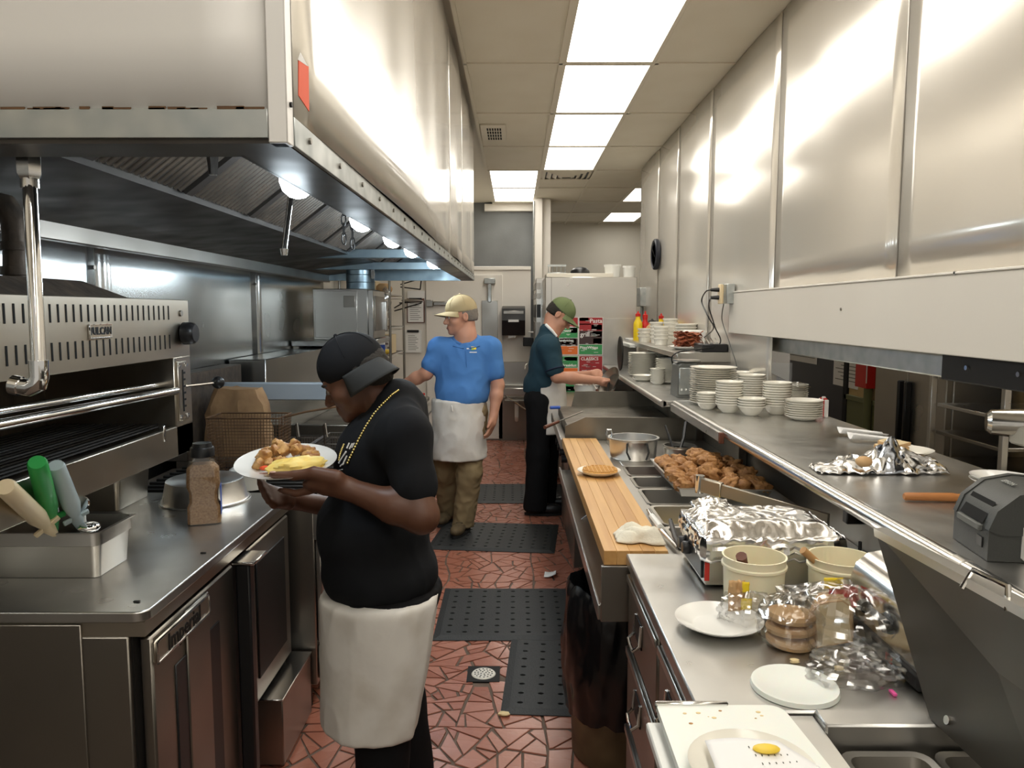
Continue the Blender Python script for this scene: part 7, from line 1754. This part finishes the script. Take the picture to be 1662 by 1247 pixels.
# collar
cpts = [nk+Vector((-.005+math.cos(a)*.086, -.015+math.sin(a)*.088, -.012+.035*math.sin(a))) for a in [math.radians(x) for x in range(-70, 251, 20)]]
MB().tube(cpts, [.010]+[.015]*(len(cpts)-2)+[.010], 8).build('collar', 'polo_blue', polo2)
hit = sticker(polo2)
for s in (-1, 1):
    k0 = hit(757+s*14, 549, .004); k1 = hit(757+s*4, 566, .006); k2 = hit(757+s*22, 562, .006)
    if k0 and k1 and k2: solidify(MB().add([k0, k1, k2], [(0, 1, 2)]).build('collar_point', 'polo_blue', polo2), .006)
for (x, y, w, hh, m) in ((769, 565, 8, 5, 'yellow'), (767, 567, 4, 3, 'green_pl'), (760, 566, 5, 2, 'paper'), (768, 572, 12, 1.5, 'paper')):
    c = [hit(x+dx*w/2, y+dy*hh/2, .004) for dx, dy in ((-1, -1), (1, -1), (1, 1), (-1, 1))]
    if all(c): MB().add(c, [(0, 1, 2, 3)]).build('chest_logo', m, polo2)
c = [hit(756, 569), hit(757, 585), hit(758, 596)]
if all(c): MB().tube(c, .004, 6).build('placket', 'polo_blue', polo2)
# trousers, belt, apron, shoes
tr = [E(hp2+Vector((0, 0, -.04)), (.180, .150, .13), I3, .05), C(hp2+Vector((-.09, 0, -.06)), kneeR, .110, .085, .05), C(kneeR, ankR, .085, .075, .04), C(hp2+Vector((.09, 0, -.06)), kneeL, .110, .085, .05), C(kneeL, ankL+Vector((0, 0, -.02)), .085, .078, .04)]
tr.append(('p', (0, 0, 1), (0, 0, zb2+.02), .01)); tr.append(('p', (0, 0, -1), (0, 0, .055), .008))
sdf_obj('trousers', tr, 'khaki', .008, P2, (.012, 9, (1, 1, .9)))
za = a2(745, 749, 5.46).z
aw = [C((hp2.x-.012, Y2+.0, zb2+.0), (hp2.x-.012, Y2+.0, za-.08), .196, .206, .03), C((hp2.x-.03, Y2, zb2), (hp2.x-.03, Y2, za-.08), .180, .19, .03)]
aw += [('p', (0, 0, -1), (0, 0, za), .004), ('p', (0, 0, 1), (0, 0, zb2+.022), .006), ('p', (0, 1, 0), (0, Y2+.02, 0), .004)]
apo = sdf_obj('waist_apron', aw, 'apron', .008, P2, (.009, 6, (1, 1, .7)))
hit = sticker(apo); c = [hit(732, 650), hit(733, 660), hit(734, 668)]
if all(c): MB().tube(c, .006, 6).build('apron_knot', 'apron', apo)
def shoe(x, y, rz, m, parent, sole='black_matte', q=1.0, z=.0):
    Ms = Matrix.Translation((x, y, z)) @ Matrix.Rotation(rz, 4, 'Z')   # toe toward -Y
    def W(p): return Ms @ (Vector(p)*q)
    Rm = tuple(tuple(v) for v in Matrix.Rotation(rz, 3, 'Z'))
    V = [E(W((0, -.10, .045)), (.046*q, .085*q, .042*q), Rm, .03), E(W((0, .03, .055)), (.042*q, .08*q, .055*q), Rm, .03), C(W((0, .045, .05)), W((0, .05, .115)), .045*q, .046*q, .02), ('p', (0, 0, -1), (0, 0, z+.014), .004)]
    s = sdf_obj('shoe', V, m, .006, parent)
    ol = [(.046*math.cos(a)*(1-.1*(math.sin(a) > 0)), -.035+.145*math.sin(a)) for a in [2*math.pi*i/24 for i in range(24)]]
    MB().prism([W((a, b, 0)) for a, b in ol], (0, 0, .0005), (0, 0, .020)).build('sole', sole, s)
    for k in range(4): MB().cyl(W((-.022, -.075+.028*k, .083+.009*k)), W((.022, -.068+.028*k, .083+.009*k)), .0035, n=6).build('lace', 'hair_dark', s)
shoe(ankR.x, ankR.y-.02, -.35, 'shoe_brown', P2, q=1.08, z=.003); shoe(ankL.x+.0, ankL.y-.02, -.30, 'shoe_brown', P2, q=1.08, z=.0165)
h2.cap('cap_tan', 'cap_tan', P2, az=0, vlen=.082, rim=.030, droop=.15)
# ---------------------------------------------------------------- man in the green cap
Y3 = 6.2
def a3(px, py, y=Y3): return at(px, py, y=y)
P3 = thing('person', 'man in dark teal polo, green cap and apron bent over the griddle', 'person', (a3(878, 825).x, Y3, 0))
h3 = Head(a3(908, 512), (.74, -.12, -.62), (.62, 0, .76), 1.05); h3.hair = 'hair_dark'; h3.eye = 'eye_dim'
nk3 = a3(893, 540)
s3R = a3(890, 562, 6.02); e3R = a3(904, 612, 5.96); w3R = a3(972, 618, 5.98); p3R = a3(988, 622, 5.99)
s3L = a3(886, 560, 6.40); e3L = a3(905, 612, 6.45); w3L = a3(955, 608, 6.30); p3L = a3(968, 606, 6.24)
hp3 = a3(876, 640); ak3 = Vector((a3(868, 815).x, 6.08, .09)); ak3b = Vector((a3(876, 815).x+.05, 6.32, .09))
bd = h3.prims(nk3)+[C(nk3, a3(886, 580), .062, .08, .05), C(a3(884, 580), hp3, .08, .09, .05), C(s3L, s3R, .06, .06, .05)]
bd += [C(s3R, e3R, .052, .045, .03), C(e3R, e3R.lerp(w3R, .35), .046, .046, .03), C(e3R.lerp(w3R, .35), w3R, .045, .030, .03), C(s3L, e3L, .052, .045, .03), C(e3L, w3L, .045, .030, .03)]
bd += hand(p3R, w3R, (0, .6, .8), (.2, .2, -.9), (.5, -.5, .5), .080, 1.05)
bd += hand(p3L, w3L, (0, .8, .6), (.4, -.6, -.5), (.5, .2, .8), .080, 1.05)
for s, ak in ((-1, ak3), (1, ak3b)):
    kn = Vector((ak.x+.02, Y3+s*.11, .50)); bd += [C(hp3+Vector((0, s*.09, -.03)), kn, .078, .055, .03), C(kn, ak, .055, .04, .03)]
bo3 = sdf_obj('body', bd, 'skin_light', .0068, P3); h3.eyes(bo3); h3.hairdo('hair_dark', P3, -.035)
z3 = a3(870, 634).z
ps = [E(a3(887, 580), (.130, .190, .17), I3, .05), E(a3(884, 600), (.135, .180, .12), I3, .05), E(a3(883, 620), (.138, .175, .12), I3, .05), C(s3R, s3L, .082, .082, .05), C(nk3+Vector((-.01, 0, .005)), a3(886, 570), .076, .10, .04), C((hp3.x+.01, Y3, z3+.05), (hp3.x+.01, Y3, z3-.02), .142, .142, .03)]
ps += [C(s3R, s3R.lerp(e3R, .74), .080, .074, .04), C(s3L, s3L.lerp(e3L, .74), .080, .074, .04), ('p', (0, 0, -1), (0, 0, z3-.01), .008), ('-e', tuple(nk3+Vector((.05, 0, .045))), (.085, .078, .06), I3, .012)]
polo3 = sdf_obj('polo_shirt', ps, 'polo_teal', .008, P3, (.007, 7, (1, 1, .7)))
hm = s3R.lerp(e3R, .76); dd = (e3R-s3R).normalized(); aa = dd.orthogonal().normalized(); bb_ = dd.cross(aa)
MB().tube([hm+aa*(.076*math.cos(i*math.pi/10))+bb_*(.076*math.sin(i*math.pi/10)) for i in range(20)], .007, 6, True).build('sleeve_band', 'navy', polo3)
hit = sticker(polo3)
c = [p for p in (hit(886, 527, .004), hit(890, 531, .005), hit(896, 537, .005), hit(903, 546, .005)) if p]
if len(c) > 1: MB().tube(c, .012, 8).build('collar_trim', 'paper', polo3)
tr = [E(hp3+Vector((0.01, 0, -.04)), (.138, .165, .13), I3, .05)]
for s, ak in ((-1, ak3), (1, ak3b)):
    kn = Vector((ak.x+.02, Y3+s*.11, .50)); tr += [C(hp3+Vector((0, s*.085, -.06)), kn, .112, .088, .05), C(kn, ak+Vector((0, 0, -.03)), .088, .092, .04)]
tr += [('p', (0, 0, 1), (0, 0, z3+.01), .01), ('p', (0, 0, -1), (0, 0, .045), .008)]
sdf_obj('trousers', tr, 'pants_black', .009, P3, (.007, 8, (1, 1, .5)))
z3a = a3(890, 704, 6.1).z
aw = [C((hp3.x+.045, Y3-.01, z3+.10), (hp3.x+.06, Y3-.01, z3a-.06), .165, .170, .03)]
xl = a3(880, 660, 6.08).x
aw += [('p', (0, 0, -1), (0, 0, z3a), .004), ('p', (-.35, 0, 1), tuple(a3(895, 612, 6.05)), .005), ('p', (-1, 0, -.12), (xl, 0, a3(880, 660, 6.08).z), .004)]
sdf_obj('waist_apron', aw, 'apron', .008, P3, (.007, 6, (1, 1, .5)))
shoe(ak3.x+.03, ak3.y, math.pi/2, 'shoe_black', P3, q=1.08, z=.001); shoe(ak3b.x+.03, ak3b.y, math.pi/2, 'shoe_black', P3, q=1.08, z=.001)
h3.cap('cap_green', 'cap_green', P3, az=0, vlen=.085, rim=.030, droop=.2)
# skillet in his hands and spatula
sk = a3(990, 621, 5.94)
Ms = frame(sk, (.25, .55, .8), (-.5, .8, -.3))
t = thing('skillet', 'round steel skillet tilted up by the green-capped man', 'pan', sk)
MB().lathe([(0, -.02), (.09, -.02), (.125, .018), (.128, .020), (.124, .020), (.088, -.016), (0, -.016)], 32, Ms).build('pan_bowl', 'griddle', t)
MB().tube([Ms @ Vector((-.12, -.02, .015)), p3R+Vector((0, 0, .01)), p3R+Vector((-.03, -.01, .03))], .010, 8).build('handle', 'black_iron', t)
a = a3(968, 632, 5.93); b2 = a3(979, 656, 5.93)
t = thing('spatula', 'dark wooden spatula handle below the skillet', 'spatula', b2); MB().tube([a, a.lerp(b2, .5), b2], [.010, .014, .013], 10).build('grip', 'wood_dark', t); MB().cyl(a, a3(962, 622, 5.97), .006, n=8).build('shaft', 'steel', t)
